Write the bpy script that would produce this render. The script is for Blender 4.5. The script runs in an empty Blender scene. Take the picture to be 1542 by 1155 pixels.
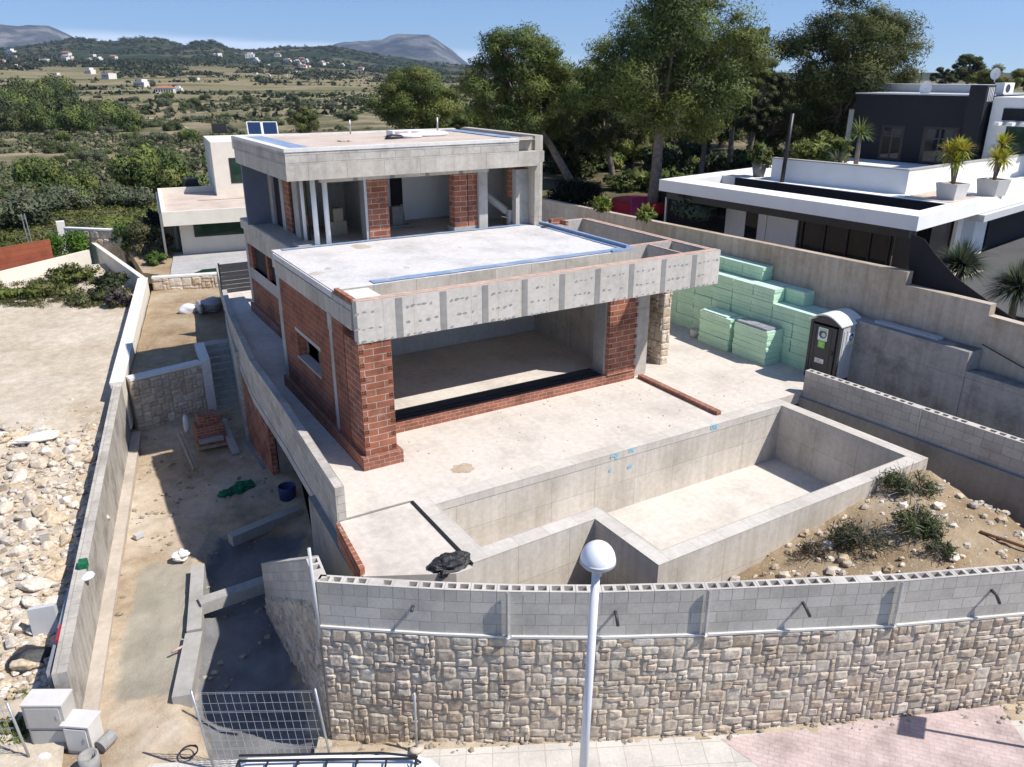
import bpy, math, random
import numpy as np
from mathutils import Vector, noise
R = math.radians
rnd = random.Random(7)
scene = bpy.context.scene
COL = scene.collection

# ------------------------------------------------------------------ camera constants (surveyed from the place)
FPX, CAMP = 1200.4, Vector((-6.272, -18.081, 9.748))
PITCH, YAW = R(-21.174), R(-30.85)
_fw = Vector((-math.sin(YAW) * math.cos(PITCH), math.cos(YAW) * math.cos(PITCH), math.sin(PITCH)))
_rt = Vector((math.cos(YAW), math.sin(YAW), 0))
_up = _rt.cross(_fw)

def ray(x, y):
    return _fw + _rt * ((x - 771) / FPX) - _up * ((y - 577.5) / FPX)

def onz(x, y, z):
    d = ray(x, y)
    return CAMP + d * ((z - CAMP.z) / d.z)

def onx(x, y, a):
    d = ray(x, y)
    return CAMP + d * ((a - CAMP.x) / d.x)

def at(x, y, t):
    return CAMP + ray(x, y) * t

# ------------------------------------------------------------------ tagging
def tag(o, label=None, cat=None, group=None, kind=None):
    if label: o['label'] = label
    if cat: o['category'] = cat
    if group: o['group'] = group
    if kind: o['kind'] = kind
    return o

def empty(name, loc, label=None, cat=None, group=None):
    o = bpy.data.objects.new(name, None)
    o.empty_display_size = .2
    o.location = loc
    COL.objects.link(o)
    return tag(o, label, cat, group)

def copy_tree(o, parent=None):
    c = o.copy()
    COL.objects.link(c)
    if parent: c.parent = parent
    for ch in list(o.children):
        copy_tree(ch, c)
    return c

# ------------------------------------------------------------------ mesh builder
class MB:
    def __init__(s):
        s.v, s.f, s.m, s.uv, s.c = [], [], [], [], []

    def face(s, pts, m=0, uv=None, col=None):
        i = len(s.v)
        s.v += [tuple(p) for p in pts]
        s.f.append(tuple(range(i, i + len(pts))))
        s.m.append(m); s.uv.append(uv); s.c.append(col)

    def box(s, x0, y0, z0, x1, y1, z1, m=0, skip=''):
        p = lambda a, b, c: (a, b, c)
        if 'b' not in skip: s.face([p(x0, y0, z0), p(x0, y1, z0), p(x1, y1, z0), p(x1, y0, z0)], m)
        if 't' not in skip: s.face([p(x0, y0, z1), p(x1, y0, z1), p(x1, y1, z1), p(x0, y1, z1)], m)
        s.face([p(x0, y0, z0), p(x1, y0, z0), p(x1, y0, z1), p(x0, y0, z1)], m)
        s.face([p(x1, y1, z0), p(x0, y1, z0), p(x0, y1, z1), p(x1, y1, z1)], m)
        s.face([p(x0, y1, z0), p(x0, y0, z0), p(x0, y0, z1), p(x0, y1, z1)], m)
        s.face([p(x1, y0, z0), p(x1, y1, z0), p(x1, y1, z1), p(x1, y0, z1)], m)

    def obox(s, c, ax, hx, hy, z0, z1, m=0):
        """oriented box: centre c (x,y), unit axis ax, half sizes"""
        c = Vector((c[0], c[1])); a = Vector(tuple(ax)[:2]).normalized(); b = Vector((-a.y, a.x))
        q = [c - a * hx - b * hy, c + a * hx - b * hy, c + a * hx + b * hy, c - a * hx + b * hy]
        s.prism([(p.x, p.y) for p in q], z0, z1, m)

    def prism(s, poly, z0, z1, m=0, cap=True, mt=None):
        n = len(poly)
        ar = sum(poly[i][0] * poly[(i + 1) % n][1] - poly[(i + 1) % n][0] * poly[i][1] for i in range(n))
        if ar < 0: poly = poly[::-1]
        f0 = z0 if callable(z0) else (lambda x, y: z0)
        f1 = z1 if callable(z1) else (lambda x, y: z1)
        for i in range(n):
            a, b = poly[i], poly[(i + 1) % n]
            s.face([(a[0], a[1], f0(*a)), (b[0], b[1], f0(*b)), (b[0], b[1], f1(*b)), (a[0], a[1], f1(*a))], m)
        if cap:
            s.face([(p[0], p[1], f1(*p)) for p in poly], m if mt is None else mt)
            s.face([(p[0], p[1], f0(*p)) for p in poly[::-1]], m)

    def tube(s, pts, rad, n=8, m=0, cap=True):
        pts = [Vector(p) for p in pts]
        if not hasattr(rad, '__len__'): rad = [rad] * len(pts)
        rings = []
        for i, p in enumerate(pts):
            d = (pts[min(i + 1, len(pts) - 1)] - pts[max(i - 1, 0)]).normalized()
            a = d.cross(Vector((0, 0, 1)))
            if a.length < .05: a = d.cross(Vector((1, 0, 0)))
            a.normalize(); b = d.cross(a)
            i0 = len(s.v)
            for k in range(n):
                t = 2 * math.pi * k / n
                s.v.append(tuple(p + (a * math.cos(t) + b * math.sin(t)) * rad[i]))
            rings.append(i0)
        for i in range(len(rings) - 1):
            for k in range(n):
                a, b = rings[i], rings[i + 1]
                s.f.append((a + k, b + k, b + (k + 1) % n, a + (k + 1) % n)); s.m.append(m); s.uv.append(None); s.c.append(None)
        if cap:
            s.f.append(tuple(rings[0] + k for k in range(n))); s.m.append(m); s.uv.append(None); s.c.append(None)
            s.f.append(tuple(rings[-1] + k for k in range(n - 1, -1, -1))); s.m.append(m); s.uv.append(None); s.c.append(None)

    def lathe(s, c, prof, n=24, m=0, axis=None):
        c = Vector(c); i0 = len(s.v)
        for r_, z_ in prof:
            for k in range(n):
                t = 2 * math.pi * k / n
                s.v.append((c.x + r_ * math.cos(t), c.y + r_ * math.sin(t), c.z + z_))
        for i in range(len(prof) - 1):
            for k in range(n):
                a = i0 + i * n; b = a + n
                s.f.append((a + k, a + (k + 1) % n, b + (k + 1) % n, b + k)); s.m.append(m); s.uv.append(None); s.c.append(None)

    def blob(s, c, r, seed=0, amp=.25, m=0, nu=10, nv=7, col=None, freq=1.3):
        c = Vector(c); r = Vector(r) if hasattr(r, '__len__') else Vector((r, r, r)); i0 = len(s.v)
        for j in range(nv + 1):
            ph = math.pi * j / nv
            for i in range(nu):
                th = 2 * math.pi * i / nu
                d = Vector((math.sin(ph) * math.cos(th), math.sin(ph) * math.sin(th), math.cos(ph)))
                k = 1 + amp * noise.noise(d * freq + Vector((seed * 3.1, seed * 1.7, seed)))
                s.v.append((c.x + d.x * r.x * k, c.y + d.y * r.y * k, c.z + d.z * r.z * k))
        for j in range(nv):
            for i in range(nu):
                a = i0 + j * nu; b = a + nu
                s.f.append((a + i, b + i, b + (i + 1) % nu, a + (i + 1) % nu)); s.m.append(m); s.uv.append(None); s.c.append(col)

    def build(s, name, mats, parent=None, smooth=False, bevel=0, auto=0):
        me = bpy.data.meshes.new(name)
        me.from_pydata(s.v, [], s.f)
        if not isinstance(mats, (list, tuple)): mats = [mats]
        for k in mats: me.materials.append(k)
        me.polygons.foreach_set('material_index', s.m)
        uvl = me.uv_layers.new(name='UVMap')
        data = [0.0] * (2 * len(me.loops))
        cols = any(c is not None for c in s.c)
        cd = [1.0] * (4 * len(me.loops)) if cols else None
        for p, u, c in zip(me.polygons, s.uv, s.c):
            n = p.normal
            for k, li in enumerate(p.loop_indices):
                if u: q = u[k]
                else:
                    co = s.v[me.loops[li].vertex_index]
                    if abs(n.z) > .75: q = (co[0], co[1])
                    else:
                        l = math.hypot(n.x, n.y) or 1
                        q = ((-n.y * co[0] + n.x * co[1]) / l, co[2])
                data[2 * li], data[2 * li + 1] = q
                if c: cd[4 * li:4 * li + 4] = (*c, 1)
        uvl.data.foreach_set('uv', data)
        if cols:
            ca = me.color_attributes.new('Col', 'FLOAT_COLOR', 'CORNER')
            ca.data.foreach_set('color', cd)
        if smooth: me.polygons.foreach_set('use_smooth', [True] * len(me.polygons))
        me.update()
        o = bpy.data.objects.new(name, me)
        COL.objects.link(o)
        if parent:
            o.parent = parent
            r = parent; off = Vector((0, 0, 0))
            while r: off += r.location; r = r.parent
            o.location = -off
        if bevel:
            b = o.modifiers.new('bevel', 'BEVEL'); b.width = bevel; b.segments = 2; b.limit_method = 'ANGLE'
        return o

def part_local(o):
    """child built in the thing's own coordinates"""
    o.location = (0, 0, 0); return o

def offs(pts, d):
    """offset a polyline to its left by d, mitred"""
    out = []
    for i, p in enumerate(pts):
        p = Vector(p[:2]); ds = []
        if i > 0: ds.append((p - Vector(pts[i - 1][:2])).normalized())
        if i < len(pts) - 1: ds.append((Vector(pts[i + 1][:2]) - p).normalized())
        n = Vector((0, 0))
        for q in ds: n += Vector((-q.y, q.x))
        n.normalize()
        k = n.dot(Vector((-ds[0].y, ds[0].x)))
        out.append((p + n * (d / max(k, .3)))[:])
    return out

def wall_path(mb, pts, th, z0, z1, m=0, mtop=None, s0=0):
    """wall whose right-hand face runs along pts, thickness th to the left; z0/z1 scalars or lists"""
    n = len(pts)
    Z0 = z0 if hasattr(z0, '__len__') else [z0] * n
    Z1 = z1 if hasattr(z1, '__len__') else [z1] * n
    A = [Vector(p[:2]) for p in pts]; B = [Vector(p) for p in offs(pts, th)]
    s = s0
    mt = m if mtop is None else mtop
    for i in range(n - 1):
        l = (A[i + 1] - A[i]).length
        a0, a1, b0, b1 = A[i], A[i + 1], B[i], B[i + 1]
        def P(q, z): return (q.x, q.y, z)
        mb.face([P(a0, Z0[i]), P(a1, Z0[i + 1]), P(a1, Z1[i + 1]), P(a0, Z1[i])], m, [(s, Z0[i]), (s + l, Z0[i + 1]), (s + l, Z1[i + 1]), (s, Z1[i])])
        mb.face([P(b1, Z0[i + 1]), P(b0, Z0[i]), P(b0, Z1[i]), P(b1, Z1[i + 1])], m, [(s + l, Z0[i + 1]), (s, Z0[i]), (s, Z1[i]), (s + l, Z1[i + 1])])
        mb.face([P(a0, Z1[i]), P(a1, Z1[i + 1]), P(b1, Z1[i + 1]), P(b0, Z1[i])], mt, [(s, 0), (s + l, 0), (s + l, th), (s, th)])
        s += l
    for i, fl in ((0, 1), (n - 1, 0)):
        q = [(A[i].x, A[i].y, Z0[i]), (B[i].x, B[i].y, Z0[i]), (B[i].x, B[i].y, Z1[i]), (A[i].x, A[i].y, Z1[i])]
        mb.face(q[::-1] if fl == 0 else q, m)
    return s

class Path:
    def __init__(s, pts):
        s.p = [Vector(p[:2]) for p in pts]; s.l = [0]
        for a, b in zip(s.p, s.p[1:]): s.l.append(s.l[-1] + (b - a).length)
        s.L = s.l[-1]
    def __call__(s, t):
        t = min(max(t, 0), s.L - 1e-6)
        for i in range(len(s.p) - 1):
            if t <= s.l[i + 1]:
                k = (t - s.l[i]) / (s.l[i + 1] - s.l[i]); d = (s.p[i + 1] - s.p[i]).normalized()
                return s.p[i].lerp(s.p[i + 1], k), d
        return s.p[-1], d

def stones(mb, path, zlo, zhi, cell=.13, depth=.07, seed=1, m=0, right=True, pal=None, big=4, t0=0, t1=None):
    """squared rubble facing on the right-hand side of a path"""
    rr = random.Random(seed); P = path; t1 = P.L if t1 is None else t1
    zl = zlo if callable(zlo) else (lambda t: zlo)
    zh = zhi if callable(zhi) else (lambda t: zhi)
    zmin = min(zl(t0), zl(t1), zl((t0 + t1) / 2)) - .05; zmax = max(zh(t0), zh(t1))
    nu, nv = max(2, round((t1 - t0) / cell)), max(2, round((zmax - zmin) / cell))
    cu, cv = (t1 - t0) / nu, (zmax - zmin) / nv
    occ = [[0] * nv for _ in range(nu)]
    pal = pal or [(.57, .475, .375), (.61, .525, .425), (.54, .445, .35), (.63, .56, .465), (.53, .43, .325), (.58, .49, .395), (.52, .44, .36), (.59, .50, .40)]
    def pt(t, z, d):
        q, dr = P(t)
        nrm = Vector((dr.y, -dr.x)) if right else Vector((-dr.y, dr.x))
        q = q + nrm * d
        return (q.x, q.y, z)
    G = 7
    for j in range(nv - 1, -1, -1):
        for i in range(nu):
            if occ[i][j]: continue
            w = rr.choice([1, 2, 2, 2, 3, 3, big]); h = rr.choice([1, 1, 2, 2, 2, 3])
            if h == 3 and w == 2: w = 3
            while w > 1 and (i + w > nu or any(occ[i + k][j] for k in range(w))): w -= 1
            while h > 1 and (j - h + 1 < 0 or any(occ[i + k][j - l] for k in range(w) for l in range(h))): h -= 1
            for k in range(w):
                for l in range(h): occ[i + k][j - l] = 1
            a, b = t0 + i * cu, t0 + (i + w) * cu
            d, c = zmin + (j + 1) * cv, zmin + (j - h + 1) * cv
            if (c + d) / 2 < zl((a + b) / 2) - .03: continue
            d = min(d, zh((a + b) / 2))
            if d - c < .03: continue
            g = .003
            jit = lambda: rr.uniform(-.017, .017)
            q = [(a + g + jit(), c + g + jit()), (b - g + jit(), c + g + jit()), (b - g + jit(), d - g + jit() * .5), (a + g + jit(), d - g + jit() * .5)]
            base = rr.choice(pal); k = rr.uniform(.88, 1.14)
            col = tuple(min(.75, x * k * rr.uniform(.992, 1.008)) for x in base)
            dd = depth * rr.uniform(.55, 1.25); sd = rr.uniform(0, 99)
            tu, tv = rr.uniform(-.22, .22), rr.uniform(-.16, .16)
            i0 = len(mb.v)
            for y in range(G):
                for x in range(G):
                    u, v = x / (G - 1), y / (G - 1)
                    # round the corners
                    uu, vv = u * 2 - 1, v * 2 - 1
                    rr_ = .08 * (abs(uu) ** 4) * (abs(vv) ** 4)
                    uq, vq = .5 + uu * (1 - rr_) / 2, .5 + vv * (1 - rr_) / 2
                    t = (q[0][0] * (1 - uq) + q[1][0] * uq) * (1 - vq) + (q[3][0] * (1 - uq) + q[2][0] * uq) * vq
                    z = (q[0][1] * (1 - uq) + q[1][1] * uq) * (1 - vq) + (q[3][1] * (1 - uq) + q[2][1] * uq) * vq
                    e = (1 - abs(uu) ** 6) * (1 - abs(vv) ** 6)
                    n_ = noise.noise(Vector((t * 6, z * 6, sd))) + .5 * noise.noise(Vector((t * 17, z * 17, sd)))
                    hgt = dd * (.34 + .66 * e * (1 + tu * uu + tv * vv + .7 * n_)) if 0 < x < G - 1 and 0 < y < G - 1 else .014
                    mb.v.append(pt(t, z, hgt))
            for y in range(G - 1):
                for x in range(G - 1):
                    o = i0 + y * G + x
                    f = (o, o + 1, o + G + 1, o + G)
                    mb.f.append(f if right else f[::-1]); mb.m.append(m); mb.uv.append(None); mb.c.append(col)

def grid(mb, x0, x1, nx, y0, y1, ny, zf, m=0, keep=None):
    i0 = len(mb.v)
    for j in range(ny + 1):
        for i in range(nx + 1):
            x = x0 + (x1 - x0) * i / nx; y = y0 + (y1 - y0) * j / ny
            mb.v.append((x, y, zf(x, y)))
    for j in range(ny):
        for i in range(nx):
            a = i0 + j * (nx + 1) + i
            if keep and not keep((mb.v[a][0] + mb.v[a + nx + 2][0]) / 2, (mb.v[a][1] + mb.v[a + nx + 2][1]) / 2): continue
            mb.f.append((a, a + 1, a + nx + 2, a + nx + 1)); mb.m.append(m); mb.uv.append(None); mb.c.append(None)

def quadgrid(mb, c, n, k, zoff, m=0, keep=None):
    """bilinear patch between four corners c (ccw), n x k cells, lifted by zoff(x,y)"""
    i0 = len(mb.v); c = [Vector(p) for p in c]
    for j in range(k + 1):
        for i in range(n + 1):
            u, v = i / n, j / k
            p = (c[0] * (1 - u) + c[1] * u) * (1 - v) + (c[3] * (1 - u) + c[2] * u) * v
            mb.v.append((p.x, p.y, p.z + zoff(p.x, p.y)))
    for j in range(k):
        for i in range(n):
            a = i0 + j * (n + 1) + i
            if keep and not keep(*mb.v[a][:2]): continue
            mb.f.append((a, a + 1, a + n + 2, a + n + 1)); mb.m.append(m); mb.uv.append(None); mb.c.append(None)

def fbm(x, y, s=1.0, o=4, seed=0):
    return noise.fractal(Vector((x * s, y * s, seed * 7.7)), 1.0, 2.0, o)
# ------------------------------------------------------------------ materials
def mat(name, rough=.85, spec=.3):
    m = bpy.data.materials.new(name); m.use_nodes = True
    nt = m.node_tree; b = nt.nodes['Principled BSDF']
    b.inputs['Roughness'].default_value = rough
    b.inputs['Specular IOR Level'].default_value = spec
    return m, nt, b

def N(nt, typ, **kw):
    n = nt.nodes.new(typ)
    for k, v in kw.items():
        if k in n.inputs: n.inputs[k].default_value = v
        else: setattr(n, k, v)
    return n

def uvmap(nt, sx=1, sy=1, obj=False):
    tc = nt.nodes.new('ShaderNodeTexCoord'); mp = nt.nodes.new('ShaderNodeMapping')
    mp.inputs['Scale'].default_value = (sx, sy, (sx + sy) / 2)
    nt.links.new(tc.outputs['Object' if obj else 'UV'], mp.inputs[0])
    return mp.outputs[0]

def ramp(nt, fac, stops):
    r = nt.nodes.new('ShaderNodeValToRGB'); e = r.color_ramp.elements
    while len(e) < len(stops): e.new(.5)
    for x, (p, c) in zip(e, stops):
        x.position = p; x.color = (*c, 1) if len(c) == 3 else c
    nt.links.new(fac, r.inputs[0]); return r.outputs[0]

def noi(nt, vec, scale, detail=4, rough=.6, dist=0):
    n = N(nt, 'ShaderNodeTexNoise', Scale=scale, Detail=detail, Roughness=rough, Distortion=dist)
    nt.links.new(vec, n.inputs['Vector']); return n.outputs['Fac']

def mix(nt, a, b, fac, mode='MIX'):
    n = nt.nodes.new('ShaderNodeMix'); n.data_type = 'RGBA'; n.blend_type = mode
    for inp, val in ((n.inputs[6], a), (n.inputs[7], b), (n.inputs[0], fac)):
        if hasattr(val, 'is_linked'): nt.links.new(val, inp)
        elif isinstance(val, (int, float)): inp.default_value = val
        else: inp.default_value = (*val, 1)
    return n.outputs[2]

def bump(nt, b, h, strength=.3, dist=.02):
    n = N(nt, 'ShaderNodeBump', Strength=strength, Distance=dist)
    nt.links.new(h, n.inputs['Height']); nt.links.new(n.outputs[0], b.inputs['Normal'])

def sc(c, k): return tuple(min(1, x * k) for x in c)

def concrete(name, base, stain=.25, streak=.25, panel=None, scale=1.0, warm=None, obj=False, rough=.9, holes=False):
    m, nt, b = mat(name, rough, .2)
    uv = uvmap(nt, 1, 1, obj)
    n1 = noi(nt, uv, .55 * scale, 6, .65)
    n2 = noi(nt, uv, 6 * scale, 6, .7)
    dark = sc(base, 1 - stain * 1.5) if warm is None else warm
    c = ramp(nt, n1, [(.32, dark), (.52, base), (.72, sc(base, 1 + stain * .35))])
    c = mix(nt, c, ramp(nt, n2, [(.3, (.72, .72, .72)), (.62, (1.05, 1.05, 1.05))]), .55, 'MULTIPLY')
    if streak:
        sv = uvmap(nt, 2.6, .22, obj)
        n3 = noi(nt, sv, 1.7, 5, .6)
        c = mix(nt, c, ramp(nt, n3, [(.35, sc((.78, .75, .70), 1)), (.6, (1, 1, 1))]), streak * 2.2 if streak < .45 else 1, 'MULTIPLY')
    if panel:
        br = N(nt, 'ShaderNodeTexBrick', Scale=1)
        br.offset = 0; br.inputs['Color1'].default_value = (1, 1, 1, 1); br.inputs['Color2'].default_value = (.84, .835, .825, 1)
        br.inputs['Mortar'].default_value = (.46, .44, .41, 1)
        br.inputs['Mortar Size'].default_value = panel[2]; br.inputs['Mortar Smooth'].default_value = .6
        br.inputs['Brick Width'].default_value = panel[0]; br.inputs['Row Height'].default_value = panel[1]
        nt.links.new(uv, br.inputs['Vector'])
        c = mix(nt, c, br.outputs['Color'], .75, 'MULTIPLY')
    nt.links.new(c, b.inputs['Base Color'])
    bump(nt, b, noi(nt, uv, 25 * scale, 5, .7), .25, .01)
    return m

def bricks(name, c1, c2, mortar, w, h, ms=.012, var=.25, bstr=.6, smooth=.1, off=.5, rough=.88, smear=0):
    m, nt, b = mat(name, rough, .2)
    uv = uvmap(nt)
    br = N(nt, 'ShaderNodeTexBrick', Scale=1)
    br.offset = off
    for k, v in (('Color1', (*c1, 1)), ('Color2', (*c2, 1)), ('Mortar', (*mortar, 1)), ('Mortar Size', ms), ('Mortar Smooth', smooth), ('Brick Width', w), ('Row Height', h), ('Bias', 0.0)):
        br.inputs[k].default_value = v
    # wobble the joints a little
    nz = N(nt, 'ShaderNodeTexNoise', Scale=3, Detail=3); nt.links.new(uv, nz.inputs['Vector'])
    va = N(nt, 'ShaderNodeVectorMath', operation='MULTIPLY_ADD'); va.inputs[1].default_value = (.03, .02, 0)
    nt.links.new(nz.outputs['Color'], va.inputs[0]); nt.links.new(uv, va.inputs[2])
    nt.links.new(va.outputs[0], br.inputs['Vector'])
    c = mix(nt, br.outputs['Color'], ramp(nt, noi(nt, uv, 1.1, 5, .65), [(.3, sc((1, 1, 1), 1 - var * 1.6)), (.55, (1, 1, 1)), (.75, (1.06, 1.05, 1.04))]), .8, 'MULTIPLY')
    c = mix(nt, c, ramp(nt, noi(nt, uv, 14, 4, .7), [(.3, (.8, .8, .8)), (.65, (1.05, 1.05, 1.05))]), .6, 'MULTIPLY')
    if smear: c = mix(nt, c, sc(mortar, .95), mix(nt, (0, 0, 0), (smear, smear, smear), ramp(nt, noi(nt, uv, 2.3, 7, .75, .5), [(.56, (0, 0, 0)), (.68, (1, 1, 1))])))
    nt.links.new(c, b.inputs['Base Color'])
    inv = N(nt, 'ShaderNodeMath', operation='MULTIPLY_ADD'); inv.inputs[1].default_value = -1; inv.inputs[2].default_value = 1
    nt.links.new(br.outputs['Fac'], inv.inputs[0])
    ad = N(nt, 'ShaderNodeMath', operation='ADD')
    sc_ = N(nt, 'ShaderNodeMath', operation='MULTIPLY'); sc_.inputs[1].default_value = .35
    nt.links.new(noi(nt, uv, 30, 4, .7), sc_.inputs[0]); nt.links.new(inv.outputs[0], ad.inputs[0]); nt.links.new(sc_.outputs[0], ad.inputs[1])
    bump(nt, b, ad.outputs[0], bstr, .012)
    return m

def plain(name, col, rough=.6, spec=.4, metal=0, var=.12, scale=3, bmp=0, obj=True):
    m, nt, b = mat(name, rough, spec)
    b.inputs['Metallic'].default_value = metal
    uv = uvmap(nt, 1, 1, obj)
    c = ramp(nt, noi(nt, uv, scale, 5, .65), [(.3, sc(col, 1 - var)), (.7, sc(col, 1 + var * .6))])
    nt.links.new(c, b.inputs['Base Color'])
    if bmp: bump(nt, b, noi(nt, uv, scale * 6, 5, .7), bmp, .02)
    return m

def ground(name, stops, s1=.25, s2=3., s3=18., bmp=.5, dist=.05, speck=None, mixs=.6):
    m, nt, b = mat(name, .95, .1)
    uv = uvmap(nt, 1, 1, True)
    c = ramp(nt, noi(nt, uv, s1, 8, .62), stops)
    c = mix(nt, c, ramp(nt, noi(nt, uv, s2, 6, .7), [(.3, (.68, .68, .68)), (.65, (1.08, 1.08, 1.08))]), mixs, 'MULTIPLY')
    if speck:
        v = N(nt, 'ShaderNodeTexVoronoi', Scale=speck[0]); nt.links.new(uv, v.inputs['Vector'])
        c = mix(nt, c, mix(nt, speck[1], v.outputs['Color'], .25, 'MULTIPLY'), ramp(nt, v.outputs['Distance'], [(speck[2], (1, 1, 1)), (speck[2] + .08, (0, 0, 0))]))
    nt.links.new(c, b.inputs['Base Color'])
    ad = N(nt, 'ShaderNodeMath', operation='ADD')
    nt.links.new(noi(nt, uv, s2, 8, .75), ad.inputs[0]); nt.links.new(noi(nt, uv, s3, 6, .75), ad.inputs[1])
    bump(nt, b, ad.outputs[0], bmp, dist)
    return m

def leafmat(name, tint=(1, 1, 1), trans=.25):
    m, nt, b = mat(name, .6, .25)
    at_ = N(nt, 'ShaderNodeAttribute', attribute_name='Col')
    c = mix(nt, at_.outputs['Color'], tint, 1.0, 'MULTIPLY')
    nt.links.new(c, b.inputs['Base Color'])
    tr = nt.nodes.new('ShaderNodeBsdfTranslucent'); nt.links.new(c, tr.inputs['Color'])
    ms = nt.nodes.new('ShaderNodeMixShader'); ms.inputs[0].default_value = trans
    nt.links.new(b.outputs[0], ms.inputs[1]); nt.links.new(tr.outputs[0], ms.inputs[2])
    nt.links.new(ms.outputs[0], nt.nodes['Material Output'].inputs['Surface'])
    return m

def attrmat(name, rough=.9, bmp=.5, scale=14, var=.35):
    m, nt, b = mat(name, rough, .15)
    at_ = N(nt, 'ShaderNodeAttribute', attribute_name='Col')
    uv = uvmap(nt, 1, 1, True)
    c = mix(nt, at_.outputs['Color'], ramp(nt, noi(nt, uv, scale, 6, .7), [(.3, sc((1, 1, 1), 1 - var)), (.65, (1.1, 1.1, 1.1))]), 1.0, 'MULTIPLY')
    c = mix(nt, c, ramp(nt, noi(nt, uv, scale * .25, 4, .7), [(.35, (.78, .74, .68)), (.6, (1, 1, 1))]), .6, 'MULTIPLY')
    nt.links.new(c, b.inputs['Base Color'])
    bump(nt, b, noi(nt, uv, scale * 1.6, 6, .75), bmp, .02)
    return m

def glass(name, col=(.02, .03, .035), rough=.06):
    m, nt, b = mat(name, rough, .35)
    uv = uvmap(nt, 1, 1, True)
    nt.links.new(ramp(nt, noi(nt, uv, 1.5, 3), [(.3, sc(col, .7)), (.7, sc(col, 1.4))]), b.inputs['Base Color'])
    return m

M = {}
M['conc'] = concrete('board_marked_concrete', (.555, .515, .455), .17, .26, (1.25, 2.4, .012))
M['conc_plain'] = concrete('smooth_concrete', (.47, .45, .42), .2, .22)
M['conc_beam'] = concrete('panel_concrete', (.625, .585, .53), .10, .14, (.83, 3, .006))
M['conc_dark'] = concrete('dark_concrete', (.33, .315, .295), .25, .2)  # darker grey concrete tone
M['floor'] = concrete('terrace_screed', (.63, .575, .51), .13, .08, None, .9, (.50, .45, .40))
M['poolc'] = concrete('pool_concrete', (.64, .595, .53), .13, .28, (1.42, .95, .008))
M['poolf'] = concrete('pool_floor_concrete', (.63, .58, .52), .13, .06, None, .9, (.51, .465, .415))
M['retain'] = concrete('weathered_retaining_concrete', (.57, .495, .41), .24, .40, (2.6, 6, .006), .8, (.44, .35, .26))
M['lowwall'] = concrete('grey_patchy_concrete', (.38, .365, .35), .4, .25, (3.1, 1.35, .008), 1.1)
M['block'] = bricks('grey_concrete_block', (.47, .435, .385), (.59, .55, .49), (.35, .32, .285), .52, .26, .008, .18, .35)
M['block_plain'] = concrete('block_top_concrete', (.56, .525, .475), .15, 0)
M['blockwarm'] = bricks('buff_concrete_block', (.45, .415, .37), (.54, .50, .445), (.34, .31, .275), .52, .22, .010, .3, .5)
M['brick'] = bricks('red_hollow_brick', (.40, .152, .086), (.27, .098, .06), (.47, .39, .33), .52, .184, .012, .4, .7, smear=.5)
M['brickside_shade'] = bricks('red_hollow_brick_shade', (.30, .115, .072), (.235, .087, .056), (.33, .235, .185), .52, .184, .009, .35, .6, smear=.3)  # red brick copy for the side walls, darkened in colour for shade
M['brickdull'] = bricks('dusty_red_brick', (.38, .15, .095), (.31, .115, .075), (.44, .335, .27), .30, .12, .010, .4, .6)
M['brickhole'] = plain('brick_cell_shade', (.06, .022, .016), .9, .1)
M['stone'] = attrmat('split_limestone', .9, .55, 9, .22)
M['rock'] = attrmat('quarry_rock', .95, .6, 5)
M['mortar'] = concrete('pale_mortar', (.52, .455, .385), .2, 0)
M['mortarwhite'] = concrete('white_mortar', (.68, .66, .62), .1, 0)
M['coping'] = concrete('white_painted_coping', (.76, .74, .70), .07, .05)
M['white'] = plain('white_render', (.80, .79, .77), .85, .2, 0, .05, 1.2)
M['cream'] = plain('cream_render', (.72, .67, .58), .85, .2, 0, .08, 1.2)
M['dark'] = plain('charcoal_render', (.018, .019, .023), .75, .3, 0, .15, 2)
M['darkmetal'] = plain('black_metal', (.02, .02, .022), .45, .5, 0, .2)
M['galv'] = plain('galvanised_steel', (.48, .49, .50), .4, .5, .6, .15, 6)
M['plaster'] = concrete('grey_plaster', (.52, .51, .49), .12, .1)
M['glass'] = glass('dark_window_glass', (.012, .016, .02), .04)
M['glassgreen'] = glass('green_tinted_glass', (.02, .045, .03))
M['roofwhite'] = concrete('white_waterproofed_screed', (.61, .592, .582), .15, 0, None, 1.1, (.47, .452, .44))
M['roofpink'] = ground('roof_gravel', [(.35, (.50, .41, .34)), (.65, (.62, .53, .46))], .8, 14, 40, .4, .02)
M['membrane'] = concrete('blue_waterproof_membrane', (.22, .31, .46), .4, 0, None, 2.6, (.40, .46, .55), False, .5)
M['ceramic'] = plain('terracotta_cap', (.54, .39, .32), .85, .2, 0, .25, 4)
M['foam'] = bricks('green_foam_board', (.54, .79, .56), (.60, .83, .63), (.46, .70, .50), 9, .064, .004, .10, .25)
M['foamtop'] = plain('pale_foam_film', (.60, .78, .67), .4, .5, 0, .12, 4)
M['bareplot'] = ground('pale_bare_earth', [(.3, (.45, .37, .27)), (.5, (.57, .49, .385)), (.7, (.64, .57, .47))], .22, 2.5, 16, .6, .06, (5.5, (.66, .61, .53), .10), .85)
M['soil'] = ground('ochre_soil', [(.3, (.25, .17, .10)), (.5, (.40, .30, .19)), (.7, (.50, .41, .30))], .5, 3, 18, .8, .07, (7, (.58, .53, .46), .12))
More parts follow.
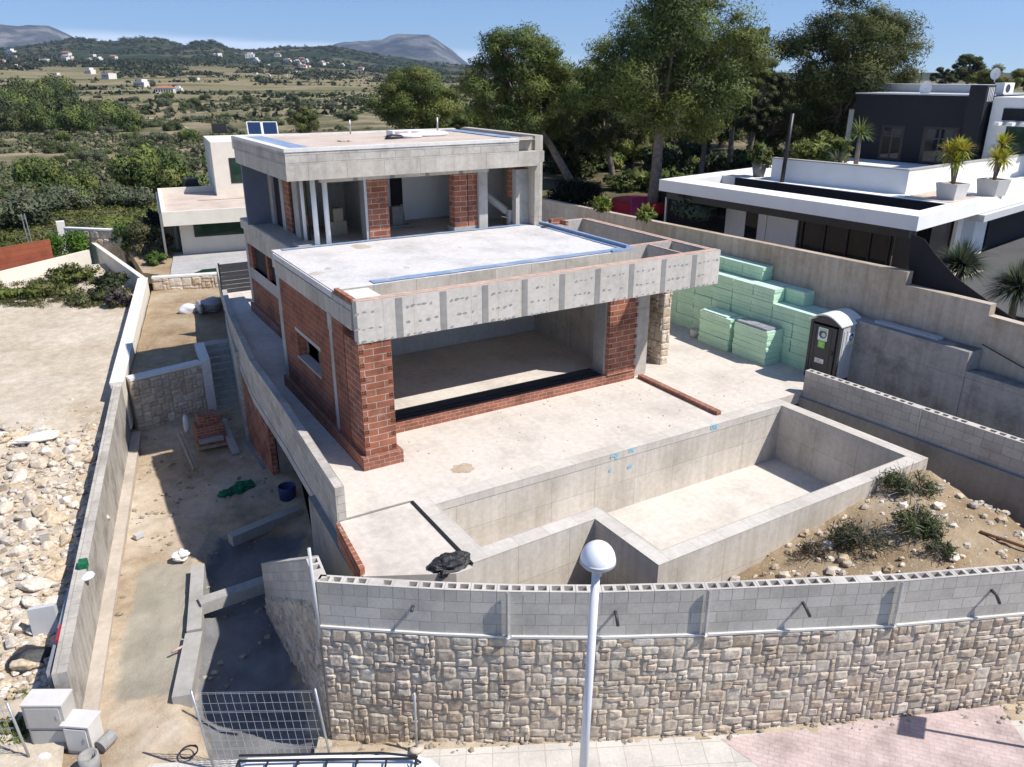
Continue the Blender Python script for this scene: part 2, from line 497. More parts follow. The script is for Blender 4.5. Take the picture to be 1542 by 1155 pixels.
def drive_mat():
    m = ground('cement_stained_earth', [(.32, (.27, .19, .12)), (.45, (.42, .325, .225)), (.58, (.54, .445, .335)), (.70, (.60, .52, .42))], .45, 3.5, 20, .6, .06, (8, (.58, .53, .46), .09))
    nt = m.node_tree; b = nt.nodes['Principled BSDF']; c = b.inputs['Base Color'].links[0].from_socket
    at_ = N(nt, 'ShaderNodeAttribute', attribute_name='Col'); sp = nt.nodes.new('ShaderNodeSeparateColor'); nt.links.new(at_.outputs['Color'], sp.inputs[0])
    uv = uvmap(nt, 1, 1, True)
    sl = ramp(nt, noi(nt, uv, .7, 6, .65), [(.35, (.29, .265, .21)), (.65, (.40, .365, .30))])
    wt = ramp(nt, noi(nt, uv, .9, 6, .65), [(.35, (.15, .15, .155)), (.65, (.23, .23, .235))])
    dk = noi(nt, uv, 2.2, 6, .7)
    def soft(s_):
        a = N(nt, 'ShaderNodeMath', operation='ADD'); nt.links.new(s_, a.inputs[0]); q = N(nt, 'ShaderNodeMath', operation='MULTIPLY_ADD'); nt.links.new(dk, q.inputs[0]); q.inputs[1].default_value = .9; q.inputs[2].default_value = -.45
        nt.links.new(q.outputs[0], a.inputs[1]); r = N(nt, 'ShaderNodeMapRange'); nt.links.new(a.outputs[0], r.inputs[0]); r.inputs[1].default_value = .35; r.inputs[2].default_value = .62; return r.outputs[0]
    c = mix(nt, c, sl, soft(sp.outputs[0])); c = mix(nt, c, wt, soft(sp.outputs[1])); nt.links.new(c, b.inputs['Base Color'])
    return m
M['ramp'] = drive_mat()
M['drive'] = ground('cement_stained_earth', [(.3, (.36, .28, .19)), (.45, (.48, .39, .28)), (.62, (.55, .47, .36))], .45, 3.5, 20, .5, .05)
M['slurry'] = ground('grey_cement_slurry', [(.35, (.30, .275, .22)), (.65, (.39, .36, .30))], .6, 3, 24, .25, .02)
M['wet'] = concrete('dark_slab_concrete', (.22, .22, .225), .3, 0)
M['gravelgrey'] = ground('grey_rubble_dust', [(.35, (.44, .41, .37)), (.65, (.56, .53, .49))], .7, 6, 30, .5, .03)
M['paver'] = bricks('pale_pavement_tile', (.56, .53, .48), (.61, .58, .53), (.44, .41, .37), .55, .55, .010, .16, .3, .2, 0)
M['pink'] = bricks('pink_stamped_paving', (.53, .42, .395), (.58, .475, .45), (.47, .365, .34), .22, .11, .008, .3, .3)
M['asphalt'] = ground('grey_asphalt', [(.35, (.06, .06, .06)), (.65, (.09, .09, .088))], 1, 10, 60, .3, .01)
M['wood'] = plain('grey_timber', (.40, .34, .27), .85, .2, 0, .3, 5, .3)
M['board'] = concrete('precast_plank', (.40, .385, .36), .15, .1)
M['bark'] = plain('pine_bark', (.24, .20, .17), .95, .1, 0, .45, 4, .8)
M['deadwood'] = plain('dry_grey_twigs', (.36, .33, .30), .95, .1, 0, .2, 4)
M['leaf'] = leafmat('foliage')
M['needle'] = leafmat('pine_needles', (1.22, 1.17, 1.12), .25)
M['plasticgrey'] = plain('dark_grey_plastic', (.055, .055, .06), .5, .4, 0, .1)
M['plasticwhite'] = plain('white_plastic', (.78, .78, .77), .45, .4, 0, .05)
M['plasticpale'] = plain('pale_grey_plastic', (.50, .51, .52), .5, .4, 0, .06)
M['lampglobe'] = plain('opal_white_globe', (.82, .83, .85), .25, .5, 0, .02)
M['lamppole'] = plain('white_painted_pole', (.70, .71, .73), .4, .5, 0, .05)
M['cabinet'] = plain('beige_grey_cabinet', (.46, .44, .41), .6, .35, 0, .1, 2)
M['cabinetpale'] = plain('pale_cabinet', (.62, .60, .57), .6, .35, 0, .08, 2)
M['carwhite'] = plain('white_car_paint', (.80, .81, .82), .25, .6, 0, .03)
M['tarp'] = plain('black_plastic_sheet', (.018, .018, .02), .35, .6, 0, .3, 6, .8)
M['net'] = plain('green_mesh_net', (.02, .17, .085), .85, .2, 0, .45, 12, 1)
M['bluepl'] = plain('blue_plastic', (.03, .05, .16), .5, .4)
M['wrap'] = plain('grey_shrink_wrap', (.34, .34, .37), .35, .5, 0, .35, 5, .7)
M['bag'] = plain('white_woven_bag', (.72, .73, .76), .8, .2, 0, .1, 4, .3)
M['purple'] = plain('magenta_trampoline_cloth', (.20, .025, .10), .7, .3)
M['red'] = plain('red_cloth', (.42, .02, .03), .7, .3)
M['shade'] = plain('black_fabric_and_opening_shade', (.028, .027, .030), .8, .2, 0, .15)  # shade fabric, also the black fill painted in for unlit openings
M['corten'] = bricks('rusty_red_cladding', (.30, .095, .05), (.27, .08, .045), (.20, .06, .04), 9, .3, .012, .2, .2)
M['deck'] = concrete('grey_deck_stone', (.46, .455, .45), .12, .1, (6, .3, .01))
M['rust'] = plain('rusty_steel', (.16, .07, .04), .8, .3, .3, .3, 8)
M['paintblue'] = plain('blue_spray_paint', (.30, .55, .68), .8, .2, 0, .25, 9)
M['stain'] = plain('mortar_dab_grey', (.30, .295, .285), .95, .1, 0, .2, 9)
M['track'] = plain('dark_grey_liner', (.055, .055, .062), .7, .3, 0, .2)
M['bluegrey'] = plain('plaster_blue_grey_shade', (.16, .18, .23), .85, .2, 0, .1)  # plaster toned blue grey, the wall's shade put into its colour
M['terracedark'] = concrete('terrace_stone_shade_dark', (.10, .10, .10), .2, 0)  # terrace stone coloured dark to stand for shade
M['strip'] = concrete('dark_joint_concrete', (.31, .30, .285), .15, .15)
M['yellowleaf'] = leafmat('yucca_leaf', (1, 1, 1), .3)
M['pot'] = plain('pale_square_planter', (.60, .58, .55), .7, .3, 0, .06)
M['potdark'] = plain('grey_round_planter', (.22, .21, .20), .7, .3, 0, .1)
M['stickergreen'] = plain('green_sticker', (.22, .55, .06), .5, .4, 0, .03)
M['stickerblue'] = plain('blue_print', (.05, .08, .30), .5, .4, 0, .05)
M['stickeryellow'] = plain('pale_yellow_print', (.62, .66, .30), .5, .4, 0, .05)
M['solar'] = plain('dark_blue_collector_glass', (.012, .025, .07), .12, .7, 0, .2)
M['yellowpale'] = plain('cardboard', (.42, .36, .27), .85, .2, 0, .12)
M['tile_red'] = plain('terracotta_roof', (.40, .17, .10), .85, .2, 0, .2, .5)
M['far_white'] = plain('far_white_wall', (.74, .70, .64), .85, .2, 0, .06, .2)
# ------------------------------------------------------------------ the villa shell
villa = empty('unfinished_villa', (6, 6, 0), 'two storey villa shell of bare concrete and red hollow brick, still without windows', 'house')
PL = .10                                            # wall line of the front block

def brick_ends(mb, x0, x1, y, z0, h, n, m):
    """hollow brick ends showing their cells on alternating courses"""
    for k in range(n):
        z = z0 + k * h + .02
        for side in ((0,) if k % 2 else (1,)):
            xa = x0 + .012 if side == 0 else x1 - .132
            for i in range(3):
                for j in range(2):
                    a = xa + i * .042; b = z + .012 + j * .066
                    mb.face([(a, y, b), (a + .028, y, b), (a + .028, y, b + .05), (a, y, b + .05)], m)  # flat dark quads paint the shade inside the cells

# front corner pillar of brick
b = MB(); b.box(PL + .02, .115, .36, 1.0, 1.15, 3.478)
brick_ends(b, PL + .02, 1.0, .112, .40, .184, 16, 1)
b.build('brick_pillar', [M['brick'], M['brickhole']], villa)
b = MB(); b.box(0, 0, 0, 1.13, .112, .36); b.box(1.0, .112, 0, 1.13, 1.2, .36); b.box(0, .112, 0, PL - .003, 7.38, .36); b.box(PL - .003, .112, 0, 1.0, 1.2, .357)
b.build('brick_plinth', M['brickdull'], villa)
# side wall with a window hole
W0, W1, S0, S1 = 3.35, 5.6, 1.55, 2.36
b = MB()
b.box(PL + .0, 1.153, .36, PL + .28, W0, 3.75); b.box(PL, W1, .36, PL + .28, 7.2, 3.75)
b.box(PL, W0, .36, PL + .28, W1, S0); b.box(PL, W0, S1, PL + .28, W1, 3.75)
b.build('side_wall', M['brickside_shade'], villa)
wf = MB()
wf.box(PL - .012, W0 - .1, S1, PL + .26, W1 + .1, S1 + .12)
o = wf.build('lintel', M['conc_plain'], villa)
wf = MB(); wf.box(PL - .03, W0, S0 - .05, PL + .3, W1, S0 + .005); wf.build('window_sill', M['conc_plain'], villa)
b = MB(); b.box(PL - .014, 2.05, .36, PL + .1, 2.27, 3.78); b.box(PL - .02, 2.0, 3.3, PL + .1, 2.32, 3.78); b.build('concrete_post', M['conc_plain'], villa)
b = MB(); b.box(PL - .016, 7.0, .36, PL + .2, 7.35, 3.78); b.build('concrete_post', M['conc_plain'], villa)
# side beam band and slab edge
b = MB(); b.box(PL - .01, .42, 3.75, PL + .3, 7.4, 4.24); b.box(PL + .012, .42, 4.24, PL + .28, 1.74, 4.40)
b.build('ring_beam', M['conc'], villa)
b = MB(); b.box(PL + .03, .42, 4.40, PL + .16, 1.7, 4.56); b.build('brick_upstand', M['brick'], villa)
b = MB(); b.box(PL + .19, .42, 4.38, PL + .95, 1.66, 4.47); b.build('mortar_shelf', M['mortarwhite'], villa)

# front beam with dark joint strips and rows of mortar dabs
BX0, BX1, BY, BZ0, BZ1 = .138, 12.30, .087, 3.478, 4.545
b = MB(); b.box(BX0, BY, BZ0, BX1, BY + .3, BZ1)
rr = random.Random(4)
edges = []
n_st = 9
for i in range(n_st):
    xa = BX0 + 1.02 + i * 1.245
    b.box(xa, BY - .006, BZ0 + .004, xa + .19, BY - .001, BZ1 - .02, 1)
    edges.append(xa)
xs = [BX0 - .15] + [e + .19 for e in edges]; xe = edges + [BX1 + .02]
for a, c in zip(xs, xe):
    for z in (BZ0 + .03, BZ0 + .37, BZ0 + .78):
        k = a + .14
        while k < c - .1:
            if rr.random() < .85:
                w, h = rr.uniform(.035, .085), rr.uniform(.022, .050)
                zz = z + rr.uniform(-.02, .02)
                pts = []
                for q in range(9):
                    t = 2 * math.pi * q / 9; r_ = rr.uniform(.65, 1.1)
                    pts.append((k + w * r_ * math.cos(t) + .3 * h * math.sin(t), BY - .003, zz + h * r_ * math.sin(t)))
                b.face(pts, 2)
            k += rr.uniform(.13, .26)
b.build('front_beam', [M['conc_beam'], M['strip'], M['stain']], villa, bevel=.008)
b = MB(); b.box(BX0, BY + .015, BZ1 + .002, BX1, BY + .12, BZ1 + .026); b.box(BX0, BY + .18, BZ1 + .002, BX1, BY + .285, BZ1 + .022)
b.build('terracotta_capping', M['ceramic'], villa)
b = MB(); b.box(1.02, .25, 3.40, 1.75, .40, 3.475); b.build('timber_wedge', M['wood'], villa)

# front roof slab and its upstand
b = MB(); b.box(PL + .02, 1.745, 3.95, 10.05, 7.75, 4.49, 0)
b.build('roof_slab', [M['conc']], villa)
def rz(x, y): return 4.494 + .006 * fbm(x, y, .8, 3, 2)
b = MB(); grid(b, PL + .02, 10.04, 40, 1.75, 7.72, 26, rz); b.build('roof_screed', M['roofwhite'], villa, True)
# blue membrane strips with ragged edges
def strip(mb, a, c, w0, w1, z, seed, n=60):
    rr = random.Random(seed); a = Vector(a); c = Vector(c); d = (c - a).normalized(); nn = Vector((-d.y, d.x)); L = (c - a).length
    pr = None
    for i in range(n + 1):
        s = L * i / n
        lo = w0 + rr.uniform(-.02, .02); hi = w1 + .05 * noise.noise(Vector((s * 2.2, seed, 0))) + rr.uniform(-.012, .012)
        p, q = a + d * s + nn * lo, a + d * s + nn * hi
        if pr: mb.face([(pr[0].x, pr[0].y, z), (p.x, p.y, z), (q.x, q.y, z), (pr[1].x, pr[1].y, z)])
        pr = (p, q)
b = MB()
strip(b, (1.3, 1.85), (10.02, 1.85), 0, .36, 4.515, 1)
strip(b, (PL + .3, 7.4), (9.7, 7.4), 0, .25, 4.515, 2)
strip(b, (10.02, 2.0), (10.02, 7.5), 0, .16, 4.517, 3)
b.box(10.02, 2.0, 4.49, 10.14, 7.5, 4.62); b.box(9.3, 1.76, 4.497, 10.14, 1.88, 4.56)
b.build('membrane', M['membrane'], villa)
b = MB(); b.box(PL - .03, 1.75, 4.30, PL + .017, 7.4, 4.47); b.build('edge_membrane', M['roofwhite'], villa)
# planters / pits right of the roof
b = MB()
b.box(11.98, .39, 3.5, 12.28, 7.2, 4.53)              # outer wall
b.box(10.9, .39, 3.6, 11.1, 2.03, 4.528)
b.box(10.15, 2.03, 3.6, 11.98, 2.25, 4.53)
b.box(10.15, 7.2, 3.6, 12.28, 7.42, 4.53)
b.box(11.1, .39, 3.5, 11.98, 1.74, 3.62); b.box(10.06, 1.745, 3.5, 11.98, 7.2, 3.62)
b.build('roof_planter', M['conc_plain'], villa)
b = MB(); b.box(12.0, .40, 4.534, 12.1, 7.2, 4.565); b.box(12.16, .40, 4.534, 12.26, 7.2, 4.56); b.box(10.92, .40, 4.532, 10.99, 2.0, 4.56); b.box(10.2, 2.05, 4.534, 11.97, 2.12, 4.56); b.box(10.2, 2.17, 4.534, 11.97, 2.23, 4.555)
b.build('terracotta_capping', M['ceramic'], villa)
b = MB(); b.box(10.3, 6.85, 4.5, 10.9, 7.0, 4.72); b.box(10.75, 6.5, 4.5, 10.86, 6.85, 4.66); b.build('loose_bricks', M['brick'], villa)

# ground floor room
b = MB(); b.box(.38, 1.95, .01, 10.4, 7.4, .29); b.build('room_floor', M['floor'], villa)
b = MB(); b.box(.38, 7.4, .30, 12.0, 7.7, 3.94); b.build('back_wall', M['plaster'], villa)
b = MB(); b.box(10.0, 2.65, 0.0, 10.4, 7.4, 3.945); b.box(10.0, 2.06, 3.5, 10.4, 2.645, 3.945); b.build('room_wall', M['conc'], villa)
b = MB(); b.box(1.13, 1.79, 0, 10.5, 1.945, .32); b.build('brick_sill', M['brickdull'], villa)
b = MB(); b.box(1.0, 2.0, .292, 9.28, 2.75, .305); b.box(1.0, 2.05, .305, 9.28, 2.09, .33, 1); b.box(1.0, 2.25, .305, 9.28, 2.29, .33, 1); b.build('door_track', [M['track'], M['darkmetal']], villa)
b = MB(); b.box(9.30, 1.75, .32, 10.42, 2.6, 3.49)
brick_ends(b, 9.30, 10.5, 1.747, .36, .184, 16, 1)
b.build('brick_pillar', [M['brick'], M['brickhole']], villa)
b = MB(); b.box(9.22, 1.9, .32, 9.297, 2.5, 3.49); b.build('steel_jamb', M['galv'], villa)
b = MB(); b.box(10.45, 1.95, 0, 11.12, 2.6, 3.49); b.build('concrete_column', M['conc'], villa, bevel=.01)
# lit patch blocker is the real ceiling
b = MB(); b.box(1.0, 1.75, 3.62, 10.4, 2.05, 3.94); b.build('lintel_beam', M['conc'], villa)

# stone clad stair wall and outdoor steps
b = MB(); b.box(12.15, 2.4, 0, 12.5, 6.4, 3.49); b.build('stair_wall', M['mortar'], villa)
sw = villa.children[-1]
s = MB()
stones(s, Path([(12.15, 6.4), (12.15, 2.4)]), 0, 3.48, .13, .045, 11, right=False if False else True)
stones(s, Path([(12.15, 2.4), (12.5, 2.4)]), 0, 3.48, .12, .045, 12)
stones(s, Path([(12.5, 2.4), (12.5, 6.4)]), 0, 3.48, .13, .045, 13)
s.build('stone_cladding', M['stone'], sw)
b = MB()
for k in range(8): b.box(11.15, 2.95 + k * .30, 0, 12.14, 2.95 + 8 * .3, .17 * (k + 1)) if k == 0 else b.box(11.15, 2.95 + k * .30, .17 * k, 12.14, 2.95 + 8 * .3, .17 * (k + 1))
b.build('outdoor_steps', M['conc_plain'], villa)
b = MB(); b.box(11.12, 5.4, .0, 12.14, 5.65, 3.49); b.build('stair_back_wall', M['conc'], villa)

# back block, ground floor
BX, BE, BZ = .95, 15.0, .60
b = MB()
W = [(10.75, 11.75), (12.05, 14.1)]
yz0, yz1 = 2.53, 3.48
b.box(BX, 7.4, 0, BX + .3, BE, yz0); b.box(BX, 7.4, yz0, BX + .3, 10.75, yz1); b.box(BX, 11.75, yz0, BX + .3, 12.05, yz1); b.box(BX, 14.1, yz0, BX + .3, BE, yz1)
b.build('side_wall', M['brickside_shade'], villa)
b = MB(); b.box(BX - .02, 8.6, yz0 - .45, BX + .31, 14.6, yz0); b.build('sill_beam', M['conc_plain'], villa)
for (a, c) in W:
    b = MB(); b.box(BX + .12, a, yz0, BX + .16, c, yz1); b.build('window_opening', M['shade'], villa)  # black panel painted in for the unlit room behind
b = MB(); b.box(BX - .01, 7.4, yz1, BX + .32, BE, 4.04); b.build('ring_beam', M['conc'], villa)
b = MB(); b.box(BX - .1, 7.4, BZ, BX, BE, BZ + .36); b.build('brick_plinth', M['brickdull'], villa)
b = MB(); b.box(BX - .015, BE - .3, BZ, BX + .3, BE + .03, 4.04); b.build('concrete_post', M['conc_plain'], villa)
b = MB(); b.box(BX + .3, BE - .2, 0, 10, BE + .02, 4.04); b.box(10.2, 7.71, 0, 10.4, BE, 4.04); b.build('rear_wall', M['conc'], villa)
b = MB(); b.box(.84, 7.76, 4.041, 10.2, BE + .03, 4.40); b.build('upper_floor_slab', M['conc'], villa)
b = MB(); b.box(.86, 8.2, 4.404, 1.7, BE, 4.43); b.build('balcony_screed', M['conc_plain'], villa)
b = MB(); b.box(1.05, 7.78, 4.403, 1.75, 8.5, 4.52); b.build('balcony_edge', M['conc_plain'], villa)

# upper storey
UX0, UX1, UY0, UY1, UZ0, UZ1 = .565, 8.80, 6.67, 13.3, 6.72, 7.67
FY = 7.62
# fascia: concrete band below, block courses above
b = MB()
b.box(UX0, UY0, UZ0, UX1 + .85, UY0 + .22, 7.20); b.box(UX0, UY0 + .22, UZ0, UX0 + .22, UY1, 7.20); b.box(UX0 + .22, UY0 + .22, UZ0 + .1, 10.0, UY1, 7.2)
b.build('upper_roof_slab', M['conc'], villa)
b = MB(); b.box(UX0 + .01, UY0 + .012, 7.20, UX1, UY0 + .26, UZ1 - .1); b.box(UX0 + .01, UY0 + .26, 7.2, UX0 + .25, UY1, UZ1 - .1)
b.build('block_parapet', M['blockwarm'], villa)
b = MB(); b.box(UX0 - .01, UY0 - .01, UZ1 - .1, UX1, UY0 + .28, UZ1); b.box(UX0 - .01, UY0 + .28, UZ1 - .1, UX0 + .27, UY1, UZ1); b.box(UX0, UY1, 7.2, 9.7, UY1 + .25, UZ1 - .02)
b.build('parapet_capping', M['mortarwhite'], villa, bevel=.01)
b = MB(); grid(b, UX0 + .27, 9.75, 20, UY0 + .28, UY1, 16, lambda x, y: 7.60 + .012 * fbm(x, y, 1, 3)); b.build('roof_gravel', M['roofpink'], villa)
for args in (((UX0 + .3, 7.1), (UX0 + .3, 13.2), -.75, -.1, 7.625, 5), ((UX0 + .4, UY0 + .3), (8.7, UY0 + .3), .02, .14, 7.62, 6), ((9.7, 8), (9.7, 13.2), .1, .7, 7.625, 8)):
    b = MB(); strip(b, *args); b.build('membrane', M['membrane'], villa)
# dabs and strips under the band over the openings
b = MB(); b.box(1.9, FY - .02, 6.50, 8.1, FY + .2, 6.82)
rr = random.Random(8)
for i in range(4):
    xa = 3.0 + i * 1.3
    b.box(xa, FY - .026, 6.50, xa + .16, FY - .021, 6.82, 1)
b.build('lintel_beam', [M['conc_beam'], M['strip']], villa)
# right fin wall
b = MB(); b.box(9.80, 7.2, 4.5, 10.13, 12.9, 7.71); b.box(8.83, 7.3, 7.201, 9.797, 7.5, 7.66); b.build('fin_wall', M['conc'], villa, bevel=.01)
b = MB(); b.box(9.25, 7.62, 4.5, 9.795, 7.9, 6.5); b.build('concrete_column', M['conc_plain'], villa)
b = MB(); b.box(9.2, 7.95, 5.5, 9.79, 8.2, 6.7); b.build('brick_panel', M['brick'], villa)
b = MB(); b.box(3.5, 7.70, 4.41, 4.24, 8.3, 6.7); b.build('brick_pillar', M['brick'], villa)
b = MB(); b.box(3.40, 7.74, 4.41, 3.497, 8.2, 6.7); b.build('steel_jamb', M['galv'], villa)
b = MB(); b.box(6.78, 7.75, 4.62, 7.28, 8.2, 6.7); b.box(7.32, 7.75, 4.62, 7.68, 8.2, 6.7); b.build('brick_wall', M['brick'], villa)
b = MB(); b.box(6.74, 7.74, 4.41, 7.68, 8.3, 4.615); b.build('wall_footing', M['conc_plain'], villa)
b = MB(); b.box(7.70, 7.62, 4.41, 8.05, 8.05, 6.72); b.build('concrete_column', M['conc_plain'], villa, bevel=.01)
for x in (1.66, 2.05):
    b = MB(); b.tube([(x, 7.72, 4.42), (x, 7.72, 6.72)], .085, 12); b.build('steel_column', M['plasticwhite'], villa, True)
b = MB(); b.tube([(1.55, 8.6, 4.42), (1.55, 8.6, 6.72)], .06, 12); b.build('steel_column', M['plasticwhite'], villa, True)
# inner walls and side glazing zone
b = MB(); b.box(4.3, 11.2, 4.41, 9.6, 11.4, 6.72); b.build('inner_wall', M['white'], villa)
b = MB(); b.box(.72, 13.1, 4.435, 1.595, 13.25, 6.715); b.build('balcony_end_wall', M['bluegrey'], villa)
b = MB(); b.box(1.8, 11.6, 4.41, 4.3, 11.8, 6.72); b.box(4.05, 8.3, 4.41, 4.2, 11.6, 6.72)
b.build('inner_wall', M['plaster'], villa)
b = MB(); b.box(5.75, 11.18, 4.42, 6.25, 11.2, 6.5); b.build('doorway', M['shade'], villa)  # black sheet on the wall in place of a dark room
b = MB(); b.box(8.0, 9.6, 4.41, 9.79, 9.8, 6.72); b.build('stairwell_wall', M['plaster'], villa)
b = MB(); b.face([(8.35, 9.0, 5.6), (9.25, 8.2, 4.75), (9.25, 8.2, 5.05), (8.35, 9.0, 5.9)]); b.box(9.15, 7.95, 4.45, 9.75, 8.15, 5.0)
b.tube([(8.1, 9.1, 6.0), (8.35, 9.0, 5.75), (9.2, 8.2, 4.9)], .12, 6); b.build('stair_parapet', M['plaster'], villa)
for (a, c) in ((9.4, 10.0), (11.2, 11.6), (12.7, 13.1)):
    b = MB(); b.box(1.62, a, 4.43, 1.85, c, 6.72); b.build('side_pier', M['conc_plain'], villa)
b = MB(); b.box(1.66, 10.55, 4.43, 1.84, 11.2, 6.72); b.build('brick_pier', M['brick'], villa)
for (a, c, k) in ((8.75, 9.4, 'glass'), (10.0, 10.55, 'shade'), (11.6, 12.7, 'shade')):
    b = MB(); b.box(1.72, a, 4.45, 1.76, c, 6.7); b.build('side_opening', M[k], villa)  # black panels stand for the dark inside, one pane is glass
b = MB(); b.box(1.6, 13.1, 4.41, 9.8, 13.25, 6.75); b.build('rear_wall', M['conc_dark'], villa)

# pipes standing on the upper roof
b = MB(); b.tube([(4.95, 12.95, 7.6), (4.95, 12.95, 8.12)], .03, 8); b.tube([(7.95, 11.4, 7.6), (7.95, 11.4, 8.2)], .035, 8); b.build('vent_pipe', M['galv'], villa, True)

# things lying on the upper roof
def lying(name, label, cat, mb, m, sm=True, group=None):
    o = mb.build(name, m, None, sm); return tag(o, label, cat, group)
p = onz(570, 199, 7.75)
b = MB(); b.blob((5.4, 9.7, 7.66), (.35, .2, .1), 3, .5); lying('black_bag', 'crumpled black bag on the gravel of the upper roof', 'bag', b, M['tarp'])
b = MB(); b.blob((6.0, 9.9, 7.66), (.6, .3, .12), 5, .4); b.blob((7.0, 10.2, 7.66), (.7, .22, .13), 6, .5); lying('white_sheeting', 'rumpled pale sheeting spread along the upper roof behind the black bag', 'sheeting', b, M['bag'])
b = MB(); b.box(5.6, 10.3, 7.61, 6.9, 10.9, 7.83); b.box(5.7, 10.29, 7.64, 6.2, 10.297, 7.8, 1); b.box(6.35, 10.29, 7.64, 6.85, 10.297, 7.8, 1); lying('wrapped_pallet', 'low pallet wrapped in white film with red sides on the upper roof', 'pallet', b, [M['bag'], M['ceramic']], False)
b = MB()
for k in range(7): b.blob((3.3 + rnd.uniform(0, .5), 9.6 + rnd.uniform(-.2, .2), 7.62), (.08, .06, .05), k, .3)
lying('rubble_heap', 'small heap of broken mortar near the left end of the upper roof', 'rubble', b, M['mortar'])
# stuff in the upper rooms
b = MB(); b.box(2.7, 9.4, 4.41, 3.3, 9.9, 4.9); lying('lower_carton', 'pale carton on the upper floor beneath a second carton', 'box', b, M['yellowpale'], False)
b = MB(); b.box(2.85, 9.45, 4.902, 3.2, 9.85, 5.35); lying('upper_carton', 'smaller pale carton stacked on top of another carton upstairs', 'box', b, M['yellowpale'], False)
b = MB(); b.box(5.3, 10.0, 4.43, 5.7, 10.3, 5.15); b.box(4.9, 9.85, 4.41, 6.0, 10.35, 4.47); b.tube([(5.8, 10.1, 4.47), (5.75, 10.15, 5.2)], .05, 6); lying('mixing_station', 'trestle with a mortar sack on a low board in the middle upper room', 'trestle', b, M['conc_dark'], False)
b = MB(); b.box(1.0, 13.4, 4.43, 1.5, 14.0, 4.85); lying('storage_tub', 'pale tub on the side balcony behind the piers', 'tub', b, M['plasticpale'], False)
b = MB(); b.blob((10.0, 0, 0), .01, 1)
b = MB(); b.tube([(9.9, 6.6, 4.5), (9.9, 6.6, 4.53)], .16, 14); lying('roof_drain', 'small dark round drain cover on the white roof terrace', 'drain', b, M['plasticgrey'])
# ------------------------------------------------------------------ terrace and pool
TL = [(-1.45, -2.05), (-1.12, 3.4), (-.93, 8.0), (-.3, 13.8), (.3, 17.7), (1.2, 23.5)]   # left edge line of the terrace
b = MB()
b.prism([(-1.3, -2.05), (.42, -2.05), (13.3, -2.05), (14.45, -2.03), (17.2, -2.1), (17.2, 24), (1.4, 24), (.45, 17.7), (-.15, 13.8), (-.78, 8), (-.97, 3.4)], -.38, 0)
b.prism([(-.70, 8.6), (.95, 8.6), (.95, 9.599), (-.60, 9.599)], .001, lambda x, y: .004 + .6 * min(1, (y - 8.6) / 1.0))
b.prism([(-.62, 9.6), (.95, 9.6), (.95, 15.2), (1.2, 18.2), (.4, 18.2), (-.15, 13.8)], .002, .609)
o = b.build('terrace', M['floor']); o['kind'] = 'structure'
b = MB(); b.prism([(-1.72, -4.4), (.0, -5.3), (.40, -5.3), (.40, -2.06), (-1.47, -2.06)], -.40, -.03); b.prism([(-1.47, -2.06), (.40, -2.06), (.40, -2.02), (-1.47, -2.02)], -.02, .006, 1)
o = b.build('lower_terrace', [M['floor'], M['conc_dark']]); o['kind'] = 'structure'
# terrace stains
def stain(x, y, rx, ry, seed, name, m):
    b = MB(); rr = random.Random(seed); pts = []
    for k in range(22):
        t = 2 * math.pi * k / 22; q = rr.uniform(.75, 1.1)
        pts.append((x + rx * q * math.cos(t), y + ry * q * math.sin(t), .004))
    b.face(pts); return b
p = onz(697, 705, 0)
b = stain(p.x, p.y, .34, .30, 3, '', None); tag(b.build('sand_patch', ground('dry_sand', [(.3, (.42, .33, .24)), (.7, (.55, .45, .35))], 2, 12, 40, .3)), 'round patch of spilled sand on the terrace before the wide opening', 'sand', None, 'stuff')
b = MB(); rr = random.Random(90)
for k in range(150):
    x, y = rr.uniform(.6, 14), rr.uniform(-1.9, 1.6)
    if fbm(x, y, .6, 3, 40) < 0: continue
    r_ = rr.uniform(.008, .028); kk = rr.uniform(.35, .9); b.blob((x, y, .004), (r_ * 1.3, r_, r_ * .6), k, .5, 0, 6, 4, tuple(kk * c for c in (.5, .44, .38)))
o = b.build('terrace_crumbs', M['rock']); o['kind'] = 'stuff'; tag(o, 'crumbs of mortar scattered on the terrace', 'debris')
# low brick kerb across the terrace
b = MB(); b.box(10.62, -2.04, 0, 10.80, 1.75, .13); tag(b.build('brick_kerb', M['brickdull']), 'low red brick kerb running from the brick pillar to the pool wall', 'kerb')

PW = .36
pool = empty('swimming_pool', (7, -4, 0), 'empty L shaped swimming pool of raw concrete with blue spray marks', 'pool')
out = [(.42, -2.06), (13.28, -2.1), (13.46, -7.15), (3.80, -7.3), (3.77, -5.07), (.44, -5.2)]
inn = [(.86, -2.52), (12.93, -2.52), (13.05, -6.78), (4.2, -6.9), (4.16, -4.66), (.88, -4.75)]
b = MB(); n = 6
for i in range(n):
    j = (i + 1) % n
    a, c, d, e = out[i], out[j], inn[j], inn[i]
    z0o = -3.4
    zt = .02
    b.face([(*a, z0o), (*a, zt), (*c, zt), (*c, z0o)]); b.face([(*e, -1.83), (*d, -1.83), (*d, zt), (*e, zt)])
    b.face([(*a, zt), (*e, zt), (*d, zt), (*c, zt)], 1)
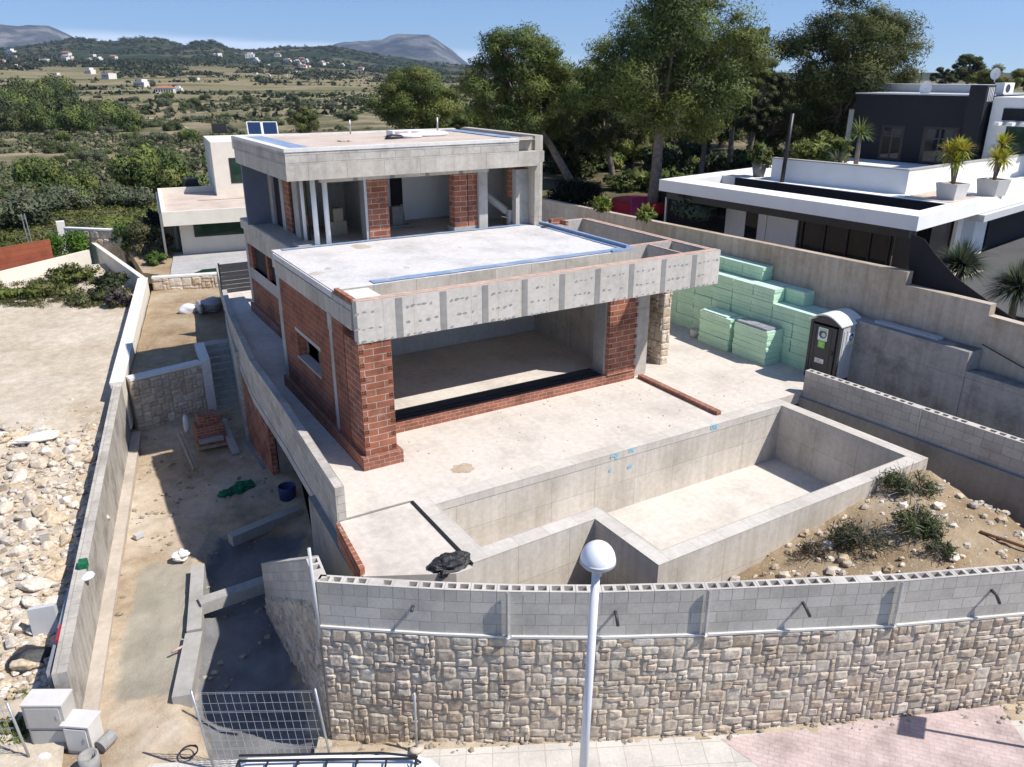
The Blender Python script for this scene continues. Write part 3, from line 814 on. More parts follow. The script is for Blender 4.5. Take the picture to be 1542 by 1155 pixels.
    # coping band
b.build('pool_wall', [M['poolc'], M['conc_beam']], pool)
b = MB(); b.face([(*p, -1.83) for p in inn][::-1]); b.build('pool_floor', M['poolf'], pool)
b = MB()
for i in range(n):
    j = (i + 1) % n
    e, d = Vector(inn[i]), Vector(inn[j]); q = (d - e).normalized(); nn = Vector((q.y, -q.x)) * .012
    e2, d2 = e + nn, d + nn
    b.face([(e2.x, e2.y, -.2), (d2.x, d2.y, -.2), (d2.x, d2.y, .024), (e2.x, e2.y, .024)])
    b.face([(e2.x, e2.y, .024), (d2.x, d2.y, .024), (d.x, d.y, .0245), (e.x, e.y, .0245)])
b.build('pool_rim_band', M['conc_beam'], pool)
# blue spray marks on the long wall
rr = random.Random(5)
def spray(cx, cz, s, k):
    b = MB()
    for _ in range(k):
        x, z, r_ = cx + max(-1.1 * s, min(1.1 * s, rr.gauss(0, s))), cz + max(-.6 * s, min(.6 * s, rr.gauss(0, s * .5))), rr.uniform(.012, .05)
        b.face([(x + r_ * math.cos(t * .9) * rr.uniform(.6, 1), -2.536 - .0004 * _, z + r_ * math.sin(t * .9) * rr.uniform(.6, 1)) for t in range(7)])
    b.build('spray_mark', M['paintblue'], pool)
def px(x, y):
    d = ray(x, y); k = (-2.535 - CAMP.y) / d.y; return CAMP + d * k
for (x, y, s, k) in ((951, 678, .07, 26), (925, 687, .10, 26), (949, 702, .05, 16), (919, 708, .03, 10), (1075, 643, .10, 34)):
    q = px(x, y); spray(q.x, q.z, s, k)
# black expansion strip between slab and pool wall
b = MB(); b.box(.405, -5.2, -.03, .455, -2.1, .028); tag(b.build('joint_strip', M['tarp']), 'black joint strip along the left pool wall', 'joint')
# black tarp lump
b = MB(); b.blob((.02, -4.95, .0), (.46, .30, .20), 9, .30, 0, 34, 22, None, 2.6); tag(b.build('folded_tarp', M['tarp'], None, False), 'crumpled black plastic sheet by the front pool corner', 'tarp')

# ------------------------------------------------------------------ parapet along the left edge
par = empty('terrace_parapet', (-1.2, 3, 0), 'long buff block parapet with slab edge along the left side of the terrace', 'parapet')
pp = [Vector(p) for p in TL]
P3 = [tuple(p) for p in pp[:4]][::-1]
b = MB(); wall_path(b, offs(P3, .0), .22, -.45, [.87, .87, .87, .87]); b.build('block_wall', M['blockwarm'], par)
SB = [(.3, 17.7), (-.3, 13.8), (-.62, 11.7)]
b = MB(); wall_path(b, offs(SB, -.035), .3, -4.1, -.002); b.build('stair_side_wall', M['blockwarm'], par)
b = MB(); wall_path(b, [tuple(p) for p in pp[3:]][::-1], .2, -.4, [.85, .80, .80]); b.build('low_wall', M['conc_plain'], par)
b = MB(); wall_path(b, offs(P3, -.02), .30, -.72, -.453); b.build('slab_edge', M['conc_plain'], par)
g_ = empty('slatted_gate', (1.2, 18.3, .6), 'dark grey slatted screen closing the side passage behind the villa', 'screen')
for k in range(7):
    b = MB(); b.box(.42, 18.28, .63 + k * .19, 2.6, 18.33, .80 + k * .19); b.build('slat_board', M['plasticgrey'], g_)
b = MB(); b.box(.36, 18.27, .6, .42, 18.34, 2.0); b.build('gate_post', M['darkmetal'], g_)
# red brick kerb at the front of the lower terrace
b = MB(); b.prism([(-1.60, -2.4), (-1.50, -2.36), (-1.66, -4.35), (-1.78, -4.4)], -.40, .16)
brick_ends_m = b; tag(b.build('brick_upstand', M['brick']), 'short red brick upstand on the lower terrace edge below the parapet end', 'upstand')

# basement front under the terrace: recessed brick and a concrete wall
base = empty('basement_wall', (-.6, 6, -3.9), 'basement front under the terrace of dark brick and dark concrete', 'wall')
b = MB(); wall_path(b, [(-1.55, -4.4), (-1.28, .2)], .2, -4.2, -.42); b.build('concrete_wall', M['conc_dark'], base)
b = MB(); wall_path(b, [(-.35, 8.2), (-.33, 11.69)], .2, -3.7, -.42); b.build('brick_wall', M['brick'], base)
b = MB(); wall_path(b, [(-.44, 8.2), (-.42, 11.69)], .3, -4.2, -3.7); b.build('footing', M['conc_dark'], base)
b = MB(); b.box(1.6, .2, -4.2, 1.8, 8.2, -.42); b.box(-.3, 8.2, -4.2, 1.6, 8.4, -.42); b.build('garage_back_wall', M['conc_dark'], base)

# ------------------------------------------------------------------ front stone wall with blocks on top
FW = [(-2.75, -4.52), (-1.9, -5.16), (-.8, -5.97), (.39, -6.78), (1.92, -7.72), (3.88, -8.78), (5.54, -9.61), (7.38, -10.54), (10.11, -11.72), (14.5, -13.6)]
fpath = Path(FW)
def streetz(x, y): return -3.52 + .042 * x
front = empty('front_stone_wall', (3, -8, -3.4), 'tall front boundary wall of squared rubble stone below grey blocks', 'wall')
FIN = offs(FW, .30)
b = MB(); wall_path(b, offs(FW, -.008), .45, -4.3, -.82); b.build('stone_backing', M['mortar'], front)
b = MB(); stones(b, fpath, lambda t: streetz(*fpath(t)[0]) - .12, -.83, .108, .044, 21); b.build('stone_facing', M['stone'], front)
b = MB(); rr = random.Random(3)
# white mortar bed
q = offs(FW, -.03)
wall_path(b, q, .40, -.82, -.775); b.build('mortar_bed', M['mortarwhite'], front)
b = MB(); blk = offs(FW, .02)
s_ = wall_path(b, blk, .26, -.775, .005); b.build('block_courses', M['block'], front)
def hollow_course(mb, path, th, z0, z1, L=.52, seed=0, t0=0, t1=None):
    rr = random.Random(seed); t = t0; t1 = path.L if t1 is None else t1
    while t < t1 - .05:
        e = min(t + L, t1)
        a, da = path(t + .004); c, dc = path(e - .004)
        na, nc = Vector((-da.y, da.x)), Vector((-dc.y, dc.x))
        a0, a1, c0, c1 = a, a + na * th, c, c + nc * th
        V = lambda p, z: (p.x, p.y, z)
        mb.face([V(a0, z0), V(c0, z0), V(c0, z1), V(a0, z1)], 0, [(t, z0), (e, z0), (e, z1), (t, z1)])
        mb.face([V(c1, z0), V(a1, z0), V(a1, z1), V(c1, z1)], 0, [(e, z0), (t, z0), (t, z1), (e, z1)])
        mb.face([V(a0, z0), V(a0, z1), V(a1, z1), V(a1, z0)], 1); mb.face([V(c0, z0), V(c1, z0), V(c1, z1), V(c0, z1)], 1)
        def B(u, v, z):
            p = (a0.lerp(c0, u)).lerp(a1.lerp(c1, u), v); return (p.x, p.y, z)
        us = [0, .09, .43, .57, .91, 1]; vs = [0, .2, .8, 1]
        filled = rr.random() < .12
        for i in range(5):
            for j in range(3):
                hole = j == 1 and i in (1, 3) and (e - t) > L * .8 and not (filled and i == 1)
                if not hole:
                    mb.face([B(us[i], vs[j], z1), B(us[i + 1], vs[j], z1), B(us[i + 1], vs[j + 1], z1), B(us[i], vs[j + 1], z1)], 1)
                else:
                    A_ = [(us[i], vs[j]), (us[i + 1], vs[j]), (us[i + 1], vs[j + 1]), (us[i], vs[j + 1])]
                    for k in range(4):
                        p_, q_ = A_[k], A_[(k + 1) % 4]
                        mb.face([B(*p_, z1), B(*p_, z0 + .01), B(*q_, z0 + .01), B(*q_, z1)], 1)
                    mb.face([B(*k, z0 + .01) for k in A_], 2)
        t += L
b = MB(); hollow_course(b, Path(blk), .26, .005, .265, seed=2); b.build('hollow_block_course', [M['block'], M['block_plain'], M['conc_dark']], front)

def post(x, y, z0, z1, label):
    e = empty('steel_post', (x, y, z0), label, 'post', 'posts on the front wall')
    b = MB(); b.box(x - .03, y - .03, z0, x + .03, y + .03, z1); b.build('post_tube', M['galv'], e)
    b = MB(); b.box(x - .07, y - .07, z0 - .004, x + .07, y + .07, z0 + .012); b.build('base_plate', M['galv'], e)
    return e
for k, (xp, lab) in enumerate(((766, 'galvanised post against the front blocks, left of the street lamp'), (1063, 'galvanised post against the front blocks, just right of the street lamp'), (1350, 'galvanised post against the front blocks nearest the dirt mound'))):
    best = min((abs((lambda v: 771 + FPX * v.dot(_rt) / v.dot(_fw))(Vector((*fpath(t)[0], -.3)) - CAMP) - xp), t) for t in [i * .03 for i in range(int(fpath.L / .03))])
    q, d = fpath(best[1]); nn = Vector((d.y, -d.x)); q = q + nn * .055
    post(q.x, q.y, -.76, .30, lab)
q = FW[0]
e = empty('corner_pole', (q[0] - .06, q[1] - .1, -1), 'tall thin white pole at the left corner of the front wall', 'post')
b = MB(); b.tube([(q[0] - .06, q[1] - .1, -1.0), (q[0] - .09, q[1] - .1, 1.15)], .035, 8); b.build('pole_tube', M['plasticpale'], e, True)
# drain spouts poking out of the blocks
for k, (xp, yp, dx, lab) in enumerate(((621, 914, 0, 'short black drain spout in the block wall, left end'), (927, 922, .05, 'short black drain spout in the block wall beside the street lamp'), (1208, 908, .16, 'black drain spout with a drooping end, between the two right posts'), (1492, 889, .16, 'black drain spout with a drooping end, near the right edge'))):
    best = None
    for i in range(int(fpath.L / .04)):
        q, d = fpath(i * .04)
        v = Vector((q.x, q.y, -.2)) - CAMP
        e_ = abs(771 + FPX * v.dot(_rt) / v.dot(_fw) - xp)
        if best is None or e_ < best[0]: best = (e_, q, d)
    q, d = best[1], best[2]; nn = Vector((d.y, -d.x))
    dd = ray(xp, yp); hz = CAMP.z + dd.z / Vector((dd.x, dd.y)).length * (Vector((q.x, q.y)) - Vector((CAMP.x, CAMP.y))).length
    p0 = q - nn * .03; p1 = q + nn * .13
    b = MB(); pts = [(p0.x, p0.y, hz), (p1.x, p1.y, hz)]
    if dx: pts.append((p1.x + d.x * dx * .6 + nn.x * .03, p1.y + d.y * dx * .6 + nn.y * .03, hz - .2))
    b.tube(pts, .035, 8); tag(b.build('drain_spout', M['plasticgrey'], None, True), lab, 'pipe', 'drain spouts of the front wall')

# left return of the front wall
RW = [(-3.1, .35), (-2.95, -2.2), (-2.75, -4.40)]
ret = empty('return_wall', (-2.9, -2, -3.9), 'return of the front wall beside the ramp, stone below and sloping blocks above', 'wall')
RW = [(-2.70, 1.1), (-2.66, -3.6), (-2.75, -4.44)]; rp = Path(RW)
RT, RBt = [-2.55, .27, .27], [-3.62, -.80, -.80]
def lin(t, a, c): return a + (c - a) * min(1, t / rp.l[1])
b = MB(); wall_path(b, offs(RW, -.008), .40, -4.4, RBt); b.build('stone_backing', M['mortar'], ret)
b = MB(); stones(b, rp, lambda t: -4.05, lambda t: lin(t, -3.66, -.83), .118, .055, 31, right=True); b.build('stone_facing', M['stone'], ret)
b = MB()
wall_path(b, RW[:2], .26, RBt[:2], RT[:2], 0, 1)
for k in (0, 1): b.uv[k] = [(0, 0), (4.7, 0), (4.7, 1.07), (0, 1.07)]
wall_path(b, RW[1:], .26, RBt[1:], [.005, .005]); b.build('block_courses', [M['block'], M['block_plain']], ret)
b = MB(); hollow_course(b, rp, .26, .005, .265, seed=5, t0=rp.l[1]); b.build('hollow_block_course', [M['block'], M['block_plain'], M['conc_dark']], ret)

# ------------------------------------------------------------------ left boundary wall, cross walls, yard
LW = [(-4.47, 14.25), (-7.45, -1.25)]
bw = empty('left_boundary_wall', (-6, 6, -3.5), 'long roughcast boundary wall between the ramp and the bare plot', 'wall')
b = MB(); n = 10; pts = [tuple(Vector(LW[0]).lerp(Vector(LW[1]), i / n)) for i in range(n + 1)]
pts = pts[::-1]
zt = [-2.3 + 1.0 * i / n for i in range(n + 1)]
wall_path(b, pts, .30, -4.4, zt, 0, 1); b.build('roughcast_wall', [concrete('streaky_roughcast', (.46, .435, .40), .3, .44, None, 1.6), M['blockwarm']], bw)
b = MB(); wall_path(b, offs(pts, -.34), .335, -4.3, [-3.72 + .3 * i / n for i in range(n + 1)]); b.build('wall_footing', M['mortar'], bw)
UW = [(-4.45, 14.0), (-1.5, 28.6)]
uw = empty('upper_boundary_wall', (-3, 21, -1.6), 'white topped boundary wall enclosing the upper yard', 'wall')
b = MB(); wall_path(b, UW, .46, -3.2, [-1.28, -.62]); b.build('rendered_wall', M['cream'], uw)
b = MB(); wall_path(b, offs(UW, -.02), .50, [-1.278, -.618], [-1.20, -.54]); b.build('coping', M['coping'], uw)
UW2 = [(-1.5, 28.62), (-3.05, 41.5)]
b = MB(); wall_path(b, UW2, .26, -3.0, [-.6, -.55]); tag(b.build('far_boundary_wall', M['cream']), 'cream garden wall running back from the upper yard corner', 'wall')
cw = empty('cross_stone_wall', (-2.9, 14.6, -3.4), 'rubble stone retaining wall with white coping at the head of the ramp', 'wall')
CWp = [(-4.2, 14.45), (-1.42, 15.05)]
b = MB(); wall_path(b, offs(CWp, -.008), .34, -4.2, [-1.40, -1.40]); b.build('stone_backing', M['mortar'], cw)
b = MB(); stones(b, Path(CWp), -3.5, -1.42, .15, .07, 41); b.build('stone_facing', M['stone'], cw)
b = MB(); wall_path(b, offs(CWp, -.05), .45, -1.398, [-1.28, -1.28]); b.build('coping', M['coping'], cw)
b = MB(); wall_path(b, [(-1.42, 14.9), (-.92, 15.0)], .2, -4.2, -1.3)
b = MB(); b.prism([(-1.42, 14.95), (-1.05, 15.03), (-.80, 17.6), (-1.2, 17.6)], -4.2, -1.24); b.build('side_cheek', M['coping'], cw)
rcw = empty('rear_stone_wall', (0, 28.5, -1.3), 'low rubble stone wall with white coping at the back of the upper yard', 'wall')
RP = [(-1.3, 28.55), (2.1, 27.6)]
b = MB(); wall_path(b, RP, .3, -2.0, -.63); b.build('stone_backing', M['mortar'], rcw)
b = MB(); stones(b, Path(RP), -1.6, -.63, .17, .06, 42); b.build('stone_facing', M['stone'], rcw)
b = MB(); wall_path(b, offs(RP, -.04), .36, -.628, -.53); b.build('coping', M['coping'], rcw)
# outdoor stair down from yard
st = MB()
for k in range(11): st.prism([(-1.04, 14.9 + k * .27), (-.12 + .035 * k, 14.9 + k * .27), (.34, 18.2), (-.85, 18.2)], -3.9 + .225 * k if k else -4.2, -3.9 + .225 * (k + 1))
tag(st.build('garden_steps', M['block']), 'flight of grey block steps beside the stone wall at the head of the ramp', 'steps')
def yardz(x, y): return -1.62 + .03 * (y - 15) * .8 + .05 * fbm(x, y, .7, 4, 3)
b = MB(); quadgrid(b, [(-4.3, 14.5, 0), (-.1, 15.2, 0), (2.6, 28.3, 0), (-1.4, 28.6, 0)], 44, 80, yardz, 0, keep=lambda x, y: not (x > -1.25 and y < 17.75)); o = b.build('upper_yard', M['soil'], None, True); o['kind'] = 'structure'

# ramp / driveway ground
zd = -3.80
def gp(x, y, z=zd): p = onz(x, y, z); return (p.x, p.y)
SLUR = [gp(*q) for q in ((215, 850), (290, 840), (288, 950), (265, 1040), (172, 1055), (185, 960))]
WET_SHADE = [gp(*q) for q in ((303, 850), (330, 800), (460, 800), (430, 870), (440, 1000), (480, 1140), (318, 1140), (292, 1060), (296, 950))]  # wet channel, stretched at the fence end to paint in shaded ground
def inpoly(P, x, y):
    c = False; n = len(P); dm = 1e9
    for i in range(n):
        (x0, y0), (x1, y1) = P[i], P[i - 1]
        if (y0 > y) != (y1 > y) and x < (x1 - x0) * (y - y0) / (y1 - y0) + x0: c = not c
        l2 = (x1 - x0) ** 2 + (y1 - y0) ** 2; t = max(0, min(1, ((x - x0) * (x1 - x0) + (y - y0) * (y1 - y0)) / l2))
        dm = min(dm, math.hypot(x - x0 - t * (x1 - x0), y - y0 - t * (y1 - y0)))
    return max(0, min(1, .5 + (dm if c else -dm) / .7))
def dz(x, y):
    return -3.82 + .09 * fbm(x, y, .6, 5, 1) + .03 * fbm(x, y, 2.4, 4, 2) + .1 * max(0, (x + 3.5)) * .3 + .35 * max(0, min(1, (y - 11.5) / 3)) - .42 * inpoly(WET_SHADE, x, y) - .06 * inpoly(SLUR, x, y)
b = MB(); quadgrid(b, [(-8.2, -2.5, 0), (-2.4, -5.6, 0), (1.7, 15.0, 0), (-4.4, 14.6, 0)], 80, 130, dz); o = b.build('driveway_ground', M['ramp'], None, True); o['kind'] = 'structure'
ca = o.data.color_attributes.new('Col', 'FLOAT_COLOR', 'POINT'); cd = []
for v in o.data.vertices: cd += [inpoly(SLUR, v.co.x, v.co.y), inpoly(WET_SHADE, v.co.x, v.co.y), 0, 1]
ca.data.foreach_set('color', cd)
# kerb planks lining the slab
def plank(name, label, px0, px1, w, th, z, m, group=None, tilt=0):
    a = onz(*px0, z); c = onz(*px1, z); d = (c - a).normalized(); nn = Vector((-d.y, d.x, 0))
    b = MB(); zz0 = [dz(a.x, a.y), dz(c.x, c.y)]
    q = [a + nn * w / 2, a - nn * w / 2, c - nn * w / 2, c + nn * w / 2]
    b.prism([(p.x, p.y) for p in q], z - th - .2, z, 0)
    return tag(b.build(name, m, None, False, .008), label, 'plank', group)
plank('concrete_plank', 'pale concrete plank lying in the sun along the channel edge, nearest the fence', (273, 1048), (292, 952), .42, .16, -3.62, M['board'], 'precast planks by the channel')
plank('concrete_plank', 'short concrete plank along the channel edge with its far half in shade', (292, 948), (298, 850), .36, .16, -3.60, M['board'], 'precast planks by the channel')
plank('concrete_plank', 'concrete plank laid across the wet channel towards the stone return wall', (300, 905), (398, 872), .36, .14, -3.50, M['board'], 'precast planks by the channel')
plank('concrete_plank', 'long concrete plank lying alone in the shade under the terrace edge', (346, 806), (450, 763), .32, .14, -3.55, M['board'], 'precast planks by the channel')
# pallet of bricks and other stock at the head of the ramp
pal = empty('brick_pallet', (-1.5, 11.6, -3.6), 'dark red bricks stacked on a pallet in the shade below the steps', 'bricks')
p = onz(320, 668, -3.6)
b = MB(); b.box(p.x - .6, p.y - .35, -3.62, p.x + .55, p.y + .5, -3.5, 0); b.build('pallet', M['wood'], pal)
b = MB(); b.box(p.x - .55, p.y - .3, -3.5, p.x + .5, p.y + .45, -2.75); b.box(p.x - .4, p.y - .1, -2.75, p.x + .3, p.y + .45, -2.35); b.build('brick_stack', M['brickdull'], pal)
b = MB(); b.box(p.x - .52, p.y - .55, -3.3, p.x + .35, p.y - .33, -3.16); tag(b.build('concrete_lintel', M['board']), 'short pale concrete lintel on the front of the brick pallet', 'lintel')
b = MB(); q = onz(355, 682, -3.62); b.prism([(q.x - .13, q.y), (q.x + .16, q.y), (q.x + .12, q.y + 1.9), (q.x - .16, q.y + 1.9)], lambda x, y: -3.7 + .36 * max(0, y - q.y), lambda x, y: -3.62 + .36 * max(0, y - q.y)); tag(b.build('leaning_board', M['board']), 'grey board leaning on the steps right of the brick pallet', 'board')
b = MB(); q = onz(292, 708, -3.62); b.tube([(q.x, q.y, -3.6), (q.x - .16, q.y + 1.4, -2.7)], .05, 5); b.tube([(q.x + .12, q.y + .1, -3.6), (q.x - .02, q.y + 1.5, -2.65)], .04, 5); tag(b.build('timber_battens', M['wood']), 'pair of pale battens propped against the brick pallet', 'battens')
b = MB(); q = onz(283, 655, -3.5); b.blob((q.x, q.y, -3.0), (.12, .12, .4), 3, .3); tag(b.build('cement_sack', M['bag'], None, True), 'pale sack hanging beside the timber battens', 'sack')
b = MB(); q = onz(355, 736, -3.68); rr = random.Random(2)
for k in range(9): b.blob((q.x + rr.uniform(-.45, .45), q.y + rr.uniform(-.2, .2), -3.68), (.24, .18, .12), k, .6, 0, 14, 9, None, 3)
tag(b.build('green_net', M['net'], None, False), 'bundle of green netting lying on the shaded ground', 'netting')
b = MB(); q = onz(433, 745, -3.65); b.lathe((q.x, q.y, -3.8), [(.0, 0), (.27, 0), (.30, .45), (.29, .5), (.27, .5), (.25, .1), (0, .1)], 20); tag(b.build('blue_barrel', M['bluepl'], None, True), 'blue plastic drum in the shade under the slab edge', 'barrel')
b = MB(); q = onz(272, 838, -3.72); b.blob((q.x, q.y, -3.68), (.24, .2, .17), 14, .5, 0, 14, 10, None, 2); tag(b.build('broken_stone', M['coping'], None, False), 'single white broken stone at the shade edge on the ramp', 'rock')
b = MB(); q = onz(209, 806, -3.75); b.obox((q.x, q.y), (1, .5), .14, .09, -3.82, -3.68); tag(b.build('paint_tin', M['plasticpale'], None, False, .01), 'small grey tin lying by the boundary wall footing', 'tin')
b = MB(); q = onz(268, 981, -3.72); b.tube([(q.x - .16, q.y + .02, -3.70), (q.x + .14, q.y + .05, -3.66)], .035, 6); tag(b.build('red_pipe_end', M['ceramic'], None, True), 'short orange pipe end poking out from the concrete plank', 'pipe')
b = MB(); rr = random.Random(61)
for k in range(1100):
    t_ = rr.random(); y = -2.4 + 17.5 * rr.random(); xl = -7.2 + (y + 1.25) * .193; xr = -2.75 if y < 1.2 else -.6
    x = xl + (xr - xl) * rr.random()
    if fbm(x, y, .8, 4, 33) < .08 or inpoly(SLUR, x, y) > .6: continue
    r_ = rr.choice([.012, .015, .02, .03, .06]) * rr.uniform(.7, 1.3); kk = rr.uniform(.55, 1.1)
    b.blob((x, y, dz(x, y) + r_ * .3), (r_ * 1.3, r_, r_ * .7), k, .6, 0, 6, 4, tuple(kk * c for c in (.46, .40, .32)), 2)
o = b.build('ramp_debris', M['rock']); o['kind'] = 'stuff'; tag(o, 'small stones and debris strewn over the ramp', 'debris')
# goods in the upper yard
q = onz(285, 470, -1.4)
b = MB(); b.blob((q.x, q.y, -1.25), (.45, .33, .30), 8, .3, 0, 18, 12); tag(b.build('white_bag', M['bag'], None, True), 'round white sack on the upper yard soil', 'bag')
q = onz(316, 470, -1.35)
b = MB()
for k in range(3): b.blob((q.x + .12 + .04 * k, q.y + .5 - .18 * k, -1.28 + .3 * k * .6), (.62, .5, .24), 20 + k, .3, 0, 18, 10, None, 2.5)
for k in range(3): b.blob((q.x - .42, q.y - .1 + .3 * k, -1.1), (.12, .2, .3), 30 + k, .4, 0, 10, 8)
tag(b.build('wrapped_sacks', M['wrap'], None, True), 'grey film wrapped stack of sacks beside the round white sack', 'sacks')

# ------------------------------------------------------------------ right side: block walls, retaining walls
RB = [(14.45, -2.05), (14.95, -9.4), (15.3, -14)]
rb = empty('planter_block_wall', (14.7, -6, -1), 'grey hollow block wall on a concrete base right of the pool', 'wall')
b = MB(); wall_path(b, RB, .26, -.15, .50); b.build('block_courses', M['block'], rb)
b = MB(); hollow_course(b, Path(RB), .26, .50, .76, seed=9); b.build('hollow_block_course', [M['block'], M['block_plain'], M['conc_dark']], rb)
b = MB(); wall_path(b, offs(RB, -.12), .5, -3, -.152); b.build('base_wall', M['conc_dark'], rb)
b = MB(); b.box(14.695, -6.0, -.15, 14.76, -5.95, .775)
tag(b.build('joint_profile', M['galv']), 'thin steel joint strip standing in the block wall right of the pool', 'strip')

ret_w = empty('retaining_wall', (17.4, 5, 0), 'tall weathered concrete retaining wall stepping down towards the street', 'wall')
zt0, zt1 = 3.53, 3.90
b = MB()
X0 = 17.3
b.prism([(X0, 30), (X0 + .3, 30), (X0 + .3, -3.15), (X0, -3.15)], -2, lambda x, y: 3.90 - (y + 3.15) * .0165)
b.prism([(X0, -3.153), (X0 + .3, -3.153), (X0 + .3, -5.9), (X0, -5.9)], -2, lambda x, y: 3.48)
b.prism([(X0, -5.903), (X0 + .3, -5.903), (X0 + .3, -14), (X0, -14)], -2, lambda x, y: 3.15 + (y + 5.9) * .03)
b.build('wall_panels', M['retain'], ret_w)
lw = empty('lower_concrete_wall', (16.8, -5, 0), 'lower grey patchy concrete wall stepping down in front of the retaining wall', 'wall')
b = MB(); b.box(16.62, -5.95, -2, 17.28, -1.7, 2.14); b.box(16.65, -14, -2, 17.1, -5.953, 1.55); b.build('wall_body', M['lowwall'], lw, bevel=.012)
b = MB(); b.box(16.85, -4.8, 2.144, 17.15, -2.6, 2.22); tag(b.build('grey_slab', M['plasticpale']), 'long pale plank lying on top of the lower concrete wall', 'plank')
b = MB(); b.tube([(17.2, -5.96, 2.3), (17.2, -8, 1.75), (17.2, -11, 1.6)], .02, 5); tag(b.build('black_cable', M['tarp']), 'thin black cable sagging along the lower concrete wall', 'cable')
b = MB(); b.prism([(14.75, -2.1), (16.62, -2.1), (16.65, -14), (15.3, -14)], -1.2, lambda x, y: -.1 + .05 * (y + 2)); o = b.build('side_path', M['conc_dark']); o['kind'] = 'structure'

# dirt mound between pool and front wall
def mz(x, y):
    h = -1.25
    cx = onz(1300, 790, -.4)
    d = math.hypot((x - 11.0) / 3.4, (y + 9.0) / 2.6)
    h += 1.0 * math.exp(-d * d * .8)
    h += .55 * math.exp(-(((x - 12.9) / 1.2) ** 2 + ((y + 7.4) / 1.0) ** 2))
    if x > 13.2: h -= .9 * min(1, (x - 13.2) / 1.2)
    if x < 6.5: h -= .5 * min(1, (6.5 - x) / 3)
    return h + .16 * fbm(x, y, .9, 6, 4) + .05 * fbm(x, y, 4, 4, 6)
b = MB(); grid(b, -2.2, 16, 110, -14.0, -2.2, 70, mz, 0, keep=lambda x, y: (y < -5.15 or x > 13.3) and not (4.1 < x < 13.2 and y > -7.1) and ((x + 2.75) * 7.1 + (y + 4.0) * 12.8) > 0)
o = b.build('dirt_mound', M['soil'], None, True); o['kind'] = 'structure'
# ------------------------------------------------------------------ insulation packs
def foam_mesh(L, D, H, seed):
    b = MB(); rr = random.Random(seed); n = 4
    for k in range(n):
        z0, z1 = H * k / n, H * (k + 1) / n - .006
        j = lambda: rr.uniform(-.016, .016)
        q = [(-D / 2 + j(), -L / 2 + j()), (D / 2 + j(), -L / 2 + j()), (D / 2 + j(), L / 2 + j()), (-D / 2 + j(), L / 2 + j())]
        b.prism(q, z0, z1, 0, True, 1 if k == n - 1 else 0)
    return b.build('insulation_pack', [M['foam'], M['foamtop']])
ORD = ['first', 'second', 'third', 'fourth', 'fifth', 'sixth', 'seventh', 'eighth', 'ninth', 'tenth', 'eleventh']
LAY = ['ground layer', 'second layer', 'third layer', 'fourth layer', 'fifth layer', 'sixth layer', 'seventh layer']
protos = []
for k in range(4):
    o = foam_mesh(.985, .52, .505, k); protos.append(o)
used = set()
def pack(x, y, z, label, rz=0, sy=1):
    k = rnd.randrange(4); o = protos[k]
    if k in used: o = copy_tree(o)
    used.add(k)
    o.location = (x, y, z); o.rotation_euler = (0, 0, rz); o.scale = (1, sy, 1)
    tag(o, label, 'insulation', 'green insulation packs by the retaining wall')
front_h = [4, 4, 5, 5, 5, 5, 5, 5, 5]
back_h = [4, 5, 5, 6, 6, 6, 6, 6, 6]
for c in range(9):
    y = -.45 + c * 1.0
    for l in range(front_h[c]):
        pack(16.40 + rnd.uniform(-.02, .02), y + rnd.uniform(-.01, .01), .51 * l, f'green insulation pack of the front row, {LAY[l]}, {ORD[c]} column from the toilet', rnd.uniform(-.01, .01))
    for l in range(back_h[c]):
        if l < back_h[c] - 3: continue
        pack(17.0 + rnd.uniform(-.02, .02), y + .15, .51 * l, f'green insulation pack of the shaded back row, {LAY[l]}, {ORD[c]} column from the toilet', rnd.uniform(-.01, .01))
# two lower stacks in front, each several packs
for s, (yc, nm) in enumerate(((1.2, 'nearer the toilet'), (3.0, 'nearer the stone wall'))):
    for l in range(3):
        o = copy_tree(protos[(s + l) % 4]); o.scale = (1.5, 1.62, .82); o.location = (15.70 + (.02 if l % 2 else 0), yc, .415 * l)
        tag(o, f'large green insulation pack in the low front stack {nm}, {LAY[l]}', 'insulation', 'large insulation packs in the low front stacks')
b = MB(); b.box(15.36, 2.45, 1.252, 15.98, 3.75, 1.29); tag(b.build('film_sheet', M['foamtop']), 'loose film over the low foam stack nearer the stone wall', 'film')
b = MB(); b.box(15.36, .5, 1.25, 16.0, 1.95, 1.32); tag(b.build('grey_sheet', M['wrap']), 'grey wrapping over the low foam stack nearer the toilet', 'film')
bk = empty('paint_bucket', (15.5, 4.2, 0), 'pale bucket on the floor beside the low foam stack', 'bucket')
b = MB(); b.lathe((15.5, 4.2, 0), [(0, 0), (.15, 0), (.19, .34), (.175, .34), (.14, .03), (0, .03)], 18); b.build('pail', M['pot'], bk, True)
b = MB(); b.tube([(15.31, 4.2, .33), (15.35, 4.15, .42), (15.5, 4.12, .46), (15.65, 4.15, .42), (15.69, 4.2, .33)], .008, 5); b.build('handle', M['galv'], bk)

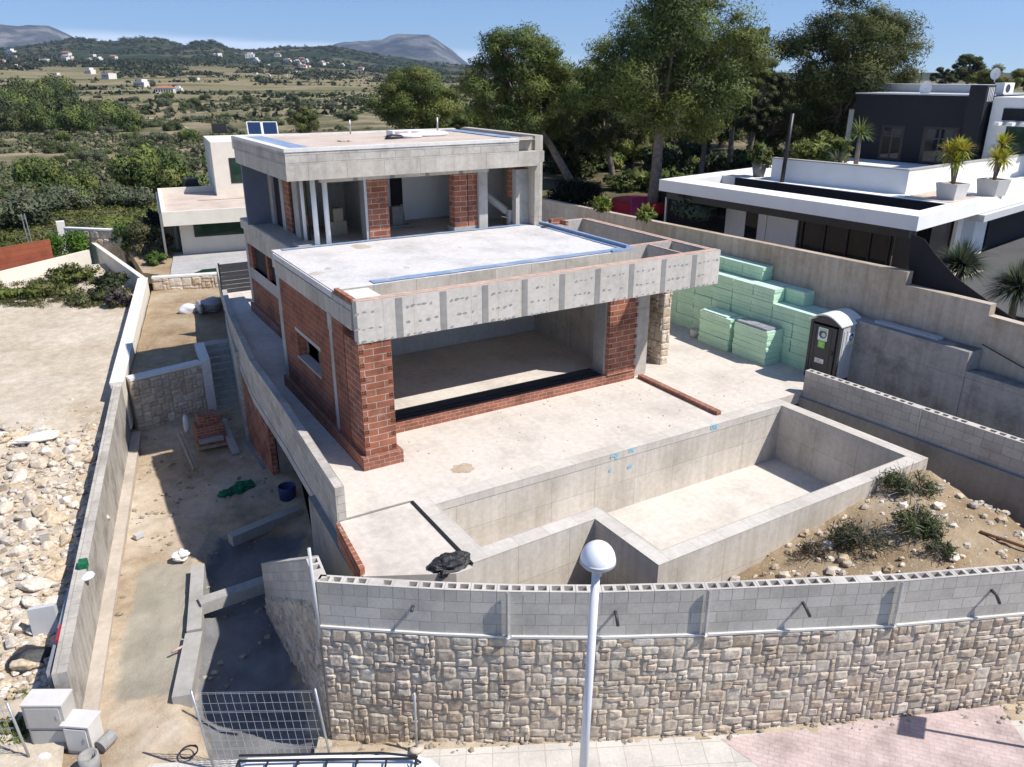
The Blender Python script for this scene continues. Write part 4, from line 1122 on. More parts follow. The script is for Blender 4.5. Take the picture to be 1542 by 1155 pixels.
# ------------------------------------------------------------------ portable toilet
tl = onz(1210, 565, 0)
toi = empty('portable_toilet', (tl.x, tl.y, 0), 'dark grey portable toilet with a white arched roof beside the green foam', 'toilet')
TW, TD = 1.16, 1.12
ang = math.atan2(onz(1258, 581, 0).y - tl.y, onz(1258, 581, 0).x - tl.x)
def TX(u, v, z):                                    # u along the front, v into depth
    c, s = math.cos(ang), math.sin(ang)
    return (tl.x + u * c - v * s, tl.y + u * s + v * c, z)
def tbox(mb, u0, v0, z0, u1, v1, z1, m=0):
    P = [TX(u0, v0, z0), TX(u1, v0, z0), TX(u1, v1, z0), TX(u0, v1, z0)]
    mb.prism([(p[0], p[1]) for p in P], z0, z1, m)
b = MB()
tbox(b, 0, 0, 0, TW, TD, .12)
tbox(b, 0, .04, .12, .10, TD, 2.02); tbox(b, TW - .10, .0, .12, TW, .10, 2.02); tbox(b, .0, 0, .12, .10, .04, 2.02)
tbox(b, .10, TD - .04, .12, TW - .1, TD, 2.02)
nseg = 12
def arch(u): return 2.0 + .26 * math.sin(math.pi * u / TW)
fr = [TX(0, .02, 1.99)] + [TX(TW * i / nseg, .02, arch(TW * i / nseg)) for i in range(nseg + 1)] + [TX(TW, .02, 1.99)]
b.face(fr); b.face([TX(0, TD - .02, 1.99)] + [TX(TW * i / nseg, TD - .02, arch(TW * i / nseg)) for i in range(nseg + 1)] + [TX(TW, TD - .02, 1.99)])
b.build('body', M['plasticgrey'], toi)
b = MB(); tbox(b, TW - .035, .102, .12, TW + .012, TD - .02, 2.0)
for k in range(5): tbox(b, TW + .012, .16 + k * .18, .2, TW + .03, .22 + k * .18, 1.85)
b.build('side_panel', M['plasticpale'], toi)
b = MB(); tbox(b, .14, -.03, .14, TW - .14, .06, 1.92)
for k in range(2): tbox(b, .2 + k * .6, -.045, .2, .26 + k * .6, -.03, 1.85)
door = b.build('door', M['plasticgrey'], toi, bevel=.01)
b = MB(); tbox(b, TW - .24, -.07, 1.0, TW - .18, -.03, 1.14); b.build('handle', M['darkmetal'], door)
b = MB()
for i in range(nseg):
    a, c = -.05 + (TW + .1) * i / nseg, -.05 + (TW + .1) * (i + 1) / nseg
    f = lambda u: 2.02 + .27 * math.sin(math.pi * (u + .05) / (TW + .1))
    q = [TX(a, -.08, f(a)), TX(c, -.08, f(c)), TX(c, TD + .06, f(c)), TX(a, TD + .06, f(a))]
    up = [(p[0], p[1], p[2] + .05) for p in q]
    b.face(up); b.face(q[::-1]); b.face([q[0], q[1], up[1], up[0]]); b.face([q[2], q[3], up[3], up[2]])
    if i == 0: b.face([q[3], q[0], up[0], up[3]])
    if i == nseg - 1: b.face([q[1], q[2], up[2], up[1]])
b.build('roof', M['plasticwhite'], toi)
def sticker(pl, y0):
    pass
b = MB()
def fquad(u0, z0, u1, z1, m, d=-.034): b.face([TX(u0, d, z0), TX(u1, d, z0), TX(u1, d, z1), TX(u0, d, z1)], m)
def fdisc(u, z, r0, m, d): b.face([TX(u + r0 * math.cos(t * .524), d, z + r0 * math.sin(t * .524)) for t in range(12)], m)
fquad(.36, 1.42, .72, 1.86, 0, -.048); fdisc(.54, 1.64, .15, 1, -.051); fdisc(.57, 1.62, .08, 3, -.054); fquad(.40, 1.75, .68, 1.82, 2, -.0525); fquad(.42, 1.765, .66, 1.79, 0, -.0535)
fquad(.40, 1.16, .66, 1.418, 2, -.0479)
for k in range(3): fquad(.44, 1.22 + k * .05, .62 - .04 * (k % 2), 1.235 + k * .05, 0, -.051)
b.build('door_sign', [M['plasticwhite'], M['stickerblue'], M['stickergreen'], M['stickeryellow'], M['stain']], door)
b = MB()
fquad(.36, .62, .70, .78, 0, -.048)
for k in range(3): fquad(.40, .65 + k * .04, .66 - .05 * k, .665 + k * .04, 4, -.051)
sign_mb = b
b.build('door_sign', [M['plasticwhite'], M['stickerblue'], M['stickergreen'], M['stickeryellow'], M['stain']], door)
b = MB()
d = TW + .034
b.face([TX(d, .40, 1.35), TX(d, .76, 1.35), TX(d, .76, 1.75), TX(d, .40, 1.75)], 0)
b.face([TX(d + .003, .58 + .13 * math.cos(t * .524), 1.6 + .13 * math.sin(t * .524)) for t in range(12)], 1)
b.face([TX(d + .006, .58 + .06 * math.cos(t * .524), 1.58 + .06 * math.sin(t * .524)) for t in range(12)], 0)
b.face([TX(d + .003, .46, 1.38), TX(d + .003, .70, 1.38), TX(d + .003, .70, 1.46), TX(d + .003, .46, 1.46)], 2)
b.build('side_sign', [M['plasticwhite'], M['stickerblue'], M['stickeryellow']], toi)

# ------------------------------------------------------------------ street
SD = Vector((.874, -.485)); SN = Vector((-.485, -.874))      # along the street, towards the road
def onstreet(x, y, dz_=0):
    z = -3.5
    for _ in range(8):
        p = onz(x, y, z + dz_); z = streetz(p.x, p.y)
    return p
c0 = Vector((-2.75, -4.52))
def SP(s, n): q = c0 + SD * s + SN * n; return (q.x, q.y, streetz(q.x, q.y))
b = MB(); b.prism([SP(-30, .45)[:2], SP(-30, 4.2)[:2], SP(40, 4.2)[:2], SP(40, .75)[:2]], lambda x, y: streetz(x, y) - .3, lambda x, y: streetz(x, y))
o = b.build('pavement', M['paver'])
o['kind'] = 'structure'
def fixuv(o, rot, sc_=1.0):
    uvl = o.data.uv_layers[0].data; c, s = math.cos(rot), math.sin(rot)
    for p in o.data.polygons:
        if abs(p.normal.z) < .75: continue
        for li in p.loop_indices:
            v = o.data.vertices[o.data.loops[li].vertex_index].co
            uvl[li].uv = ((v.x * c - v.y * s) * sc_, (v.x * s + v.y * c) * sc_)
fixuv(o, math.atan2(.485, .874))
b = MB()
pk = [onstreet(1085, 1113), onstreet(1150, 1160), onstreet(1600, 1200), onstreet(1505, 1062)]
b.face([(p.x, p.y, streetz(p.x, p.y) + .005) for p in pk]); o = b.build('pink_paving', M['pink']); o['kind'] = 'structure'; fixuv(o, .9)
b = MB(); b.prism([SP(-40, 4.35)[:2], SP(-40, 60)[:2], SP(60, 60)[:2], SP(60, 4.35)[:2]], lambda x, y: streetz(x, y) - .5, lambda x, y: streetz(x, y) - .13); o = b.build('road', M['asphalt']); o['kind'] = 'structure'
b = MB(); b.prism([SP(-40, 4.2)[:2], SP(-40, 4.35)[:2], SP(60, 4.35)[:2], SP(60, 4.2)[:2]], lambda x, y: streetz(x, y) - .5, lambda x, y: streetz(x, y) + .004); o = b.build('kerb_strip', M['conc_plain']); o['kind'] = 'structure'
def soilz(x, y):
    n = (Vector((x, y)) - c0).dot(SN)
    return streetz(x, y) - .06 + .06 * fbm(x, y, 1.6, 5, 8) + (.03 if n > .3 else -.10)
b = MB(); quadgrid(b, [(*SP(-.3, .62)[:2], 0), (*SP(18, .80)[:2], 0), (*SP(18, -.1)[:2], 0), (*SP(-.3, -.1)[:2], 0)], 160, 12, soilz); o = b.build('soil_strip', M['drive'], None, True); o['kind'] = 'structure'
# small rubble at the wall foot
b = MB(); rr = random.Random(12)
for k in range(420):
    s, n_ = rr.uniform(.1, 16), rr.uniform(.12, .75) ** 1.2
    q = SP(s, n_); r_ = rr.uniform(.015, .06)
    kk = rr.uniform(.6, 1.1); b.blob((q[0], q[1], soilz(q[0], q[1]) + r_ * .3), (r_ * 1.3, r_, r_ * .8), k, .5, 0, 6, 4, tuple(kk * x for x in (.42, .37, .31)), 2)
o = b.build('foot_rubble', M['rock']); o['kind'] = 'stuff'; tag(o, 'loose rubble along the foot of the front stone wall', 'rubble')
p1, p2 = onstreet(612, 1012), onstreet(628, 1132)
q = onstreet(628, 1130)
e = empty('thin_post', (q.x, q.y, q.z), 'thin grey fence post standing before the left part of the stone wall', 'post')
b = MB(); b.tube([(q.x, q.y, q.z), (q.x + .02, q.y + .03, q.z + 1.5)], .028, 8); b.build('post_tube', M['galv'], e, True)
b = MB(); b.blob((q.x, q.y, q.z + .03), (.16, .13, .07), 2, .3); b.build('footing', M['mortar'], e, True)

# street lamp
lp = onz(901, 829, 2.4)
tz = (lp - CAMP).dot(_fw)
gr = 27 / FPX * tz
lx, ly = lp.x, lp.y
lamp = empty('street_lamp', (lx, ly, streetz(lx, ly)), 'white street lamp with an opal dome on a slim pole', 'street lamp')
b = MB(); zb = lp.z - gr * .95
b.tube([(lx - .10, ly + .06, streetz(lx, ly)), (lx - .015, ly + .01, zb)], [.085, .07], 16); b.build('pole', M['lamppole'], lamp, True)
b = MB(); b.lathe((lx, ly, lp.z - gr * .62), [(gr * 1.0, 0)] + [(gr * math.cos(t * math.pi / 24), gr * 1.16 * math.sin(t * math.pi / 24)) for t in range(0, 13)], 28); b.build('dome', M['lampglobe'], lamp, True)
b = MB(); b.lathe((lx, ly, lp.z - gr * .62), [(gr * 1.03, .02), (gr * 1.03, -.03), (gr * .85, -.09), (gr * .45, -.13), (.075, -.15), (.075, -.3)], 28); b.build('lamp_base', M['plasticpale'], lamp, True)
b = MB(); b.lathe((lx - .1, ly + .06, streetz(lx, ly)), [(.16, 0), (.16, .04), (.1, .07), (.1, .3), (.086, .32)], 16); b.build('pole_base', M['lamppole'], lamp, True)

# van parked below the frame edge
va, vc = onz(345, 1137, -1.62), onz(640, 1133, -1.62)
vd = (vc - va).normalized(); vn = Vector((vd.y, -vd.x, 0))
van = empty('parked_van', (0, 0, 0), 'white van with a black roof rack parked by the pavement', 'van')
vo = va + vd * 2.35 + vn * .95
gz = streetz(vo.x, vo.y) - .13
van.location = (vo.x, vo.y, gz); van.rotation_euler = (0, 0, math.atan2(vd.y, vd.x))
H = -1.62 - gz
prof = [(-2.35, .35), (-2.38, H * .55), (-2.2, H - .12), (-2.0, H - .02), (-.5, H + .02), (.95, H - .02), (1.25, H - .10), (1.95, H * .58), (2.55, H * .46), (2.68, H * .3), (2.66, .32)]
def extr(mb, prof, y0, y1, inset=.0, m=0):
    n = len(prof)
    A = [(x, y0, z) for x, z in prof]; B = [(x, y1, z) for x, z in prof]
    mb.face(A, m); mb.face(B[::-1], m)
    for i in range(n): mb.face([A[i], B[i], B[(i + 1) % n], A[(i + 1) % n]], m)
b = MB(); extr(b, prof, -.9, .9); o = part_local(b.build('body', M['carwhite'], van, False, .09))
b = MB(); b.face([(1.32, -.74, H - .14), (1.92, -.8, H * .62), (1.92, .8, H * .62), (1.32, .74, H - .14)]); 
for v in range(len(b.v)): b.v[v] = (b.v[v][0] + .012, b.v[v][1], b.v[v][2] + .012)
part_local(b.build('windscreen', M['glass'], van))
for y in (-.905, .905):
    b = MB(); b.face([(.1, y, H * .6), (1.5, y, H * .6), (1.12, y, H - .2), (.1, y, H - .2)]); part_local(b.build('side_window', M['glass'], van))
    b = MB(); b.box(1.5, y - .1 if y < 0 else y, H * .58, 1.58, y if y < 0 else y + .12, H * .72); part_local(b.build('mirror', M['plasticgrey'], van))
    for x in (-1.55, 1.75):
        w = MB(); 
        for k in range(20):
            t0, t1 = 2 * math.pi * k / 20, 2 * math.pi * (k + 1) / 20
            s_ = 1 if y > 0 else -1
            c_ = lambda r_, t, yy: (x + r_ * math.cos(t), yy, .33 + r_ * math.sin(t))
            w.face([c_(.33, t0, y - .2 * s_), c_(.33, t1, y - .2 * s_), c_(.33, t1, y + .01 * s_), c_(.33, t0, y + .01 * s_)])
            w.face([c_(.33, t0, y + .01 * s_), c_(.33, t1, y + .01 * s_), c_(.2, t1, y + .012 * s_), c_(.2, t0, y + .012 * s_)])
            w.face([c_(.2, t0, y + .012 * s_), c_(.2, t1, y + .012 * s_), (x, y + .013 * s_, .33)], 1)
        part_local(w.build('wheel', [M['tarp'], M['galv']], van))
b = MB()
zr_ = H + .10
for y in (-.72, .72): b.tube([(-2.1, y, zr_), (1.0, y, zr_), (1.1, y, zr_ - .1)], .025, 6)
for k in range(7): b.tube([(-2.1 + k * .52, -.72, zr_), (-2.1 + k * .52, .72, zr_)], .02, 6)
for k in (0, 2, 4, 6):
    for y in (-.72, .72): b.tube([(-2.1 + k * .52, y, H - .06), (-2.1 + k * .52, y, zr_)], .025, 6)
b.tube([(-2.1, .78, zr_ + .06), (.4, .78, zr_ + .08), (1.05, .74, zr_ + .02)], .022, 6)
part_local(b.build('roof_rack', M['darkmetal'], van))
b = MB()
for k in range(5): b.box(-2.0 + k * .55, -.6, H + .001, -1.6 + k * .55, .6, H + .035)
part_local(b.build('roof_ribs', M['carwhite'], van, False, .015))
b = MB(); b.tube([(1.0, .45, H), (.9, .45, H + .25)], .012, 5); part_local(b.build('antenna', M['darkmetal'], van))

# utility cabinets beside the wall end
def cabinet(px0, px1, label, w, d, h, m, split=None):
    a = onstreet(*px0); c = onstreet(*px1); x, y = (a.x + c.x) / 2, (a.y + c.y) / 2; z = streetz(x, y)
    dr = (c - a); dr.z = 0; dr.normalize(); w = (Vector((c.x - a.x, c.y - a.y))).length if w is None else w
    nn = Vector((dr.y, -dr.x, 0))
    e = empty('utility_cabinet', (x, y, z), label, 'cabinet', 'utility cabinets at the wall end')
    e.rotation_euler = (0, 0, math.atan2(dr.y, dr.x))
    b = MB()
    if split: b.box(-w / 2, 0, -.1, w / 2, d, h * split - .01); b.box(-w / 2 - .02, -.02, h * split, w / 2 + .02, d + .02, h - .04)
    else: b.box(-w / 2, 0, -.1, w / 2, d, h - .04)
    body = part_local(b.build('body', m, e, False, .012))
    b = MB(); b.box(-w / 2 - .03, -.04, h - .04, w / 2 + .03, d + .03, h); part_local(b.build('lid', M['cabinetpale'], e, False, .012))
    z0 = h * split + .05 if split else .12
    b = MB(); b.box(-w / 2 + .05, -.045, z0, w / 2 - .05, -.022, h - .09)
    dd = part_local(b.build('door', m, e, False, .006))
    b = MB(); b.box(w / 2 - .12, -.06, (z0 + h) / 2 - .05, w / 2 - .09, -.045, (z0 + h) / 2 + .05); o = b.build('handle', M['galv'], dd); o.location = (0, 0, 0)
    if split:
        b = MB(); b.box(-w / 2 + .05, -.025, .05, w / 2 - .05, -.003, h * split - .06); part_local(b.build('lower_door', m, e, False, .006))
    return e
cabinet((52, 1130), (108, 1128), 'tall two part grey utility cabinet at the end of the boundary wall', None, .42, 1.25, M['cabinet'], .48)
cabinet((104, 1134), (142, 1136), 'lower white topped utility cabinet beside the tall one', None, .42, .78, M['cabinetpale'])
q = onstreet(138, 1160)
b = MB(); b.lathe((q.x, q.y, q.z), [(0, 0), (.2, 0), (.2, .42), (.16, .42), (.16, .1), (0, .1)], 18); tag(b.build('clay_pipe', M['stain'], None, True), 'upright grey pipe stump at the pavement edge', 'pipe')
q = onstreet(162, 1130)
b = MB(); b.tube([(q.x - .12, q.y, q.z + .16), (q.x + .15, q.y + .2, q.z + .2)], .15, 12); tag(b.build('concrete_pipe', M['stain'], None, False), 'short grey pipe lying on its side behind the low cabinet', 'pipe')
q = onstreet(70, 1146)
b = MB(); b.blob((q.x, q.y, q.z + .1), (.24, .15, .12), 5, .3, 0, 14, 9); tag(b.build('boulder', M['coping'], None, True), 'smooth cream boulder before the tall cabinet', 'rock')
q = onstreet(285, 1135)
b = MB(); b.tube([(q.x + .18 * math.cos(t), q.y + .18 * math.sin(t), q.z + .03 + .004 * t) for t in [k * .4 for k in range(34)]], .012, 5); tag(b.build('cable_coil', M['tarp'], None, True), 'small black cable coil lying at the ramp entrance', 'cable')

# traffic sign just outside the frame, its shadow falls on the pink paving
q = onstreet(1381, 1097); hs = 3.3; sx_, sy_ = q.x + .51 * hs, q.y - .55 * hs; sz_ = streetz(sx_, sy_)
e = empty('traffic_sign', (sx_, sy_, sz_), 'street sign post at the right edge casting its shadow on the pink paving', 'sign')
b = MB(); b.tube([(sx_, sy_, sz_), (sx_, sy_, sz_ + hs + .3)], .035, 8); b.build('sign_post', M['galv'], e, True)
b = MB(); b.obox((sx_, sy_ + .06), (.85, .5), .33, .012, sz_ + hs - .33, sz_ + hs + .33); b.build('sign_plate', M['galv'], e)

# fence panels
def fence(a, c, h, label, lean=(0, 0), nv=11, post2=True, col='galv'):
    a, c = Vector(a), Vector(c); e = empty('mesh_fence', a, label, 'fence')
    L = (c - a).length; d = (c - a) / L; ln = Vector((lean[0], lean[1], 0))
    def P(s, z): return a + d * s + Vector((0, 0, z)) + ln * (z / h)
    b = MB()
    k = 0
    while k * .155 <= L: b.tube([P(k * .155, .03), P(k * .155, h)], .0045, 4, 0, False); k += 1
    for i in range(int(h / .24) + 1):
        b.tube([P(0, .04 + i * .24), P(L, .04 + i * .24)], .005, 4, 0, False)
        if i % 2 == 0: b.tube([P(0, .075 + i * .24), P(L, .075 + i * .24)], .005, 4, 0, False)
    b.build('mesh_panel', M[col], e)
    for s in ((0, L) if post2 else (0,)):
        b = MB(); b.tube([P(s, -.05), P(s, h + .05)], .026, 8); b.build('fence_post', M['galv'], e, True)
    return e
a = onstreet(322, 1158); c = onstreet(500, 1150)
a2 = Vector((a.x, a.y, a.z)); fence(a2, (c.x, c.y, a.z), 2.0, 'wire mesh fence panel closing the ramp beside the stone wall', (-.15, .1))
a = onstreet(48, 1150); c = onstreet(-150, 1168)
fence((a.x, a.y, a.z), (c.x, c.y, c.z), 1.65, 'wire mesh fence panel in front of the rubble plot', (-.12, .0))
q = onstreet(46, 1152); b = MB(); b.blob((q.x, q.y, q.z + .05), (.2, .16, .09), 6, .3); tag(b.build('fence_block', M['coping'], None, True), 'white concrete foot of the mesh fence at the rubble plot', 'block')

# ------------------------------------------------------------------ bare plot left of the wall
def wallx(y):
    for (a, c) in (((-7.45, -1.25), (-4.47, 14.25)), ((-4.47, 14.25), (-1.5, 28.6)), ((-1.5, 28.6), (-3.05, 41.5))):
        if y <= c[1]: return a[0] + (c[0] - a[0]) * (y - a[1]) / (c[1] - a[1])
    return -3
def plotz0(x, y):
    t = (y + 1.25) / 15.5
    z = -3.45 + 1.4 * min(t, 1) + max(0, y - 14.25) * .028
    return z
def plotz(x, y):
    z = plotz0(x, y) + .10 * fbm(x, y, .35, 5, 2) + .03 * fbm(x, y, 2.2, 4, 3)
    rub = max(0, min(1, (13.5 - y) / 2.5))
    z += rub * (.12 * fbm(x, y, 1.3, 4, 9) - .12)
    if y < -2: z -= (-2 - y) * .1
    return z
b = MB(); nx, ny = 70, 110
i0 = 0
for j in range(ny + 1):
    y = -3.2 + 41 * (j / ny)
    for i in range(nx + 1):
        x = wallx(y) - .2 - 34 * (1 - i / nx) ** 1.6
        b.v.append((x, y, plotz(x, y)))
for j in range(ny):
    for i in range(nx):
        a = j * (nx + 1) + i; b.f.append((a, a + 1, a + nx + 2, a + nx + 1)); b.m.append(0); b.uv.append(None); b.c.append(None)
o = b.build('bare_plot', M['bareplot'], None, True); o['kind'] = 'structure'
# individual rocks
RK = []
pal = [(.68, .59, .48), (.72, .65, .56), (.60, .52, .42), (.64, .53, .38), (.55, .50, .44), (.75, .69, .61), (.61, .49, .35)]
for k in range(10):
    b = MB(); rr = random.Random(100 + k)
    import bmesh
    bm = bmesh.new(); ex = (1, rr.uniform(.6, .9), rr.uniform(.5, .75))
    for _ in range(rr.randrange(13, 20)):
        d = Vector((rr.gauss(0, 1), rr.gauss(0, 1), rr.gauss(0, 1))).normalized() * rr.uniform(.78, 1.05)
        bm.verts.new((d.x * ex[0], d.y * ex[1], d.z * ex[2]))
    bmesh.ops.convex_hull(bm, input=bm.verts[:])
    bmesh.ops.bevel(bm, geom=bm.edges[:], offset=.05, segments=1, affect='EDGES')
    for f in bm.faces: b.face([v.co[:] for v in f.verts], 0, None, pal[k % 7])
    bm.free()
    o = b.build('rubble_rock', M['rock']); RK.append(o)
rr = random.Random(77); usedr = set(); cnt = 0; placed = []
def put_rock(x, y, s, label, group):
    k = rr.randrange(10); o = RK[k]
    if k in usedr: o = o.copy(); COL.objects.link(o)
    usedr.add(k)
    o.location = (x, y, plotz(x, y) + s * .14); o.rotation_euler = (rr.uniform(-.4, .4), rr.uniform(-.4, .4), rr.uniform(0, 6.3)); o.scale = (s, s, s * rr.uniform(.8, 1.15))
    tag(o, label, 'rock', group)
big = [((115, 945), .5), ((30, 940), .45), ((150, 780), .42), ((60, 770), .5), ((55, 880), .5), ((85, 905), .42), ((40, 790), .42), ((70, 680), .38), ((30, 690), .36), ((110, 665), .36), ((130, 690), .42), ((20, 700), .32), ((10, 765), .42), ((85, 778), .46), ((48, 672), .34)]
for i, (p, s) in enumerate(big):
    q = onz(*p, -3.0)
    for _ in range(4): q = onz(*p, plotz(q.x, q.y) + .1)
    placed.append((q.x, q.y, s)); put_rock(q.x, q.y, s, 'large pale limestone boulder among the rubble on the bare plot', 'large boulders in the rubble')
tries = 0
while cnt < 270 and tries < 9000:
    tries += 1
    x_, y_ = rr.uniform(-20, 175), rr.uniform(642, 1035)
    q = onz(x_, y_, -3.0)
    for _ in range(3): q = onz(x_, y_, plotz(q.x, q.y) + .05)
    if q.x > wallx(q.y) - .42 or q.y < -1.5: continue
    dens = min(1, (y_ - 634) / 25)
    if rr.random() > dens: continue
    s = rr.choice([.11, .14, .17, .2, .24, .28, .34, .42])
    if any((q.x - a) ** 2 + (q.y - c) ** 2 < (.62 * (s + d)) ** 2 for a, c, d in placed): continue
    placed.append((q.x, q.y, s)); put_rock(q.x, q.y, s, 'broken limestone rock in the rubble spread on the bare plot', 'rocks in the rubble'); cnt += 1
b = MB()
for k in range(2600):
    x_, y_ = rr.uniform(-30, 185), rr.uniform(600, 1050)
    if rr.random() > .04 + min(1, max(0, y_ - 625) / 50) ** 1.5: continue
    q = onz(x_, y_, -3.0)
    for _ in range(2): q = onz(x_, y_, plotz(q.x, q.y))
    if q.x > wallx(q.y) - .35 or q.y < -1.8: continue
    r_ = rr.uniform(.02, .085); kk = rr.uniform(.75, 1.15)
    b.blob((q.x, q.y, plotz(q.x, q.y) + r_ * .2), (r_ * 1.3, r_, r_ * .7), k, .6, 0, 5, 3, tuple(min(.8, kk * c) for c in rr.choice(pal)), 2)
o = b.build('rubble_gravel', M['rock']); o['kind'] = 'stuff'; tag(o, 'small stone chippings between the rocks of the bare plot', 'gravel')
q = onz(60, 661, plotz(-8.5, 13)); b = MB(); b.blob((q.x, q.y, q.z + .08), (.75, .3, .15), 4, .4, 0, 12, 7); tag(b.build('white_slab', M['coping'], None, False), 'bright white broken slab at the top edge of the rubble', 'slab')
q = onz(70, 822, -3.0); b = MB(); b.box(q.x - .12, q.y - .05, q.z - .2, q.x + .12, q.y + .05, q.z + .42); tag(b.build('upright_block', M['block']), 'grey block standing upright among the rubble', 'block')
# board and sheets leaning behind the wall end
q = onz(66, 935, -3.0); b = MB(); b.prism([(q.x - .28, q.y - .2), (q.x + .3, q.y - .32), (q.x + .36, q.y - .22), (q.x - .22, q.y - .1)], -3.3, -2.45); tag(b.build('grey_board', M['plasticpale']), 'pale blue grey board leaning behind the boundary wall', 'board')
wv = (Vector((-4.47, 14.25)) - Vector((-7.45, -1.25))).normalized()
b = MB(); A = Vector((-7.45, -1.25)) + Vector((-wv.y, wv.x)) * .42
P_ = [A + wv * .2, A + wv * 3.4]
nl = Vector((-wv.y, wv.x))
b.prism([(P_[0] + nl * .02)[:], (P_[1] + nl * .02)[:], (P_[1] - nl * .05)[:], (P_[0] - nl * .05)[:]], -3.5, -2.35)
tag(b.build('sign_panel', M['galv']), 'long grey metal panel leaning along the outer side of the boundary wall', 'panel')
b = MB(); b.prism([(P_[0] + wv * .9 - nl * .055)[:], (P_[0] + wv * 1.5 - nl * .055)[:], (P_[0] + wv * 1.5 - nl * .10)[:], (P_[0] + wv * .9 - nl * .10)[:]], -3.1, -2.22); tag(b.build('red_marker', M['red']), 'red piece of board between the metal panel and the boundary wall', 'board')
q = onz(125, 850, -2.0); b = MB(); b.obox((q.x, q.y), wv, .14, .1, -2.12, -1.9); tag(b.build('dark_bucket', M['net'], None, False, .02), 'small dark green tub on top of the boundary wall', 'tub')
b = MB(); b.blob((q.x + .05, q.y - .42, -2.12), (.16, .2, .06), 3, .4); tag(b.build('work_gloves', M['bag'], None, True), 'white gloves lying on the boundary wall by the tub', 'gloves')
q = onstreet(30, 1010); b = MB(); z = plotz(q.x, q.y + 2)
q = onz(45, 1000, -3.45); b.blob((q.x, q.y, -3.35), (.55, .4, .32), 11, .35, 0, 16, 10); tag(b.build('black_sack', M['tarp'], None, True), 'black plastic sack in the shade behind the tall cabinet', 'sack')

q = onstreet(14, 1120)
# ------------------------------------------------------------------ dark neighbouring villa on the right
nv_ = empty('modern_villa', (24, 3, 2.7), 'charcoal and white modern villa with a broad white roof terrace beyond the retaining wall', 'house')
ZR = 5.3
A_, B_, C_ = onz(993, 270, ZR), onz(1384, 326, ZR), onz(1542, 286, ZR)
E1 = (A_ - B_); LN = E1.length; E1.normalize(); E2 = (C_ - B_).normalized()
def NP(u, v): q = B_ + E1 * u + E2 * v; return (q.x, q.y)
def nbox(mb, u0, v0, z0, u1, v1, z1, m=0, mt=None): mb.prism([NP(u0, v0), NP(u1, v0), NP(u1, v1), NP(u0, v1)], z0, z1, m, True, mt)
def uvof(p):
    d = p - B_; a, b_, c, d_ = E1.x, E2.x, E1.y, E2.y; det = a * d_ - b_ * c
    return ((d.x * d_ - b_ * d.y) / det, (a * d.y - c * d.x) / det)
def NV(x, y, v):
    """pixel -> (u, z) on the vertical plane at depth v behind the fascia"""
    r = ray(x, y); n = Vector((-E1.y, E1.x, 0)); P0 = B_ + E2 * v
    t = (P0 - CAMP).dot(n) / r.dot(n); p = CAMP + r * t
    return uvof(p)[0], p.z
pu0 = uvof(onz(1073, 265, ZR)); pu1 = uvof(onz(1430, 308, ZR)); pf = uvof(onz(1385, 317, ZR))
VB = 14.0; VE = 22.0
p0v, p1v = pf[1], pu1[1] + .1
uA, uB = min(LN - 1.0, pu0[0]), max(.55, pu1[0])
b = MB()
nbox(b, 0, 0, 4.8, LN, p0v, ZR); nbox(b, 0, p1v, 4.8, LN, VE, ZR); nbox(b, uA, p0v, 4.8, LN, p1v, ZR - .001); nbox(b, 0, p0v, 4.8, uB, p1v, ZR - .001)
b.build('roof_slab', M['white'], nv_)
b = MB(); nbox(b, uB, p0v, 4.8, uA, p1v, 4.86); nbox(b, uB + .02, p1v - .03, 4.86, uA - .8, p1v - .002, ZR - .02); b.build('roof_recess', M['shade'], nv_)
b = MB(); nbox(b, .45, p1v + .25, ZR + .002, 2.4, 6.8, ZR + .014); b.build('roof_gravel', M['roofpink'], nv_)
b = MB(); nbox(b, .35, .25, 4.46, LN - .3, .55, 4.796); b.build('awning_box', M['darkmetal'], nv_)
# ground floor walls and glass
WV = 1.7
def wallseg(x0, x1, ypx, m, name, z0=2.6, z1=4.8, v=WV, th=.2):
    u0, u1 = NV(x0, ypx, v)[0], NV(x1, ypx, v)[0]
    b = MB(); nbox(b, min(u0, u1), v, z0, max(u0, u1), v + th, z1); return b.build(name, M[m], nv_)
wallseg(985, 1066, 320, 'shade', 'shaded_opening', v=3.4)  # black slab stands for the shade in the opening
wallseg(1066, 1092, 330, 'glass', 'window')
wallseg(1092, 1122, 335, 'white', 'white_wall'); wallseg(1122, 1140, 340, 'glass', 'window'); wallseg(1140, 1158, 345, 'white', 'white_wall', v=WV + .003)
wallseg(1158, 1200, 345, 'white', 'white_wall', v=WV - .05)
wallseg(1200, 1345, 365, 'glass', 'window'); wallseg(1345, 1372, 380, 'darkmetal', 'door')
b = MB()
for k, xx in enumerate((1206, 1240, 1275, 1310, 1340)):
    u = NV(xx, 360, WV - .06)[0]; nbox(b, u - .03, WV - .06, 2.6, u + .03, WV - .003, 4.8)
b.build('window_frame', M['darkmetal'], nv_)
b = MB(); u = NV(1002, 315, .5)[0]; nbox(b, u - .05, .5, 2.6, u + .05, .6, 4.46); u = NV(1150, 350, .5)[0]; nbox(b, u - .03, .55, 2.6, u + .03, .61, 4.46); b.build('awning_post', M['galv'], nv_)
